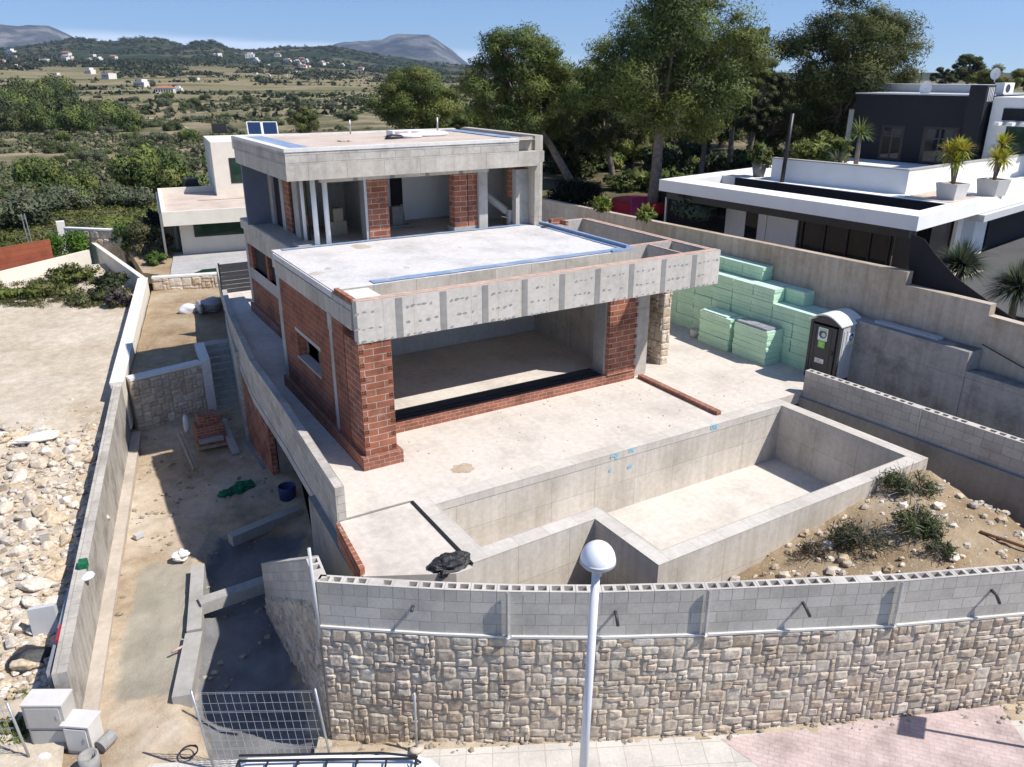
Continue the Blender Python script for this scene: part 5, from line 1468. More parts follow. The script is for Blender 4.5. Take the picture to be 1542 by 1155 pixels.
# side facing the street
def NU(x, y, u):
    r = ray(x, y); n = Vector((-E2.y, E2.x, 0)); P0 = B_ + E1 * u; t = (P0 - CAMP).dot(n) / r.dot(n); p = CAMP + r * t
    return uvof(p)[1]
for (x0, x1, nm, mk, uu) in ((1395, 1432, 'window', 'glass', 1.1), (1432, 1475, 'white_wall', 'white', .9), (1478, 1640, 'window', 'shade', 1.1)):
    b = MB(); nbox(b, uu, NU(x0, 390, uu), 2.2, uu + .15, NU(x1, 390, uu), 4.8); b.build(nm, M[mk], nv_)
b = MB(); nbox(b, .89, NU(1444, 370, .89), 3.2, .898, NU(1462, 370, .89), 4.5); b.build('curtained_window', M['plasticpale'], nv_)
b = MB(); nbox(b, -.25, NU(1482, 330, -.25), 4.52, .3, 20, 4.78); b.build('awning_box', M['plasticpale'], nv_)
# roof terrace parapet
q1, q0, q2 = onz(1160, 270, ZR), onz(1363, 293, ZR), onz(1542, 264, ZR)
a1, a0, a2 = uvof(q1), uvof(q0), uvof(q2)
ZP = ZR + .92
pth = [(q1.x, q1.y), (q0.x, q0.y), tuple((Vector((q0.x, q0.y)) + (Vector((q2.x, q2.y)) - Vector((q0.x, q0.y))) * 2.2))]
b = MB(); wall_path(b, pth, .22, ZR - .05, ZP) if False else wall_path(b, pth, .22, ZR - .05, ZP)
b.build('terrace_parapet', M['white'], nv_)
b = MB(); wall_path(b, offs(pth, -.02), .26, ZP + .002, ZP + .05); b.build('parapet_capping', M['conc_plain'], nv_)
# dark upper volume: front plane some metres behind the parapet
n0 = Vector((q0.x, q0.y, ZR)) + E2 * max(2.4, a2[1] - a0[1] + .9)
def DV(x, y, off=0):
    r = ray(x, y); n = Vector((-E1.y, E1.x, 0)); t = (n0 + E2 * off - CAMP).dot(n) / r.dot(n); return CAMP + r * t
dl, dr_ = DV(1290, 143), DV(1478, 143)
ZT = (dl.z + dr_.z) / 2
def dbox(mb, p, q, d0, d1, z0, z1, m=0):
    P = [p + E2 * d0, q + E2 * d0, q + E2 * d1, p + E2 * d1]; mb.prism([(v.x, v.y) for v in P], z0, z1, m)
b = MB(); dbox(b, dl, dr_, 0, 7, ZR, ZT); b.build('dark_volume', M['dark'], nv_)
b = MB(); dbox(b, dl + E1 * .05, dr_ - E1 * .05, -.05, 7, ZT + .002, ZT + .07); b.build('roof_edge', M['plasticpale'], nv_)
for (x0, x1, yt) in ((1329, 1364, 188), (1392, 1445, 190)):
    p, q = DV(x0, yt), DV(x1, yt)
    b = MB(); dbox(b, p, q, -.012, .05, ZR + .05, p.z); w = b.build('window', M['darkmetal'], nv_)
    b = MB(); i_ = (q - p) * .12; dbox(b, p + i_, q - i_, -.02, -.013, ZR + .15, p.z - .12); b.build('pane', M['glass'], w)
    mq = p.lerp(q, .5); b = MB(); dbox(b, mq + E1 * .05, mq - E1 * .05, -.035, -.021, ZR + .15, p.z - .12); dbox(b, p + i_, q - i_, -.05, -.036, ZR + 1.3, ZR + 1.36); b.build('window_bar', M['plasticgrey'], w)
p, q = DV(1269, 165, .8), DV(1292, 165, .8)
b = MB(); dbox(b, p, q, .8, 5, ZR, p.z); b.build('white_wing', M['white'], nv_)
p, q = DV(1462, 128, -.9), DV(1488, 128, -.9)
b = MB()
zt = p.z
P = [p, q, q + E2 * 1.1, p + E2 * 1.1]
b.prism([(v.x, v.y) for v in P], ZR, zt); b.build('chimney_shaft', M['dark'], nv_)
b = MB()
for k in range(4):
    aa = q + E2 * (.2 + k * .2) - E1 * .004; b.prism([(v.x, v.y) for v in (aa, aa + E2 * .1, aa + E2 * .1 - E1 * .02, aa - E1 * .02)], zt - .75, zt - .1)
b.build('vent_slot', M['plasticpale'], nv_)
p, q = DV(1497, 146, -.3), DV(1640, 148, -.3)
b = MB(); dbox(b, p, q, 0, 7, ZR, p.z); b.build('white_volume', M['white'], nv_)
p1, q1_ = DV(1512, 163, -.33), DV(1640, 163, -.33); b = MB(); dbox(b, p1, q1_, -.03, -.001, p1.z - .55, p1.z); b.build('dark_band', M['dark'], nv_)
b = MB()
for k in range(7): 
    r_ = p1 + (q1_ - p1) * (k / 6); dbox(b, r_, r_ - E1 * .25, -1.0, -.03, p1.z - .75, p1.z - .6)
b.build('pergola_slats', M['white'], nv_)
p, q = DV(1516, 190, -.31), DV(1640, 190, -.31); b = MB(); dbox(b, p, q, -.02, -.001, ZR + .1, p.z); b.build('window', M['glassgreen'], nv_)
# roof plant
p = DV(1390, 134, 3.5); q = DV(1450, 132, 3.5)
b = MB(); dbox(b, p + E1 * 3, q - E1 * 1, 0, 2, ZT + .05, ZT + .5); b.build('roof_upstand', M['plasticpale'], nv_)
def dish(x, y, off, r, label):
    c = DV(x, y, off); r = r / FPX * (c - CAMP).dot(_fw); e = empty('satellite_dish', c, label, 'satellite dish')
    b = MB(); nd = (CAMP - c); nd.z = 4; nd = (nd + E1 * 9).normalized()
    a = nd.cross(Vector((0, 0, 1))).normalized(); u_ = a.cross(nd)
    n = 20
    pr = None
    for k in range(5):
        rr_ = r * k / 4; ring = [c + (a * math.cos(2 * math.pi * i / n) * .8 + u_ * math.sin(2 * math.pi * i / n)) * rr_ - nd * (.16 * r * (1 - (k / 4) ** 2)) for i in range(n)]
        if pr:
            for i in range(n): b.face([pr[i], pr[(i + 1) % n], ring[(i + 1) % n], ring[i]])
        pr = ring
    b.build('reflector', M['plasticwhite'], e, True)
    b = MB(); b.tube([c - nd * .15 * r, c - nd * .5 * r - Vector((0, 0, r * .6)), c - nd * .5 * r - Vector((0, 0, r * 1.4))], .03, 6); b.tube([c - u_ * r * .9, c + nd * r * .8], .015, 5); b.build('mount', M['galv'], e)
dish(1394, 133, .8, 10.5, 'white satellite dish standing on the edge of the charcoal roof')
dish(1499, 111, 4, 8.5, 'smaller white satellite dish behind the charcoal chimney')
for (x, y, o_, w_, h0, h1, lab) in ((1512, 133, 2, .9, .08, .62, 'white air conditioner unit on the charcoal roof, right of the chimney'),):
    p = DV(x, y, o_); e = empty('air_conditioner', (p.x, p.y, ZT + h0), lab, 'air conditioner')
    b = MB(); b.box(p.x, p.y, ZT + h0, p.x + w_, p.y + .5, ZT + h1); b.build('casing', M['plasticwhite'], e, False, .03)
    b = MB(); r_ = (h1 - h0) * .38; b.face([(p.x + w_ * .4 + r_ * math.cos(t * .52), p.y - .004, ZT + (h0 + h1) / 2 + r_ * math.sin(t * .52)) for t in range(12)]); b.build('fan_grille', M['darkmetal'], e)

# shade netting hung at the terrace corner
X = 17.78
pts = [(1372, 352), (1366, 428), (1490, 465), (1545, 505), (1545, 492), (1490, 455), (1440, 418), (1410, 385), (1392, 360)]
P = [onx(x, y, X) for x, y in pts]
b = MB(); b.face([(p.x, p.y, p.z) for p in P]); b.face([(p.x + .02, p.y, p.z) for p in P[::-1]])
for i in range(len(P)):
    a, c = P[i], P[(i + 1) % len(P)]; b.face([(a.x, a.y, a.z), (a.x + .02, a.y, a.z), (c.x + .02, c.y, c.z), (c.x, c.y, c.z)])
tag(b.build('shade_netting', M['shade']), 'black shade netting sagging along the top of the retaining wall', 'netting')

# neighbouring garden
def gz_(x, y): return 2.45 + .1 * fbm(x, y, .3, 4, 5) + .02 * max(0, y - 12)
b = MB(); grid(b, 17.62, 90, 60, -16, 75, 60, gz_); o = b.build('garden_ground', ground('dry_garden_ground_shade', [(.32, (.06, .062, .03)), (.5, (.13, .11, .065)), (.68, (.24, .195, .12))], .16, 1.4, 9, .5), None, True); o['kind'] = 'structure'  # ground colours darkened to put in the shade beneath the pines
b = MB(); q = NP(LN + 6, -.6); b.prism([NP(-.5, -.9), NP(LN + 5, -.9), NP(LN + 5, 6), NP(-.5, 6)], 2.3, 2.62); o = b.build('garden_terrace', M['roofpink']); o['kind'] = 'structure'
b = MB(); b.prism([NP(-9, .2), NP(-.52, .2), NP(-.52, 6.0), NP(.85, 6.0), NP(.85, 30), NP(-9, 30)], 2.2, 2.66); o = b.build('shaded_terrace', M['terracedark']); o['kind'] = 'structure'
e = empty('trampoline', at(955, 300, 42), 'purple and red covered trampoline under the pines', 'trampoline')
c = at(965, 296, 42)
b = MB()
for k in range(8):
    t = 2 * math.pi * k / 8; b.tube([(c.x + 1.4 * math.cos(t), c.y + 1.4 * math.sin(t), 2.5), (c.x + 1.4 * math.cos(t), c.y + 1.4 * math.sin(t), 3.6)], .04, 6)
b.build('frame', M['darkmetal'], e)
b = MB(); b.lathe((c.x, c.y, 0), [(1.5, 3.0), (1.55, 3.6), (1.5, 3.62), (0, 3.5)], 24); b.build('mat', M['red'], e, True)
c2 = at(963, 290, 40); b = MB(); b.box(c2.x - .5, c2.y - .05, 2.6, c2.x + .5, c2.y + .05, 4.0); b.build('purple_cover', M['purple'], e)
b = MB(); c = at(1182, 236, 35); b.tube([(c.x, c.y, 5.3), (c.x + .15, c.y, at(1185, 170, 35).z)], .09, 8); tag(b.build('dark_post', M['darkmetal'], None, True), 'black post standing behind the white roof parapet', 'post')
b = MB(); b.blob(at(870, 258, 45), (2.6, 1.8, 1.6), 4, .2, 0, 20, 14)
hc = at(868, 262, 44)

# ------------------------------------------------------------------ white house behind on the left
wh = empty('white_house', (5, 38, -.9), 'white flat roofed house partly hidden behind the left of the villa shell', 'house')
WZ = 2.0
f0, f1 = onz(243, 320, WZ), onz(360, 313, WZ)
wd = (f1 - f0); wd.z = 0; wd.normalize(); wn = Vector((-wd.y, wd.x, 0))
def HP(u, v): q = f0 + wd * u + wn * v; return (q.x, q.y)
def hbox(mb, u0, v0, z0, u1, v1, z1, m=0): mb.prism([HP(u0, v0), HP(u1, v0), HP(u1, v1), HP(u0, v1)], z0, z1, m)
b = MB(); hbox(b, 0, 0, 1.15, 12, .25, WZ); hbox(b, 0, .25, 1.15, .25, 12, WZ); hbox(b, .25, 11.75, 1.15, 12, 12, WZ); hbox(b, -.15, 1.2, -.9, -.02, 12, WZ - .25); hbox(b, -.02, 4.1, -.9, .9, 4.3, 1.15)
b.build('roof_parapet', M['cream'], wh)
b = MB(); hbox(b, .26, .26, 1.2, 12, 11.74, 1.62); b.build('gravel_roof', M['roofpink'], wh)
b = MB(); hbox(b, .9, 1.4, -.9, 12, 1.6, 1.15); hbox(b, .3, 4, -.9, .5, 12, 1.15); b.build('house_wall', M['cream'], wh)
def onwall(x, y, v):
    r = ray(x, y); t = (f0 + wn * v - CAMP).dot(wn) / r.dot(wn); p = CAMP + r * t; return (p - f0).dot(wd), p.z
u0, z1 = onwall(289, 327, 1.38); u1, z0 = onwall(365, 352, 1.38)
b = MB(); hbox(b, u0, 1.35, z0, 9, 1.40, z1); w = b.build('window', M['darkmetal'], wh)
b = MB(); hbox(b, u0 + .1, 1.34, z0 + .1, 8.9, 1.349, z1 - .08); b.build('pane', M['glassgreen'], w)
u0, z1 = onwall(246, 325, 4.0); b = MB(); hbox(b, .55, 3.4, -.9, .75, 4.0, 1.1); b.build('door', M['plasticpale'], wh)
pt = onz(330, 293, 1.7); uq = (pt - f0).dot(wd); vq = (pt - f0).dot(wn)
rt_ = (pt - CAMP).length; top = CAMP.z + ray(318, 212).z * ((pt - CAMP).dot(_fw))
b = MB(); hbox(b, uq - .15, vq, 1.6, uq + 9, vq + 7, top); b.build('upper_storey', M['cream'], wh)
u0, z1 = onwall(344, 238, vq - .02); _, z0 = onwall(350, 276, vq - .02)
b = MB(); hbox(b, u0, vq - .03, z0, u0 + 1.4, vq - .002, z1); w = b.build('window', M['darkmetal'], wh)
b = MB(); hbox(b, u0 + .12, vq - .04, z0 + .1, u0 + 1.3, vq - .031, z1 - .1); b.build('pane', M['glassgreen'], w)
for (x, y, zz, nm) in ((288, 276, 1.62, 'low'), (332, 209, top, 'upper')):
    c = at(x, y, rt_ * (1.05 if zz < 3 else 1.05)); b = MB(); q = onz(x, y + 8, zz) if zz < 3 else at(x, y, rt_ * 1.04)
    b.box(q.x - .5, q.y - .4, zz, q.x + .5, q.y + .4, zz + .75); b.build('chimney', M['darkmetal'], wh)
b = MB(); hbox(b, 4.6, 5.2, top, 12, 5.4, top + .05); b.build('roof_edge', M['cream'], wh)
e = empty('solar_collector', (f0 + wd * 6 + wn * 8), 'pair of tilted dark blue solar collectors on the white house roof', 'solar panel')
tS = rt_ * 1.1
for (x0, x1) in ((371, 392), (394, 416)):
    P = [at(x0 + 3, 203, tS), at(x1 + 3, 203, tS), at(x1, 184, tS * 1.03), at(x0, 184, tS * 1.03)]
    b = MB(); b.face(P, 1); cc = sum(P, Vector((0, 0, 0))) / 4; nn = (P[1] - P[0]).cross(P[3] - P[0]).normalized()
    b.face([p - nn * .08 for p in P][::-1], 0)
    for i in range(4): b.face([P[i], P[i] - nn * .08, P[(i + 1) % 4] - nn * .08, P[(i + 1) % 4]], 0)
    col_ = b.build('collector', [M['plasticwhite'], M['solar']], e)
    b = MB()
    for i in range(4):
        a, c = P[i], P[(i + 1) % 4]; b.tube([a + nn * .01, c + nn * .01], .05, 4)
    b.build('frame', M['plasticwhite'], col_)
b = MB(); c = P[0]; b.tube([P[0] - nn * .1, P[0] - Vector((0, 0, 1.6))], .04, 5); b.tube([P[1] - nn * .1, P[1] - Vector((0, 0, 1.6))], .04, 5); b.build('support', M['galv'], e)
# deck and garden of the white house
def dp(x, y): p = onz(x, y, -.9); return (p.x, p.y)
b = MB(); b.prism([dp(256, 414), dp(390, 410), dp(420, 372), dp(262, 380)], -1.4, -.9); o = b.build('stone_deck', M['deck']); o['kind'] = 'structure'
b = MB(); u = dp(290, 413); p = onz(292, 411, -.88); q = onz(332, 403, -.88); b.prism([(p.x, p.y), (p.x + 2.2, p.y - .4), (q.x + 1.6, q.y - .1), (q.x - 1.0, q.y + .1)], -1.0, -.88); o = b.build('pool_water', M['glassgreen']); o['kind'] = 'structure'
b = MB(); b.prism([dp(185, 362), dp(270, 376), dp(262, 414), dp(215, 408)], -1.6, -1.0); o = b.build('planting_bed', M['soil']); o['kind'] = 'structure'
pz = -1.5
a, c = onz(-40, 442, -1.55), onz(138, 395, -1.55)
b = MB(); wall_path(b, [(a.x, a.y), (c.x, c.y)], .2, -2.4, -.75); tag(b.build('cream_wall', M['cream']), 'low cream wall at the far end of the bare plot', 'wall')
a, c = onz(-40, 428, -1.2), onz(84, 402, -1.2)
b = MB(); wall_path(b, [(a.x, a.y + 1), (c.x, c.y + 1)], .08, -2, .35); tag(b.build('rust_red_fence', M['corten']), 'rust red panel fence behind the low cream wall', 'fence')
a, c = onz(-40, 392, .35), onz(80, 378, .35)
a, c = onz(103, 378, -1.2), onz(188, 382, -1.2)
fs = empty('far_stone_wall', (a.x, a.y, -1.3), 'pale rubble wall with white coping beyond the corner of the bare plot', 'wall')
b = MB(); wall_path(b, [(a.x, a.y), (c.x, c.y)], .3, -2.2, .25); b.build('stone_backing', M['mortar'], fs)
b = MB(); stones(b, Path([(a.x, a.y), (c.x, c.y)]), -1.5, .24, .24, .06, 55); b.build('stone_facing', M['stone'], fs)
b = MB(); wall_path(b, offs([(a.x, a.y), (c.x, c.y)], -.05), .4, .252, .36); b.build('coping', M['coping'], fs)
q = onz(98, 372, -1.2); b = MB(); b.box(q.x - .25, q.y - .25, -1.6, q.x + .25, q.y + .25, .55); tag(b.build('white_pillar', M['coping']), 'white gate pillar beside the bright green hedge', 'pillar')
for i, (x, y) in enumerate(((45, 372), (50, 372))):
    q = onz(x, y, -1.4); b = MB(); b.tube([(q.x, q.y, -1.6), (q.x - .1, q.y, .9)], .04, 5); tag(b.build('fence_stake', M['galv']), 'left one of two grey stakes above the rust red fence' if i == 0 else 'right one of two grey stakes above the rust red fence', 'post')
# ------------------------------------------------------------------ vegetation
def leaf_mesh(name, blobs, n, size, cols, seed, m, up=.25, aspect=3.0, shell=.55, soft=.75):
    """leaf sprays scattered over the shells of many clumps"""
    g = np.random.default_rng(seed)
    B = np.array([(b[0], b[1], b[2]) for b in blobs], float)
    Rr = np.array([b[3] if hasattr(b[3], '__len__') else (b[3], b[3], b[3]) for b in blobs], float)
    wgt = (Rr.prod(1)) ** (2 / 3); wgt /= wgt.sum()
    idx = g.choice(len(blobs), n, p=wgt)
    d = g.normal(size=(n, 3)); d /= np.linalg.norm(d, axis=1)[:, None]
    rad = 1 - shell * g.random(n) ** 1.6
    rad *= 1 + .12 * g.normal(size=n)
    p = B[idx] + d * Rr[idx] * rad[:, None]
    nrm = d + g.normal(size=(n, 3)) * .75; nrm[:, 2] += up; nrm /= np.linalg.norm(nrm, axis=1)[:, None]
    t = np.cross(nrm, g.normal(size=(n, 3))); t /= np.linalg.norm(t, axis=1)[:, None]
    s = np.cross(nrm, t)
    nc = d * .9 + nrm * (1 - soft) * 1.6; nc[:, 2] += .25; nc /= np.linalg.norm(nc, axis=1)[:, None]
    fl = np.sign((nrm * nc).sum(1)); fl[fl == 0] = 1; s = -s * fl[:, None]; nrm = nrm * fl[:, None]
    L = size * (.6 + .8 * g.random(n)); W_ = L / aspect
    v = np.empty((n, 4, 3))
    v[:, 0] = p - t * L[:, None] * .5; v[:, 2] = p + t * L[:, None] * .5
    v[:, 1] = p + s * W_[:, None] * .5 - nrm * (W_ * .25)[:, None]; v[:, 3] = p - s * W_[:, None] * .5 - nrm * (W_ * .25)[:, None]
    cl = np.array(cols, float); bc = cl[g.integers(0, len(cl), len(blobs))] * (.8 + .4 * g.random((len(blobs), 1)))
    c = bc[idx] * (.82 + .36 * g.random((n, 1)))
    me = bpy.data.meshes.new(name)
    me.vertices.add(4 * n); me.vertices.foreach_set('co', v.reshape(-1).astype(np.float32))
    me.loops.add(4 * n); me.loops.foreach_set('vertex_index', np.arange(4 * n, dtype=np.int32))
    me.polygons.add(n); me.polygons.foreach_set('loop_start', np.arange(0, 4 * n, 4, dtype=np.int32))
    ca = me.color_attributes.new('Col', 'FLOAT_COLOR', 'CORNER')
    cc = np.ones((n, 4, 4), np.float32); cc[:, :, :3] = c[:, None, :]
    ca.data.foreach_set('color', cc.reshape(-1))
    me.materials.append(m); me.update(); me.validate()
    if soft > 0:
        me.polygons.foreach_set('use_smooth', np.ones(n, dtype=bool))
        me.normals_split_custom_set(np.repeat(nc, 4, axis=0))
    return me
def link_mesh(name, me, parent=None):
    o = bpy.data.objects.new(name, me); COL.objects.link(o)
    if parent: o.parent = parent
    return o
PINE = [(.092, .126, .030), (.118, .150, .036), (.072, .102, .028), (.142, .164, .044), (.082, .114, .034)]
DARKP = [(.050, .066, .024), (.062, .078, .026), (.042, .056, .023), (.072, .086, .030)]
SHRUB = [(.11, .135, .045), (.085, .115, .038), (.135, .145, .06), (.095, .105, .052)]
OLIVE = [(.10, .12, .065), (.085, .105, .06), (.12, .13, .08)]
def pine(name, label, base, h, crown_r, crown_z0, seed, n=16000, lean=(0, 0), cols=PINE, size=.34, trunk_r=.2, nb=46, group=None, fork=True, flat=.9, cat='pine tree'):
    """crown spans from crown_z0 to h above the base; lean moves the crown sideways"""
    rr = random.Random(seed)
    e = empty(name, base, label, cat, group)
    blobs = []; zc = (crown_z0 + h) / 2; hz = (h - crown_z0) / 2
    limbs = []
    for k in range(int(nb * 1.7)):
        for _ in range(40):
            d = Vector((rr.uniform(-1, 1), rr.uniform(-1, 1), rr.uniform(-1, 1)))
            if d.length < 1 and d.length > .25: break
        w = 1 - .35 * max(0, d.z) - .1 * max(0, -d.z)
        k1 = 1 + .25 * noise.noise(d * 1.7 + Vector((seed, 0, 0)))
        c = Vector((lean[0] + d.x * crown_r * w * k1 * .86, lean[1] + d.y * crown_r * w * k1 * .86, zc + d.z * hz * .86))
        r_ = crown_r * rr.uniform(.12, .25)
        blobs.append((c.x, c.y, c.z, (r_ * 1.1, r_ * 1.1, r_ * flat * .8))); limbs.append(c)
    link_mesh('crown', leaf_mesh('crown', blobs, int(n * 2.4), size * .62, cols, seed, M['needle'], .6, 4.2, .9), e)
    b = MB()
    fz = crown_z0 + hz * .55
    tr = [Vector((0, 0, -.4)), Vector((lean[0] * .25 + rr.uniform(-.1, .1), lean[1] * .25, fz * .35)), Vector((lean[0] * .6 + rr.uniform(-.2, .2), lean[1] * .6, fz * .75)), Vector((lean[0] * .85, lean[1] * .85, fz)), Vector((lean[0], lean[1], zc + hz * .5))]
    b.tube(tr, [trunk_r * 1.15, trunk_r * .95, trunk_r * .78, trunk_r * .6, trunk_r * .15], 9)
    for c in rr.sample(limbs, min(len(limbs), 34)):
        t = rr.uniform(.35, .95); s = tr[2].lerp(tr[3], t) if rr.random() < .5 else tr[3].lerp(tr[4], rr.random() * .7)
        m_ = s.lerp(c, .5) + Vector((0, 0, -.15 * crown_r * rr.random()))
        b.tube([s, m_, c], [trunk_r * .40, trunk_r * .26, trunk_r * .08], 5)
    o = b.build('trunk', M['bark'], None, True); o.parent = e
    return e
def groundz(x, y): return terr(x, y)

# terrain -----------------------------------------------------------
def az_of(px): r = ray(px, 112); return math.atan2(r.x, r.y)
def prof(tab):
    xs = [az_of(p) for p, _ in tab]; ys = [q for _, q in tab]
    return lambda a: float(np.interp(a, xs, ys))
hyp = lambda px: math.hypot(px - 771, 0)
def elev(y): return (112.5 - y) / FPX * .94
mtn = prof([(-700, -.03), (-300, elev(70)), (-120, elev(58)), (0, elev(52)), (20, elev(51)), (55, elev(54)), (85, elev(54)), (105, elev(62)), (125, elev(70)), (150, elev(85)), (190, -.02), (460, -.02), (490, elev(78)), (512, elev(70)), (530, elev(66)), (560, elev(67)), (582, elev(65)), (600, elev(60)), (615, elev(58)), (630, elev(57)), (645, elev(59)), (660, elev(64)), (680, elev(79)), (695, elev(91)), (705, elev(98)), (740, -.02), (1600, -.03)])
hil = prof([(-700, elev(90)), (-200, elev(70)), (0, elev(84)), (90, elev(76)), (130, elev(70)), (165, elev(74)), (185, elev(73)), (205, elev(70)), (225, elev(68)), (262, elev(71)), (285, elev(77)), (300, elev(71)), (325, elev(69)), (345, elev(77)), (370, elev(81)), (400, elev(79)), (440, elev(76)), (475, elev(76)), (490, elev(74)), (505, elev(73)), (530, elev(80)), (560, elev(86)), (600, elev(91)), (660, elev(98)), (720, elev(102)), (800, elev(104)), (1200, elev(110)), (1400, elev(111)), (1900, elev(113))])
mid = prof([(-700, elev(100)), (0, elev(97)), (120, elev(98)), (200, elev(97)), (300, elev(96)), (400, elev(99)), (500, elev(104)), (600, elev(108)), (700, elev(112)), (1500, elev(118))])
def smooth(a, b, x):
    t = min(max((x - a) / (b - a), 0), 1); return t * t * (3 - 2 * t)
def terr(x, y):
    dx, dy = x - CAMP.x, y - CAMP.y; r = math.hypot(dx, dy); a = math.atan2(dx, dy)
    side = smooth(8, 26, x - .05 * y)
    zl = -1.75 - .5 * smooth(35, 60, r) * (1 - side) ; zr2 = 2.3 + .012 * min(r, 60)
    z = zl + (zr2 - zl) * side
    z += (-4.2 - z) * smooth(70, 240, r)
    z += .35 * fbm(x, y, .045, 4, 1) * smooth(45, 90, r) + 1.1 * fbm(x, y, .012, 4, 2) * smooth(120, 300, r)
    if r > 380:
        back = abs(a - az_of(771)) > 1.4
        if not back:
            m_ = elev(0) * 0
            z2 = CAMP.z + 1500 * mid(a); z += (z2 - z) * smooth(450, 1500, r) if z2 > z else 0
            z3 = CAMP.z + 2700 * hil(a) + 16 * fbm(x, y, .004, 4, 3) * .5; z += (z3 - z) * smooth(1500, 2700, r) * (1 if r < 2700 else 1) if z3 > z else 0
            if r > 2700: z -= (r - 2700) * .03 * (1 - smooth(2700, 5200, r)) + 70 * smooth(2700, 4000, r)
            z4 = CAMP.z + 7500 * mtn(a)
            if z4 > 0: z += max(0, (z4 + 34 * fbm(x, y, .0035, 6, 4) - z)) * smooth(5600, 7500, r) * (1 - smooth(7700, 9000, r))
    # keep clear of the building plots
    if -40 < x < 84 and -60 < y < 34: z -= 6 * min(1, min(x + 40, 84 - x, 34 - y, y + 60) / 2.5)
    return z
b = MB(); nth, nr = 300, 150
a0, a1 = YAW * -1 - R(75), YAW * -1 + R(75)
ths = [a0 + (a1 - a0) * i / nth for i in range(nth + 1)]
rs = [0] + [14 * (9600 / 14) ** (j / (nr - 1)) for j in range(nr)]
for j, r in enumerate(rs):
    for th in ths:
        x, y = CAMP.x + r * math.sin(th), CAMP.y + r * math.cos(th); b.v.append((x, y, terr(x, y)))
for j in range(len(rs) - 1):
    for i in range(nth):
        a = j * (nth + 1) + i; b.f.append((a, a + nth + 1, a + nth + 2, a + 1)); b.m.append(0); b.uv.append(None); b.c.append(None)
tm, nt, bs = mat('valley_ground', .95, .1)
uv = uvmap(nt, 1, 1, True)
n1 = noi(nt, uv, .009, 8, .62, .4); n2 = noi(nt, uv, .06, 8, .68); n3 = noi(nt, uv, .7, 6, .7)
c = ramp(nt, n1, [(.30, (.105, .115, .05)), (.44, (.155, .15, .078)), (.54, (.26, .215, .135)), (.64, (.38, .305, .205)), (.74, (.18, .17, .09))])
c = mix(nt, c, ramp(nt, n2, [(.34, (.055, .065, .03)), (.47, (.15, .14, .075)), (.58, (.36, .29, .20))]), .6)
# field strips on the valley floor, running across the view
sv = N(nt, 'ShaderNodeMapping'); sv.inputs['Scale'].default_value = (.0030, .018, .01); sv.inputs['Rotation'].default_value = (0, 0, R(28)); tc = nt.nodes.new('ShaderNodeTexCoord'); nt.links.new(tc.outputs['Object'], sv.inputs[0])
n4 = noi(nt, sv.outputs[0], 1.0, 4, .55)
strips = ramp(nt, n4, [(.36, (.07, .085, .035)), (.45, (.15, .145, .065)), (.52, (.31, .245, .15)), (.58, (.16, .155, .07)), (.68, (.24, .20, .12))])
sepd = nt.nodes.new('ShaderNodeVectorMath'); sepd.operation = 'DISTANCE'; nt.links.new(tc.outputs['Object'], sepd.inputs[0]); sepd.inputs[1].default_value = CAMP[:]
def band(a, b_, c_, d_):
    mr = N(nt, 'ShaderNodeMapRange'); mr.interpolation_type = 'SMOOTHSTEP'
    nt.links.new(sepd.outputs['Value'], mr.inputs[0]); mr.inputs[1].default_value = a; mr.inputs[2].default_value = b_
    m2 = N(nt, 'ShaderNodeMapRange'); m2.interpolation_type = 'SMOOTHSTEP'; nt.links.new(sepd.outputs['Value'], m2.inputs[0]); m2.inputs[1].default_value = c_; m2.inputs[2].default_value = d_; m2.inputs[3].default_value = 1; m2.inputs[4].default_value = 0
    mm = N(nt, 'ShaderNodeMath', operation='MULTIPLY'); nt.links.new(mr.outputs[0], mm.inputs[0]); nt.links.new(m2.outputs[0], mm.inputs[1]); return mm.outputs[0]
mm = N(nt, 'ShaderNodeMath', operation='MULTIPLY'); nt.links.new(band(260, 420, 900, 1300), mm.inputs[0]); mm.inputs[1].default_value = .75
c = mix(nt, c, strips, mm.outputs[0])
# wooded hills
nh = noi(nt, uv, .006, 7, .65)
wood = ramp(nt, nh, [(.40, (.028, .040, .022)), (.53, (.040, .052, .026)), (.60, (.13, .115, .07)), (.68, (.06, .068, .035))])
c = mix(nt, c, wood, band(900, 1500, 5000, 5600))
rock_ = ramp(nt, noi(nt, uv, .0035, 8, .7), [(.40, (.035, .037, .036)), (.52, (.10, .097, .09)), (.62, (.22, .205, .185))])
c = mix(nt, c, rock_, band(5300, 5700, 20000, 30000))
# near green scrub
grn = ramp(nt, noi(nt, uv, .14, 6, .65), [(.36, (.050, .065, .020)), (.55, (.105, .12, .036)), (.7, (.17, .155, .075))])
c = mix(nt, c, grn, band(0, 1, 62, 100))
sxx = nt.nodes.new('ShaderNodeSeparateXYZ'); nt.links.new(tc.outputs['Object'], sxx.inputs[0])
mrx = N(nt, 'ShaderNodeMapRange'); nt.links.new(sxx.outputs[0], mrx.inputs[0]); mrx.inputs[1].default_value = 22; mrx.inputs[2].default_value = 40
dry = ramp(nt, n2, [(.36, (.07, .065, .035)), (.5, (.16, .13, .075)), (.64, (.30, .24, .14))])
mdr = N(nt, 'ShaderNodeMath', operation='MULTIPLY'); nt.links.new(mrx.outputs[0], mdr.inputs[0]); nt.links.new(band(0, 1, 160, 320), mdr.inputs[1])
c = mix(nt, c, dry, mdr.outputs[0])
c = mix(nt, c, ramp(nt, n3, [(.3, (.7, .7, .7)), (.65, (1.1, 1.1, 1.1))]), .7, 'MULTIPLY')
nt.links.new(c, bs.inputs['Base Color'])
bump(nt, bs, n3, .6, .3)
o = b.build('terrain', tm, None, True); o['kind'] = 'structure'

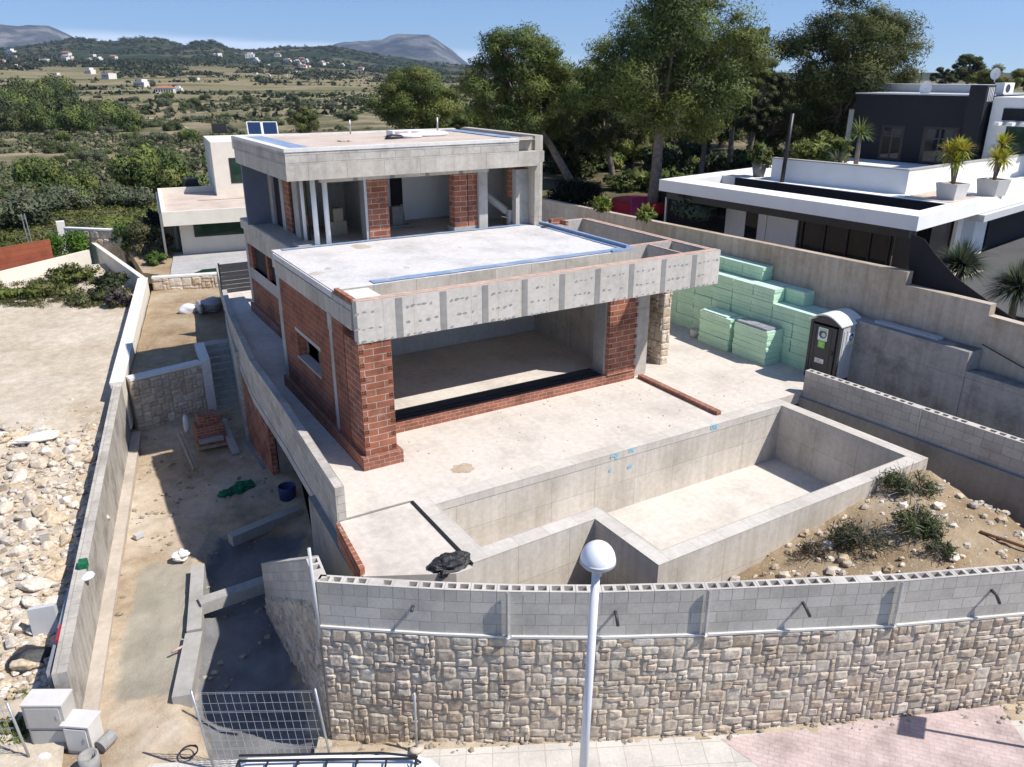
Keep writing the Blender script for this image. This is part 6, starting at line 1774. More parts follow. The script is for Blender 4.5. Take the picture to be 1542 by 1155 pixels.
# the big pines behind the villa ------------------------------------
def base_at(px, t, z=None):
    r = ray(px, 200); k = t / r.dot(_fw); p = CAMP + r * t
    return Vector((p.x, p.y, (gz_(p.x, p.y) if p.x > 17.6 and p.y < 75 else terr(p.x, p.y)) if z is None else z))
def ztop(py, t): return CAMP.z + ray(771, py).z * t
def bigpine(label, pxb, t, pxc, wpx, ytop, ybot, seed, n, cols=PINE, tr=.24, size=.34, nb=46, name='pine_tree', flat=.9, group=None):
    base = base_at(pxb, t); r = wpx / 2 / FPX * t
    leanv = _rt * ((pxc - pxb) / FPX * t)
    h = ztop(ytop, t) - base.z; z0 = ztop(ybot, t) - base.z
    return pine(name, label, base, h, r, max(.3, z0), seed, n, (leanv.x, leanv.y), cols, size, tr, nb, group, flat=flat)
bigpine('broad pine with a leaning pale trunk directly right behind the villa shell', 884, 44, 788, 200, 22, 240, 1, 28000, PINE, .24, .32, 60)
bigpine('tall forked pine in the middle of the row, its trunk rising beside the purple cover', 985, 40, 1003, 305, -45, 225, 2, 36000, PINE, .30, .32, 75)
bigpine('dense dark pine behind the charcoal villa, largest crown of the row', 1240, 50, 1268, 245, -30, 232, 3, 36000, [(.062, .080, .024), (.078, .094, .028), (.052, .068, .024), (.095, .108, .034)], .30, .36, 75)
bigpine('rounded pine standing left of the row above the villa roof', 640, 58, 630, 158, 96, 208, 4, 20000, PINE, .22, .36, 50)
bigpine('slender pine between the forked pine and the dark one', 1060, 52, 1062, 95, 120, 225, 5, 9000, PINE, .2, .34, 24)
bigpine('thin pine with a bare straight trunk just left of the charcoal villa', 1105, 55, 1100, 105, 20, 190, 6, 12000, PINE, .2, .36, 28)
bigpine('dark narrow pine in the gap left of the largest crown', 1135, 60, 1132, 75, 30, 215, 7, 9000, DARKP, .2, .38, 24)
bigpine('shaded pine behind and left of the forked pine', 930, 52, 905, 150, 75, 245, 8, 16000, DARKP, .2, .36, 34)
bigpine('small pale pine seen low over the villa roof, left of the rounded pine', 460, 62, 462, 62, 152, 205, 9, 5000, SHRUB, .12, .34, 18)
bigpine('low pine filling the gap between the rounded and the leaning pine', 705, 66, 705, 90, 150, 215, 10, 8000, PINE, .15, .4, 22)
bigpine('pine filling the gap between the leaning pine and the forked pine', 872, 56, 872, 120, 98, 240, 15, 13000, PINE, .2, .36, 30)
bigpine('dark pine filling the gap between the forked pine and the largest crown', 1160, 62, 1163, 125, 78, 235, 16, 13000, DARKP, .2, .38, 30)
bigpine('distant rounded pine right of the dark crown, beyond the charcoal roof', 1440, 95, 1442, 62, 80, 128, 11, 6000, DARKP, .25, .5, 18)
bigpine('small distant pine just right of the dark crown', 1410, 90, 1408, 42, 98, 130, 12, 3500, DARKP, .2, .5, 12)
bigpine('pale green tree at the right edge beyond the charcoal roof', 1490, 80, 1488, 90, 100, 135, 13, 6000, [(.11, .125, .03), (.13, .14, .04)], .2, .4, 18, 'garden_tree')
bigpine('dark green tree at the far right edge', 1545, 85, 1540, 70, 92, 140, 14, 6000, DARKP, .2, .45, 18, 'garden_tree')
# trimmed dark hedge ball
def shrub(name, label, c, r, seed, n, cols, size, cat='shrub', group=None, m='leaf', nb=14, stem=True):
    rr = random.Random(seed); rx, ry, rz = r
    e = empty(name, (c[0], c[1], c[2]), label, cat, group)
    bl = []
    for k in range(nb):
        d = Vector((rr.uniform(-1, 1), rr.uniform(-1, 1), rr.uniform(0, 1)))
        if d.length > 1: d.normalize()
        q = rr.uniform(.28, .5)
        bl.append((d.x * rx * .75, d.y * ry * .75, rz * (.3 + d.z * 1.25), (rx * q, ry * q, rz * q)))
    link_mesh('foliage', leaf_mesh('foliage', bl, n, size, cols, seed, M[m], .4, 2.2, .8), e)
    if stem:
        b = MB()
        for k in range(5):
            q = bl[k]; b.tube([(0, 0, -.1), (q[0] * .5, q[1] * .5, q[2] * .5), (q[0], q[1], q[2])], [.05, .035, .01], 5)
        o = b.build('stem', M['bark'], None); o.parent = e
    return e
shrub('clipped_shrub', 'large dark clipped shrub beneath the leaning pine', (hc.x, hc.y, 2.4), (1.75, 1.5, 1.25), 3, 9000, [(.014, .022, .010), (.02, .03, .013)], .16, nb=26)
for i, (xb, t, xc, w_, yt, yb, cols, lab) in enumerate((
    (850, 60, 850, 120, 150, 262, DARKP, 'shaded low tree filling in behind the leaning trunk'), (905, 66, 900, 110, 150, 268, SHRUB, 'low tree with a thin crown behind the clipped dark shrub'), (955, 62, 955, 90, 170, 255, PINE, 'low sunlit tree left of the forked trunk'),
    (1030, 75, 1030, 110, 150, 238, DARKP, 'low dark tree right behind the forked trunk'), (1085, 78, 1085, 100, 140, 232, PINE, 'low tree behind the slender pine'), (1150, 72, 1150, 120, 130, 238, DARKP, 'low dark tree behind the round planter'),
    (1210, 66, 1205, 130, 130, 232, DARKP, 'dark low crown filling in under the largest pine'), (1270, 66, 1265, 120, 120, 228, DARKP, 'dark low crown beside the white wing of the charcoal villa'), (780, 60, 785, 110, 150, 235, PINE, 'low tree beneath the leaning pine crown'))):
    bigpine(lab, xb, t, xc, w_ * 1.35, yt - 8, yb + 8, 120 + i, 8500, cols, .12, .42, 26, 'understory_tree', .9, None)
rr = random.Random(52)
for i in range(40):
    x, y, t = 822 + i * 11.5 + rr.uniform(-6, 6), rr.uniform(232, 262), rr.uniform(50, 66)
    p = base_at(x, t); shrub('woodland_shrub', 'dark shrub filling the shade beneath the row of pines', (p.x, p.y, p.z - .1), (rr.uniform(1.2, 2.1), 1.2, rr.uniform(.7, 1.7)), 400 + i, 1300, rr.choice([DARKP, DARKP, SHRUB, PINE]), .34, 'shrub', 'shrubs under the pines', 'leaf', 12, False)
p = at(1065, 262, 36); shrub('lavender_bush', 'grey green low bush behind the corner of the white roof terrace', (p.x, p.y, 3.6), (1.6, 1.1, .8), 4, 4500, [(.10, .13, .085), (.08, .11, .07)], .3, nb=18)
for i, (x, y, t, lab) in enumerate(((905, 303, 31, 'yellow green rosette plant on the retaining wall top, left one'), (973, 318, 29, 'yellow green rosette plant on the retaining wall top, right one beside the pine'))):
    p = at(x, y, t); shrub('rosette_plant', lab, (p.x, p.y, p.z - .3), (.36, .34, .26), 30 + i, 300, [(.17, .19, .035), (.12, .15, .03)], .4, 'plant', stem=False)

# spiky plants
def spiky(name, label, c, r, seed, n=260, cols=((.07, .09, .055), (.09, .11, .065)), trunk=.5, cat='plant', droop=.25, w=.022, hemi=-.35, group=None, pot=None):
    rr = random.Random(seed); e = empty(name, (c[0], c[1], c[2]), label, cat, group)
    b = MB(); C = Vector((0, 0, trunk))
    for k in range(n):
        d = Vector((rr.gauss(0, 1), rr.gauss(0, 1), rr.gauss(.2, .8)))
        d.normalize()
        if d.z < hemi: d.z = -d.z * .5; d.normalize()
        L = r * rr.uniform(.8, 1.05); s = d.cross(Vector((0, 0, 1)))
        if s.length < .1: s = Vector((1, 0, 0))
        s.normalize(); s = s * w * r
        col = tuple(x * rr.uniform(.7, 1.4) for x in rr.choice(cols))
        a = C + d * r * .06; m_ = C + d * L * .55; t = C + d * L - Vector((0, 0, droop * r * (1 - abs(d.z))))
        b.face([a - s, a + s, m_ + s, m_ - s], 0, None, col); b.face([m_ - s, m_ + s, t], 0, None, col)
    o = b.build('leaves', M['yellowleaf'], None); o.parent = e
    b = MB(); b.tube([(0, 0, -.3), (0, 0, trunk)], [.11, .09], 8); o = b.build('trunk', M['bark'], None, True); o.parent = e
    return e
for (x, y, t, lab) in ((1447, 402, 26.5, 'grey green spiky grass tree behind the shade netting'), (1533, 436, 24, 'grey green spiky grass tree at the right edge above the wall')):
    p = at(x, y, t); spiky('grass_tree', lab, (p.x, p.y, p.z - .6), 1.12, int(x), 900, trunk=.6, w=.014)
YC = ((.38, .36, .03), (.28, .30, .035), (.45, .39, .05))
def yucca_pot(x, y, lab, k):
    q = onz(x, y, ZR); t = (q - CAMP).dot(_fw); s = t / FPX
    pe = empty('square_planter', q, 'pale square planter ' + lab, 'planter')
    b = MB(); a, h = 17 * s, 40 * s * .6
    b.prism([(-a * .8, -a * .8), (a * .8, -a * .8), (a * .8, a * .8), (-a * .8, a * .8)], 0, .02)
    i0 = [(-a * .8, -a * .8), (a * .8, -a * .8), (a * .8, a * .8), (-a * .8, a * .8)]; i1 = [(-a, -a), (a, -a), (a, a), (-a, a)]
    for j in range(4):
        c0_, c1 = i0[j], i0[(j + 1) % 4]; d0, d1 = i1[j], i1[(j + 1) % 4]
        b.face([(*c0_, .02), (*c1, .02), (*d1, h), (*d0, h)]); e0, e1 = (d0[0] * .88, d0[1] * .88), (d1[0] * .88, d1[1] * .88)
        b.face([(*d0, h), (*d1, h), (*e1, h), (*e0, h)]); b.face([(*e0, h), (*e1, h), (*e1, h - .06), (*e0, h - .06)])
    b.face([(x_ * .87, y_ * .87, h - .06) for x_, y_ in i1], 1)
    o = b.build('planter_box', [M['pot'], M['soil']], None); o.parent = pe
    e = empty('yucca', (q.x, q.y, q.z + h), 'yellow green yucca in the planter ' + lab, 'plant')
    rr = random.Random(k); b = MB(); bt = MB()
    for hd in range(4):
        c = Vector((rr.uniform(-.5, .5) * 32 * s, rr.uniform(-.4, .4) * 30 * s, (28 + 22 * rr.random()) * s)); r = 24 * s
        bt.tube([(0, 0, -.1), (c.x * .5, c.y * .5, c.z * .6), c], [.06, .05, .04], 6)
        for i in range(110):
            d = Vector((rr.gauss(0, 1), rr.gauss(0, 1), rr.gauss(.45, .8))).normalized(); L = r * rr.uniform(.8, 1.1)
            sd = d.cross(Vector((0, 0, 1)))
            if sd.length < .1: sd = Vector((1, 0, 0))
            sd = sd.normalized() * .022
            col = tuple(v * rr.uniform(.7, 1.3) for v in rr.choice(YC)); m_ = c + d * L * .6; t_ = c + d * L - Vector((0, 0, .12 * r))
            b.face([c - sd * .6, c + sd * .6, m_ + sd, m_ - sd], 0, None, col); b.face([m_ - sd, m_ + sd, t_], 0, None, col)
    o = b.build('leaves', M['yellowleaf'], None); o.parent = e; o = bt.build('trunk', M['bark'], None, True); o.parent = e
yucca_pot(1431, 300, 'on the white roof, nearer the dark recess', 1)
yucca_pot(1492, 294, 'on the white roof, farther right on the gravel', 2)
q = onz(1142, 266, ZR)
pe = empty('round_planter', q, 'grey round planter on the left end of the white roof terrace', 'planter')
b = MB(); b.lathe((0, 0, 0), [(0, 0), (.24, 0), (.36, .6), (.32, .6), (.30, .52), (0, .52)], 20); o = b.build('planter_bowl', M['potdark'], None, True); o.parent = pe
shrub('potted_shrub', 'leafy shrub growing in the grey round planter', (q.x, q.y, q.z + .5), (.6, .6, .6), 5, 900, [(.09, .11, .03), (.12, .13, .04)], .2, 'plant')
for i, (x, y, rx, rz, lab) in enumerate(((1211, 230, .9, .65, 'bushy green plant behind the white parapet beside the dark post'), (1247, 228, 1.0, .8, 'yellow green bushy plant behind the white parapet, middle of the row'), (1238, 215, .45, .9, 'upright leafy plant rising behind the middle bushy plant'))):
    p = at(x, y, 36); shrub('terrace_plant', lab, (p.x, p.y, 5.9), (rx, rx, rz), 40 + i, 1300, [(.12, .15, .03), (.16, .18, .045), (.09, .12, .03)], .28, 'plant')
p = at(1290, 238, 35); spiky('slim_yucca', 'slim yucca with one green head before the white wing of the villa', (p.x, p.y, 6.0), .8, 71, 160, ((.12, .16, .05), (.15, .19, .06)), 1.35, w=.03)
p = at(1262, 240, 34.5); spiky('agave', 'low grey green rosette behind the white parapet corner', (p.x, p.y, 5.9), .75, 72, 90, ((.10, .12, .08),), .3, w=.04)

# plants on the dirt mound and plot --------------------------------
def weed(name, label, px, r, seed, n, cols, size, zf, cat='weed', group=None):
    q = onz(px[0], px[1], -.6)
    for _ in range(6): q = onz(px[0], px[1], zf(q.x, q.y))
    e = empty(name, (q.x, q.y, zf(q.x, q.y)), label, cat, group)
    rr = random.Random(seed); bl = [(rr.uniform(-.6, .6) * r, rr.uniform(-.6, .6) * r, rr.uniform(.1, .45) * r, (r * .4, r * .4, r * .3)) for _ in range(10)]
    link_mesh('foliage', leaf_mesh('foliage', bl, n, size, cols, seed, M['leaf'], .2, 7, .95), e)
    b = MB()
    for k in range(34):
        d = Vector((rr.gauss(0, 1), rr.gauss(0, 1), rr.uniform(.4, 1.4))).normalized() * r * rr.uniform(.5, 1.15); s = Vector((rr.uniform(-.3, .3) * r, rr.uniform(-.3, .3) * r, 0))
        b.tube([s, s + d * .6, s + d + Vector((0, 0, -.1 * r))], .006, 3, 0, False)
    o = b.build('stems', M['deadwood'], None); o.parent = e
GW = [(.075, .095, .035), (.10, .115, .05), (.06, .075, .03)]
weed('mound_weed', 'green flowering weed at the pool corner on the dirt mound', (1365, 735), .72, 1, 1300, GW, .16, mz)
weed('mound_weed', 'tall green weed on the slope of the dirt mound, middle one', (1390, 795), .75, 2, 1400, GW, .18, mz)
weed('mound_weed', 'dark weed low on the dirt mound near the front blocks', (1300, 822), .85, 3, 1600, [(.075, .08, .045), (.06, .065, .04), (.10, .10, .07)], .15, mz)
weed('mound_weed', 'grey green tuft against the front pool wall on the dirt mound', (1268, 752), .5, 4, 700, [(.10, .12, .07), (.085, .10, .06)], .2, mz)
weed('mound_weed', 'dry brown tuft where the dirt mound meets the pool wall foot', (1225, 835), .4, 5, 450, [(.11, .08, .045), (.08, .06, .035)], .14, mz)
weed('mound_weed', 'small grey weed behind the front blocks, right part of the mound', (1415, 835), .4, 6, 500, GW, .14, mz)
b = MB(); rr = random.Random(31)
for k in range(700):
    x, y = rr.uniform(4.5, 14.2), rr.uniform(-13, -6.9)
    if not (y < -7.25 or x > 13.5): continue
    if ((x + 2.75) * 7.1 + (y + 4.52) * 12.8) < 4: continue
    r_ = rr.choice([.02, .03, .03, .05, .08, .12]) * rr.uniform(.7, 1.2); kk = rr.uniform(.7, 1.1)
    b.blob((x, y, mz(x, y) + r_ * .2), (r_ * 1.2, r_, r_ * .7), k, .6, 0, 6, 4, tuple(kk * c for c in rr.choice(pal)), 2)
o = b.build('mound_stones', M['rock']); o['kind'] = 'stuff'; tag(o, 'small stones scattered over the dirt mound', 'stones')
a, c = onz(1475, 803, -.4), onz(1560, 838, -.7); b = MB(); b.tube([(a.x, a.y, mz(a.x, a.y) + .04), (c.x, c.y, mz(c.x, c.y) + .08)], .035, 6); tag(b.build('rusty_bar', M['rust']), 'rusty bar lying at the right of the dirt mound', 'bar')

# left side near vegetation ----------------------------------------
def plotbase(x, y):
    q = onz(x, y, -1.7)
    for _ in range(6): q = onz(x, y, plotz(q.x, q.y) if q.y < 37 else terr(q.x, q.y))
    return q
GB = [(.135, .165, .036), (.115, .14, .036), (.16, .17, .06)]
for i, (x, y, rx, rz, n, cols, lab) in enumerate((
    (110, 425, 1.5, .7, 2200, GB, 'green bush before the low cream wall at the far end of the bare plot'),
    (168, 440, 1.2, .8, 2200, [(.05, .065, .03), (.07, .08, .04)], 'dark bush in the corner against the cream garden wall'),
    (30, 448, 1.6, .4, 1600, GB, 'low weedy clump at the left end of the bare plot'),
    (75, 445, 1.5, .45, 1600, GB, 'low grassy clump in the middle of the bare plot edge'),
    (140, 455, 1.3, .4, 1500, [(.11, .12, .05), (.09, .10, .04)], 'straggly grass clump beside the dark corner bush'),
    (182, 462, .7, .7, 900, [(.10, .085, .08), (.08, .08, .05)], 'purplish weed at the foot of the white topped wall'))):
    q = plotbase(x, y); shrub('plot_bush', lab, (q.x, q.y, q.z - .1), (rx, rx * .7, rz), 60 + i, n, cols, .22, 'bush')
b = MB(); me_b = []
rr = random.Random(5); bl = []
for k in range(120):
    x, y = rr.uniform(-20, 195), rr.uniform(420, 463); q = plotbase(x, y)
    if q.x > wallx(q.y) - .5: continue
    bl.append((q.x, q.y, q.z + .08, (.5, .4, .16)))
o = link_mesh('plot_grass', leaf_mesh('plot_grass', bl, 9000, .2, [(.11, .125, .04), (.13, .13, .055), (.09, .10, .035)], 9, M['leaf'], .1, 5, .95)); o['kind'] = 'stuff'; tag(o, 'rough grass along the far end of the bare plot', 'grass')
q = onz(103, 388, -1.3)
shrub('bright_hedge', 'bright green rounded hedge beside the white gate pillar', (q.x, q.y, -1.4), (1.5, 1.2, 1.1), 70, 4500, [(.10, .19, .02), (.075, .15, .018)], .16, 'hedge', nb=26)
for i, (x, y, rx, rz, cols, lab) in enumerate(((195, 375, 1.0, 1.1, [(.07, .12, .025), (.09, .14, .03)], 'fresh green shrub at the left of the white house bed'), (225, 380, 1.7, 1.1, [(.13, .115, .055), (.10, .10, .045)], 'brownish green shrub against the white house annex'), (238, 398, .7, .45, [(.06, .11, .02), (.08, .14, .025)], 'small round green shrub in the white pebble bed'), (228, 345, .8, .9, [(.03, .04, .02)], 'dark shrub by the annex door'))):
    q = onz(x, y, -1.0); shrub('garden_shrub', lab, (q.x, q.y, -1.05), (rx, rx, rz), 80 + i, 2600, cols, .2, 'shrub')

for i, (x, y, lab) in enumerate(((18, 1118, 'green weedy clump behind the mesh fence of the rubble plot'), (42, 1075, 'dry grass clump beside the tall two part cabinet'))):
    q = onstreet(x, y); shrub('roadside_weed', lab, (q.x, q.y, q.z - .05), (.5, .45, .35), 90 + i, 1100, GB if i == 0 else [(.20, .19, .08), (.15, .16, .06)], .16, 'weed', stem=False)
tr_ = [(0, 174), (60, 172), (130, 170), (195, 176), (235, 180), (262, 186), (285, 196)]
# scrub, bushes and trees of the valley ----------------------------
VAR = []
for k in range(6):
    rr = random.Random(200 + k); bl = []
    cols = [SHRUB, PINE, OLIVE, DARKP, GB, PINE][k]
    for j in range(16):
        d = Vector((rr.uniform(-1, 1), rr.uniform(-1, 1), rr.uniform(0, 1)))
        if d.length > 1: d.normalize()
        q = rr.uniform(.22, .42); bl.append((d.x * .72, d.y * .72, .25 + d.z * .62, (q, q, q * .85)))
    VAR.append(leaf_mesh('foliage', bl, 5200, .105, [tuple(1.3 * q for q in c_) for c_ in cols], 300 + k, M['leaf'], .4, 2.2, .8))
stem_b = MB()
for k in range(4): stem_b.tube([(0, 0, -.2), (rnd.uniform(-.2, .2), rnd.uniform(-.2, .2), .5)], [.06, .03], 5)
stem_me = stem_b.build('stem', M['bark']); SM = stem_me.data; bpy.data.objects.remove(stem_me)
def valley(name, label, x, y, s, k, cat, group, sz=1.0, parts=True):
    e = empty(name, (x, y, terr(x, y) - .1 * s), label, cat, group); e.scale = (s, s, s * sz); e.rotation_euler = (0, 0, rnd.uniform(0, 6.3))
    link_mesh('crown', VAR[k], e)
    if parts: link_mesh('trunk', SM, e)
    return e
def tbase(px, py, it=12):
    q = onz(px, py, -2.5)
    for _ in range(it): q = onz(px, py, min(terr(q.x, q.y), 5))
    return q
# large trees left, placed by foot
TREES = [(60, 292, 42, 1, 1.35, 'dark round tree of the left scrub, standing behind the grey bush'), (118, 300, 36, 5, 1.2, 'round tree right beside the darkest tree of the left scrub'), (215, 288, 62, 1, 1.15, 'broad tree just left of the white house roof'), (262, 300, 50, 5, 1.3, 'tree whose crown touches the white house roof'), (10, 345, 70, 2, .95, 'grey green bush at the left edge above the rust red fence'), (20, 300, 40, 0, .9, 'pale bush at the left edge of the scrub'),
         (150, 310, 48, 0, .9, 'light green bush in the middle of the left scrub'), (200, 312, 45, 2, .8, 'greyish bush below the broad tree'), (95, 318, 50, 2, .85, 'greyish bush before the dark round tree'), (180, 345, 55, 4, .4, 'yellow green low bush above the far stone wall'), (120, 352, 42, 0, .5, 'small bush behind the bright hedge'), (235, 330, 34, 4, .5, 'low yellow green bush beside the annex')]
for (x, y, w, k, sz, lab) in TREES:
    q = tbase(x, y); t = (q - CAMP).dot(_fw); valley('scrub_tree', lab, q.x, q.y, w / FPX * t, k, 'tree', None, sz)
for i in range(14):
    x = -10 + i * 15.5; y = 196 + (i * 37 % 11) - 6; q = tbase(x, y); t = (q - CAMP).dot(_fw)
    valley('wood_tree', 'dark pine in the small wood at the left edge of the valley', q.x, q.y, rnd.uniform(26, 36) / FPX * t, rnd.choice([1, 3, 5]), 'pine tree', 'pines of the small wood on the left', rnd.uniform(1.2, 1.6))
for i in range(9):
    x = -10 + i * 12; y = 176 - i * 2.2; q = tbase(x, y); t = (q - CAMP).dot(_fw)
    valley('wood_tree', 'dark pine in the small wood at the left edge of the valley', q.x, q.y, rnd.uniform(24, 34) / FPX * t, rnd.choice([1, 3, 5]), 'pine tree', 'pines of the small wood on the left', rnd.uniform(1.2, 1.5))
rr = random.Random(9)
for i in range(290):
    x, y = rr.uniform(-20, 700), 128 + 180 * rr.random() ** 1.8
    if y > 205 and x > 330: continue
    if y > 255 and x > 300: continue
    q = tbase(x, y); t = (q - CAMP).dot(_fw)
    if t < 62 or terr(q.x, q.y) > 6: continue
    w = rr.uniform(4, 10) * (1 + (y - 128) / 90)
    valley('valley_bush', 'bush scattered over the dry valley floor', q.x, q.y, w / FPX * t, rr.choice([0, 1, 2, 2, 3, 0]), 'bush', 'bushes scattered over the valley floor', rr.uniform(.6, 1.1), False)
# near scrub cover (stuff)
rr = random.Random(15); bl = []
for i in range(760):
    x, y = rr.uniform(-330, 330), rr.uniform(292, 372)
    q = tbase(x, y)
    if q.y < 36 or (q.x > 0 and q.y < 50 and q.x < 14) : continue
    s = rr.uniform(.5, 1.3); bl.append((q.x, q.y, q.z + .1, (s, s, s * .38)))
o = link_mesh('scrub_cover', leaf_mesh('scrub_cover', bl, 76000, .26, [(.115, .135, .032), (.15, .165, .042), (.09, .11, .032), (.17, .165, .07)], 17, M['leaf'], .3, 2.5, .9)); o['kind'] = 'stuff'; tag(o, 'low green scrub covering the ground beyond the plots', 'scrub')
q = tbase(38, 318); b = MB(); rr = random.Random(3)
for k in range(90):
    d = Vector((rr.gauss(0, 1), rr.gauss(0, 1), rr.uniform(.3, 1.6))).normalized() * rr.uniform(1.2, 2.6); b.tube([(q.x, q.y, q.z), Vector((q.x, q.y, q.z)) + d * .6 + Vector((rr.gauss(0, .2), 0, .2)), Vector((q.x, q.y, q.z)) + d], [.03, .02, .008], 3, 0, False)
tag(b.build('bare_bush', M['deadwood']), 'leafless grey bush among the green scrub on the left', 'bush')
b = MB(); pr = None
for (x, y) in tr_:
    q = tbase(x, y); a, c = (q.x, q.y - 2.0), (q.x, q.y + 2.0)
    if pr:
        for k in range(8):
            f = lambda p0, p1, t: (p0[0] + (p1[0] - p0[0]) * t, p0[1] + (p1[1] - p0[1]) * t)
            P = [f(pr[0], a, k / 8), f(pr[0], a, (k + 1) / 8), f(pr[1], c, (k + 1) / 8), f(pr[1], c, k / 8)]
            b.face([(p[0], p[1], terr(*p) + .25) for p in P])
    pr = (a, c)
o = b.build('dirt_track', M['bareplot']); o['kind'] = 'structure'
# far wood and maquis on the hills (stuff)
rr = random.Random(21); bl = []
for k in range(8000):
    px_ = rr.uniform(-480, 760); a = az_of(px_); r = 105 * (520 / 105) ** rr.random()
    x, y = CAMP.x + r * math.sin(a), CAMP.y + r * math.cos(a)
    if fbm(x, y, .02, 4, 14) < .05 + .1 * rr.random(): continue
    q = rr.uniform(.3, 1.2) * (1 + r / 450); bl.append((x, y, terr(x, y) + q * .1, (q, q, q * .6)))
o = link_mesh('valley_scrub', leaf_mesh('valley_scrub', bl, 92000, .75, [(.135, .145, .07), (.11, .125, .058), (.19, .175, .105), (.09, .105, .052)], 23, M['leaf'], .3, 1.8, .9)); o['kind'] = 'stuff'; tag(o, 'dry scrub spread over the valley floor', 'scrub')
bl = []; cnt = 0
while cnt < 12500:
    px_ = rr.uniform(-420, 760); a = az_of(px_); r = 420 * (2750 / 420) ** rr.random()
    x, y = CAMP.x + r * math.sin(a), CAMP.y + r * math.cos(a)
    dn = fbm(x, y, .006, 4, 12) + .22 * smooth(800, 1500, r)
    cnt += 1
    if dn < .06 + .08 * rr.random() + (.10 if r < 1000 else 0): continue
    q = rr.uniform(1.6, 4.0) * (1 + r / 2600); bl.append((x, y, terr(x, y) + q * .15, (q * 1.2, q * 1.2, q * .7)))
for k in range(150):
    px_ = rr.uniform(-40, 720); r = 300 * (1500 / 300) ** rr.random(); n_ = rr.randrange(6, 26); da = rr.choice([-1, 1]) * 4.2 / r; dr_ = rr.uniform(-1.2, 1.2)
    a = az_of(px_)
    for j in range(n_):
        if rr.random() < .2: continue
        aa, r2 = a + da * j, r + dr_ * j; x, y = CAMP.x + r2 * math.sin(aa), CAMP.y + r2 * math.cos(aa); q = rr.uniform(.9, 2.1); bl.append((x, y, terr(x, y) + q * .2, (q * 1.4, q, q * .8)))
o = link_mesh('far_woodland', leaf_mesh('far_woodland', bl, 150000, 3.2, [(.050, .062, .034), (.042, .054, .032), (.060, .070, .038), (.075, .08, .045)], 25, M['leaf'], .3, 1.7, .9)); o['kind'] = 'stuff'; tag(o, 'dark woodland and maquis on the far hills', 'woodland')
# far houses
def far_house(px, py, w, kind, label, group):
    r_lo, r_hi = 150, 2690
    rv = ray(px, py); hz = math.hypot(rv.x, rv.y); p = None
    rr_ = 150
    while rr_ < 2700:
        x, y, z = CAMP.x + rv.x / hz * rr_, CAMP.y + rv.y / hz * rr_, CAMP.z + rv.z / hz * rr_
        if z <= terr(x, y): p = Vector((x, y, terr(x, y))); break
        rr_ *= 1.01
    if p is None: return
    W_ = .74 * w / FPX * rr_; e = empty('far_house', p, label, 'house', group); e.rotation_euler = (0, 0, rnd.uniform(-.7, .3) - YAW * -1)
    h = W_ * rnd.uniform(.30, .42)
    bb = MB(); bb.box(-W_ / 2, -W_ * .3, -2, W_ / 2, W_ * .3, h)
    if rnd.random() < .5: bb.box(-W_ * .2, -W_ * .28, h, W_ * .3, W_ * .2, h * 1.5)
    o = bb.build('wall', M['far_white'], None); o.parent = e
    bb = MB()
    for i in range(max(2, int(w / 4))):
        u = -W_ / 2 + W_ * (i + .5) / max(2, int(w / 4)); bb.box(u - W_ * .04, -W_ * .3 - .05, h * .3, u + W_ * .04, -W_ * .3 - .003, h * .7)
    o = bb.build('window', M['glass'], None); o.parent = e
    if kind:
        bb = MB(); q = [(-W_ * .54, -W_ * .34, h + .02), (W_ * .54, -W_ * .34, h + .02), (W_ * .54, W_ * .34, h + .02), (-W_ * .54, W_ * .34, h + .02)]
        r0, r1 = (-W_ * .3, 0, h * 1.4), (W_ * .3, 0, h * 1.4)
        bb.face([q[0], q[1], r1, r0]); bb.face([q[2], q[3], r0, r1]); bb.face([q[1], q[2], r1]); bb.face([q[3], q[0], r0]); bb.face(q[::-1])
        o = bb.build('roof', M['tile_red'], None); o.parent = e
far_house(215, 131, 26, 0, 'large white house on the valley floor, left of the red roofed group', None)
far_house(250, 141, 30, 1, 'white house with a terracotta roof in the middle of the valley', None)
far_house(268, 138, 16, 0, 'small white house right beside the terracotta roofed one', None)
far_house(165, 119, 24, 0, 'long pale shed on the terraced field in the distance', None)
far_house(137, 112, 16, 0, 'white house left of the long pale shed', None); far_house(85, 114, 11, 0, 'lone white house under the wooded slope on the left', None)
far_house(295, 121, 12, 0, 'lone white house right of the red roofed group, farther back', None)
rr = random.Random(44)
for i in range(46):
    x, y = rr.choice([(rr.gauss(400, 34), rr.gauss(93, 6)), (rr.gauss(445, 30), rr.gauss(96, 5)), (rr.gauss(330, 22), rr.gauss(85, 3)), (rr.gauss(20, 26), rr.gauss(92, 7)), (rr.gauss(500, 25), rr.gauss(101, 4)), (rr.gauss(110, 40), rr.gauss(90, 7)), (rr.gauss(410, 30), rr.gauss(110, 4))])
    far_house(x, y, rr.uniform(6, 15), rr.random() < .45, 'pale house of the scattered village on the far hillside', 'pale houses on the far hillsides')
# poles in the distance
for i, (x, y0, y1, lab) in enumerate(((537, 145, 160, 'distant pale pole left of the rounded pine'), (522, 175, 195, 'pale pole behind the upper roof'))):
    pass

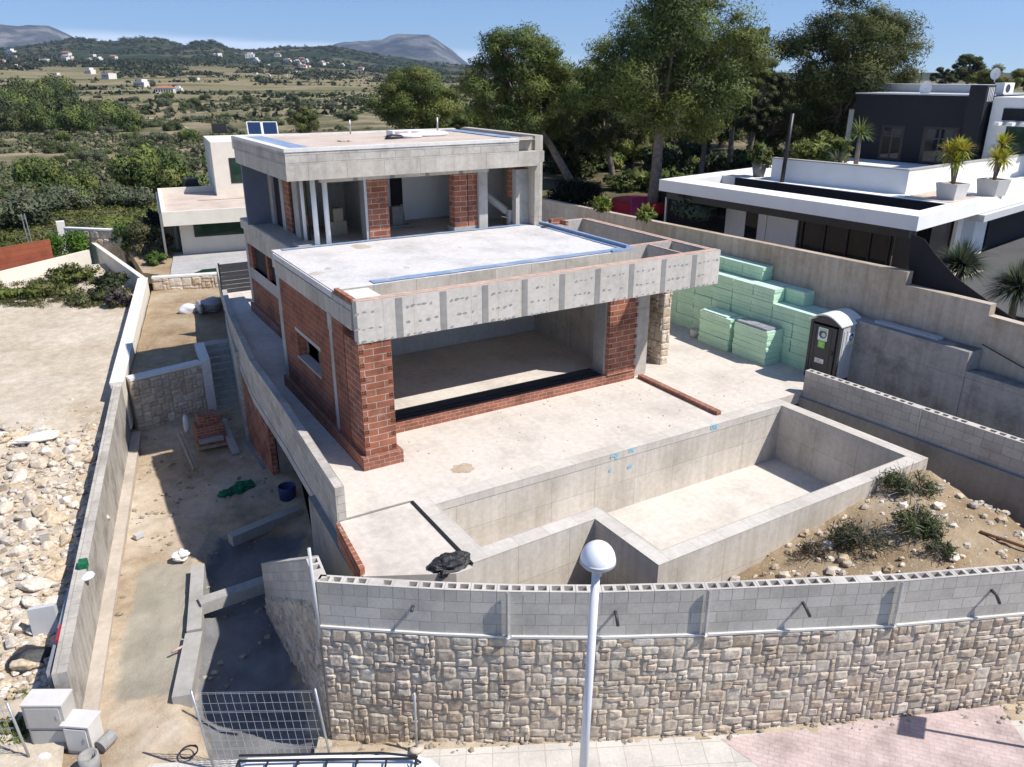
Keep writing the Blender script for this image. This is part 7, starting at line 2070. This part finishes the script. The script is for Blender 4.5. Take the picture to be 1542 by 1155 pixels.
# ------------------------------------------------------------------ light, sky, air, camera
SUNV = Vector((.51, -.55, 1.0)).normalized()
el = math.asin(SUNV.z); azm = math.atan2(SUNV.x, SUNV.y)
w = bpy.data.worlds.new('World'); scene.world = w; w.use_nodes = True
nt = w.node_tree; bg = nt.nodes['Background']
sky = nt.nodes.new('ShaderNodeTexSky'); sky.sky_type = 'NISHITA'; sky.sun_disc = False
sky.sun_elevation = el; sky.sun_rotation = azm; sky.altitude = 100; sky.air_density = 1.0; sky.dust_density = .15; sky.ozone_density = 3.0
tcs = nt.nodes.new('ShaderNodeTexCoord'); vm = nt.nodes.new('ShaderNodeVectorMath'); vm.operation = 'MULTIPLY_ADD'; vm.inputs[1].default_value = (1, 1, 1.6); vm.inputs[2].default_value = (0, 0, .055)
nt.links.new(tcs.outputs['Generated'], vm.inputs[0]); vn_ = nt.nodes.new('ShaderNodeVectorMath'); vn_.operation = 'NORMALIZE'; nt.links.new(vm.outputs[0], vn_.inputs[0]); nt.links.new(vn_.outputs[0], sky.inputs['Vector'])
# a thin veil of high cloud low on the left
tc = nt.nodes.new('ShaderNodeTexCoord'); sx = nt.nodes.new('ShaderNodeSeparateXYZ'); nt.links.new(tc.outputs['Generated'], sx.inputs[0])
def mth(op, a, b_=None, c_=None):
    n = nt.nodes.new('ShaderNodeMath'); n.operation = op
    for i, v in enumerate((a, b_, c_)):
        if v is None: continue
        if hasattr(v, 'is_linked'): nt.links.new(v, n.inputs[i])
        else: n.inputs[i].default_value = v
    return n.outputs[0]
dL, dR_ = ray(0, 40).normalized(), ray(705, 76).normalized(); pn = dL.cross(dR_).normalized()
if pn.z < 0: pn = -pn
side = mth('ADD', mth('ADD', mth('MULTIPLY', sx.outputs[0], pn.x), mth('MULTIPLY', sx.outputs[1], pn.y)), mth('MULTIPLY', sx.outputs[2], pn.z))
mp = nt.nodes.new('ShaderNodeMapping'); mp.inputs['Scale'].default_value = (3, 3, 40); nt.links.new(tc.outputs['Generated'], mp.inputs[0])
nz = nt.nodes.new('ShaderNodeTexNoise'); nz.inputs['Scale'].default_value = 2; nz.inputs['Detail'].default_value = 5; nt.links.new(mp.outputs[0], nz.inputs['Vector'])
sd2 = mth('ADD', side, mth('MULTIPLY', mth('SUBTRACT', nz.outputs['Fac'], .5), .008))
mr = nt.nodes.new('ShaderNodeMapRange'); mr.interpolation_type = 'SMOOTHSTEP'; nt.links.new(sd2, mr.inputs[0]); mr.inputs[1].default_value = .004; mr.inputs[2].default_value = -.006
fade = nt.nodes.new('ShaderNodeMapRange'); nt.links.new(sx.outputs[0], fade.inputs[0]); fade.inputs[1].default_value = .62; fade.inputs[2].default_value = .40; fade.inputs[3].default_value = .08; fade.inputs[4].default_value = .6
cf = mth('MULTIPLY', mr.outputs[0], fade.outputs[0])
mx = nt.nodes.new('ShaderNodeMix'); mx.data_type = 'RGBA'; nt.links.new(cf, mx.inputs[0]); nt.links.new(sky.outputs[0], mx.inputs[6]); mx.inputs[7].default_value = (9.4, 9.6, 10.2, 1)
nt.links.new(mix(nt, mx.outputs[2], (.90, .96, 1.08), 1.0, 'MULTIPLY'), bg.inputs['Color']); bg.inputs['Strength'].default_value = .098
sl = bpy.data.lights.new('sun', 'SUN'); sl.energy = 4.3; sl.angle = R(.53); sl.color = (1, .95, .885)
so = bpy.data.objects.new('sun', sl); COL.objects.link(so); so.rotation_euler = SUNV.to_track_quat('Z', 'Y').to_euler()
HAZE = True
if HAZE:
    hm = bpy.data.materials.new('valley_air'); hm.use_nodes = True; ht = hm.node_tree; ht.nodes.clear()
    ou = ht.nodes.new('ShaderNodeOutputMaterial'); pv = ht.nodes.new('ShaderNodeVolumePrincipled'); pv.inputs['Color'].default_value = (.50, .70, 1, 1); pv.inputs['Density'].default_value = 6.2e-5; pv.inputs['Anisotropy'].default_value = .2
    ht.links.new(pv.outputs[0], ou.inputs['Volume'])
    b = MB(); b.box(-9500, -300, -150, 9900, 9900, 430); o = b.build('haze', hm); o['kind'] = 'stuff'; tag(o, 'pale haze in the valley air', 'haze')
cam = bpy.data.cameras.new('camera'); co = bpy.data.objects.new('camera', cam); COL.objects.link(co); scene.camera = co
co.location = CAMP; co.rotation_euler = (math.pi / 2 + PITCH, 0, YAW)
cam.sensor_width = 36; cam.lens = FPX / 1542 * 36; cam.clip_end = 40000; cam.clip_start = .2
scene.view_settings.view_transform = 'Standard'; scene.view_settings.look = 'None'; scene.view_settings.exposure = .50; scene.view_settings.gamma = 1
scene.render.engine = 'CYCLES'; scene.cycles.use_denoising = True; scene.cycles.volume_bounces = 0; scene.cycles.max_bounces = 8; scene.cycles.transparent_max_bounces = 8
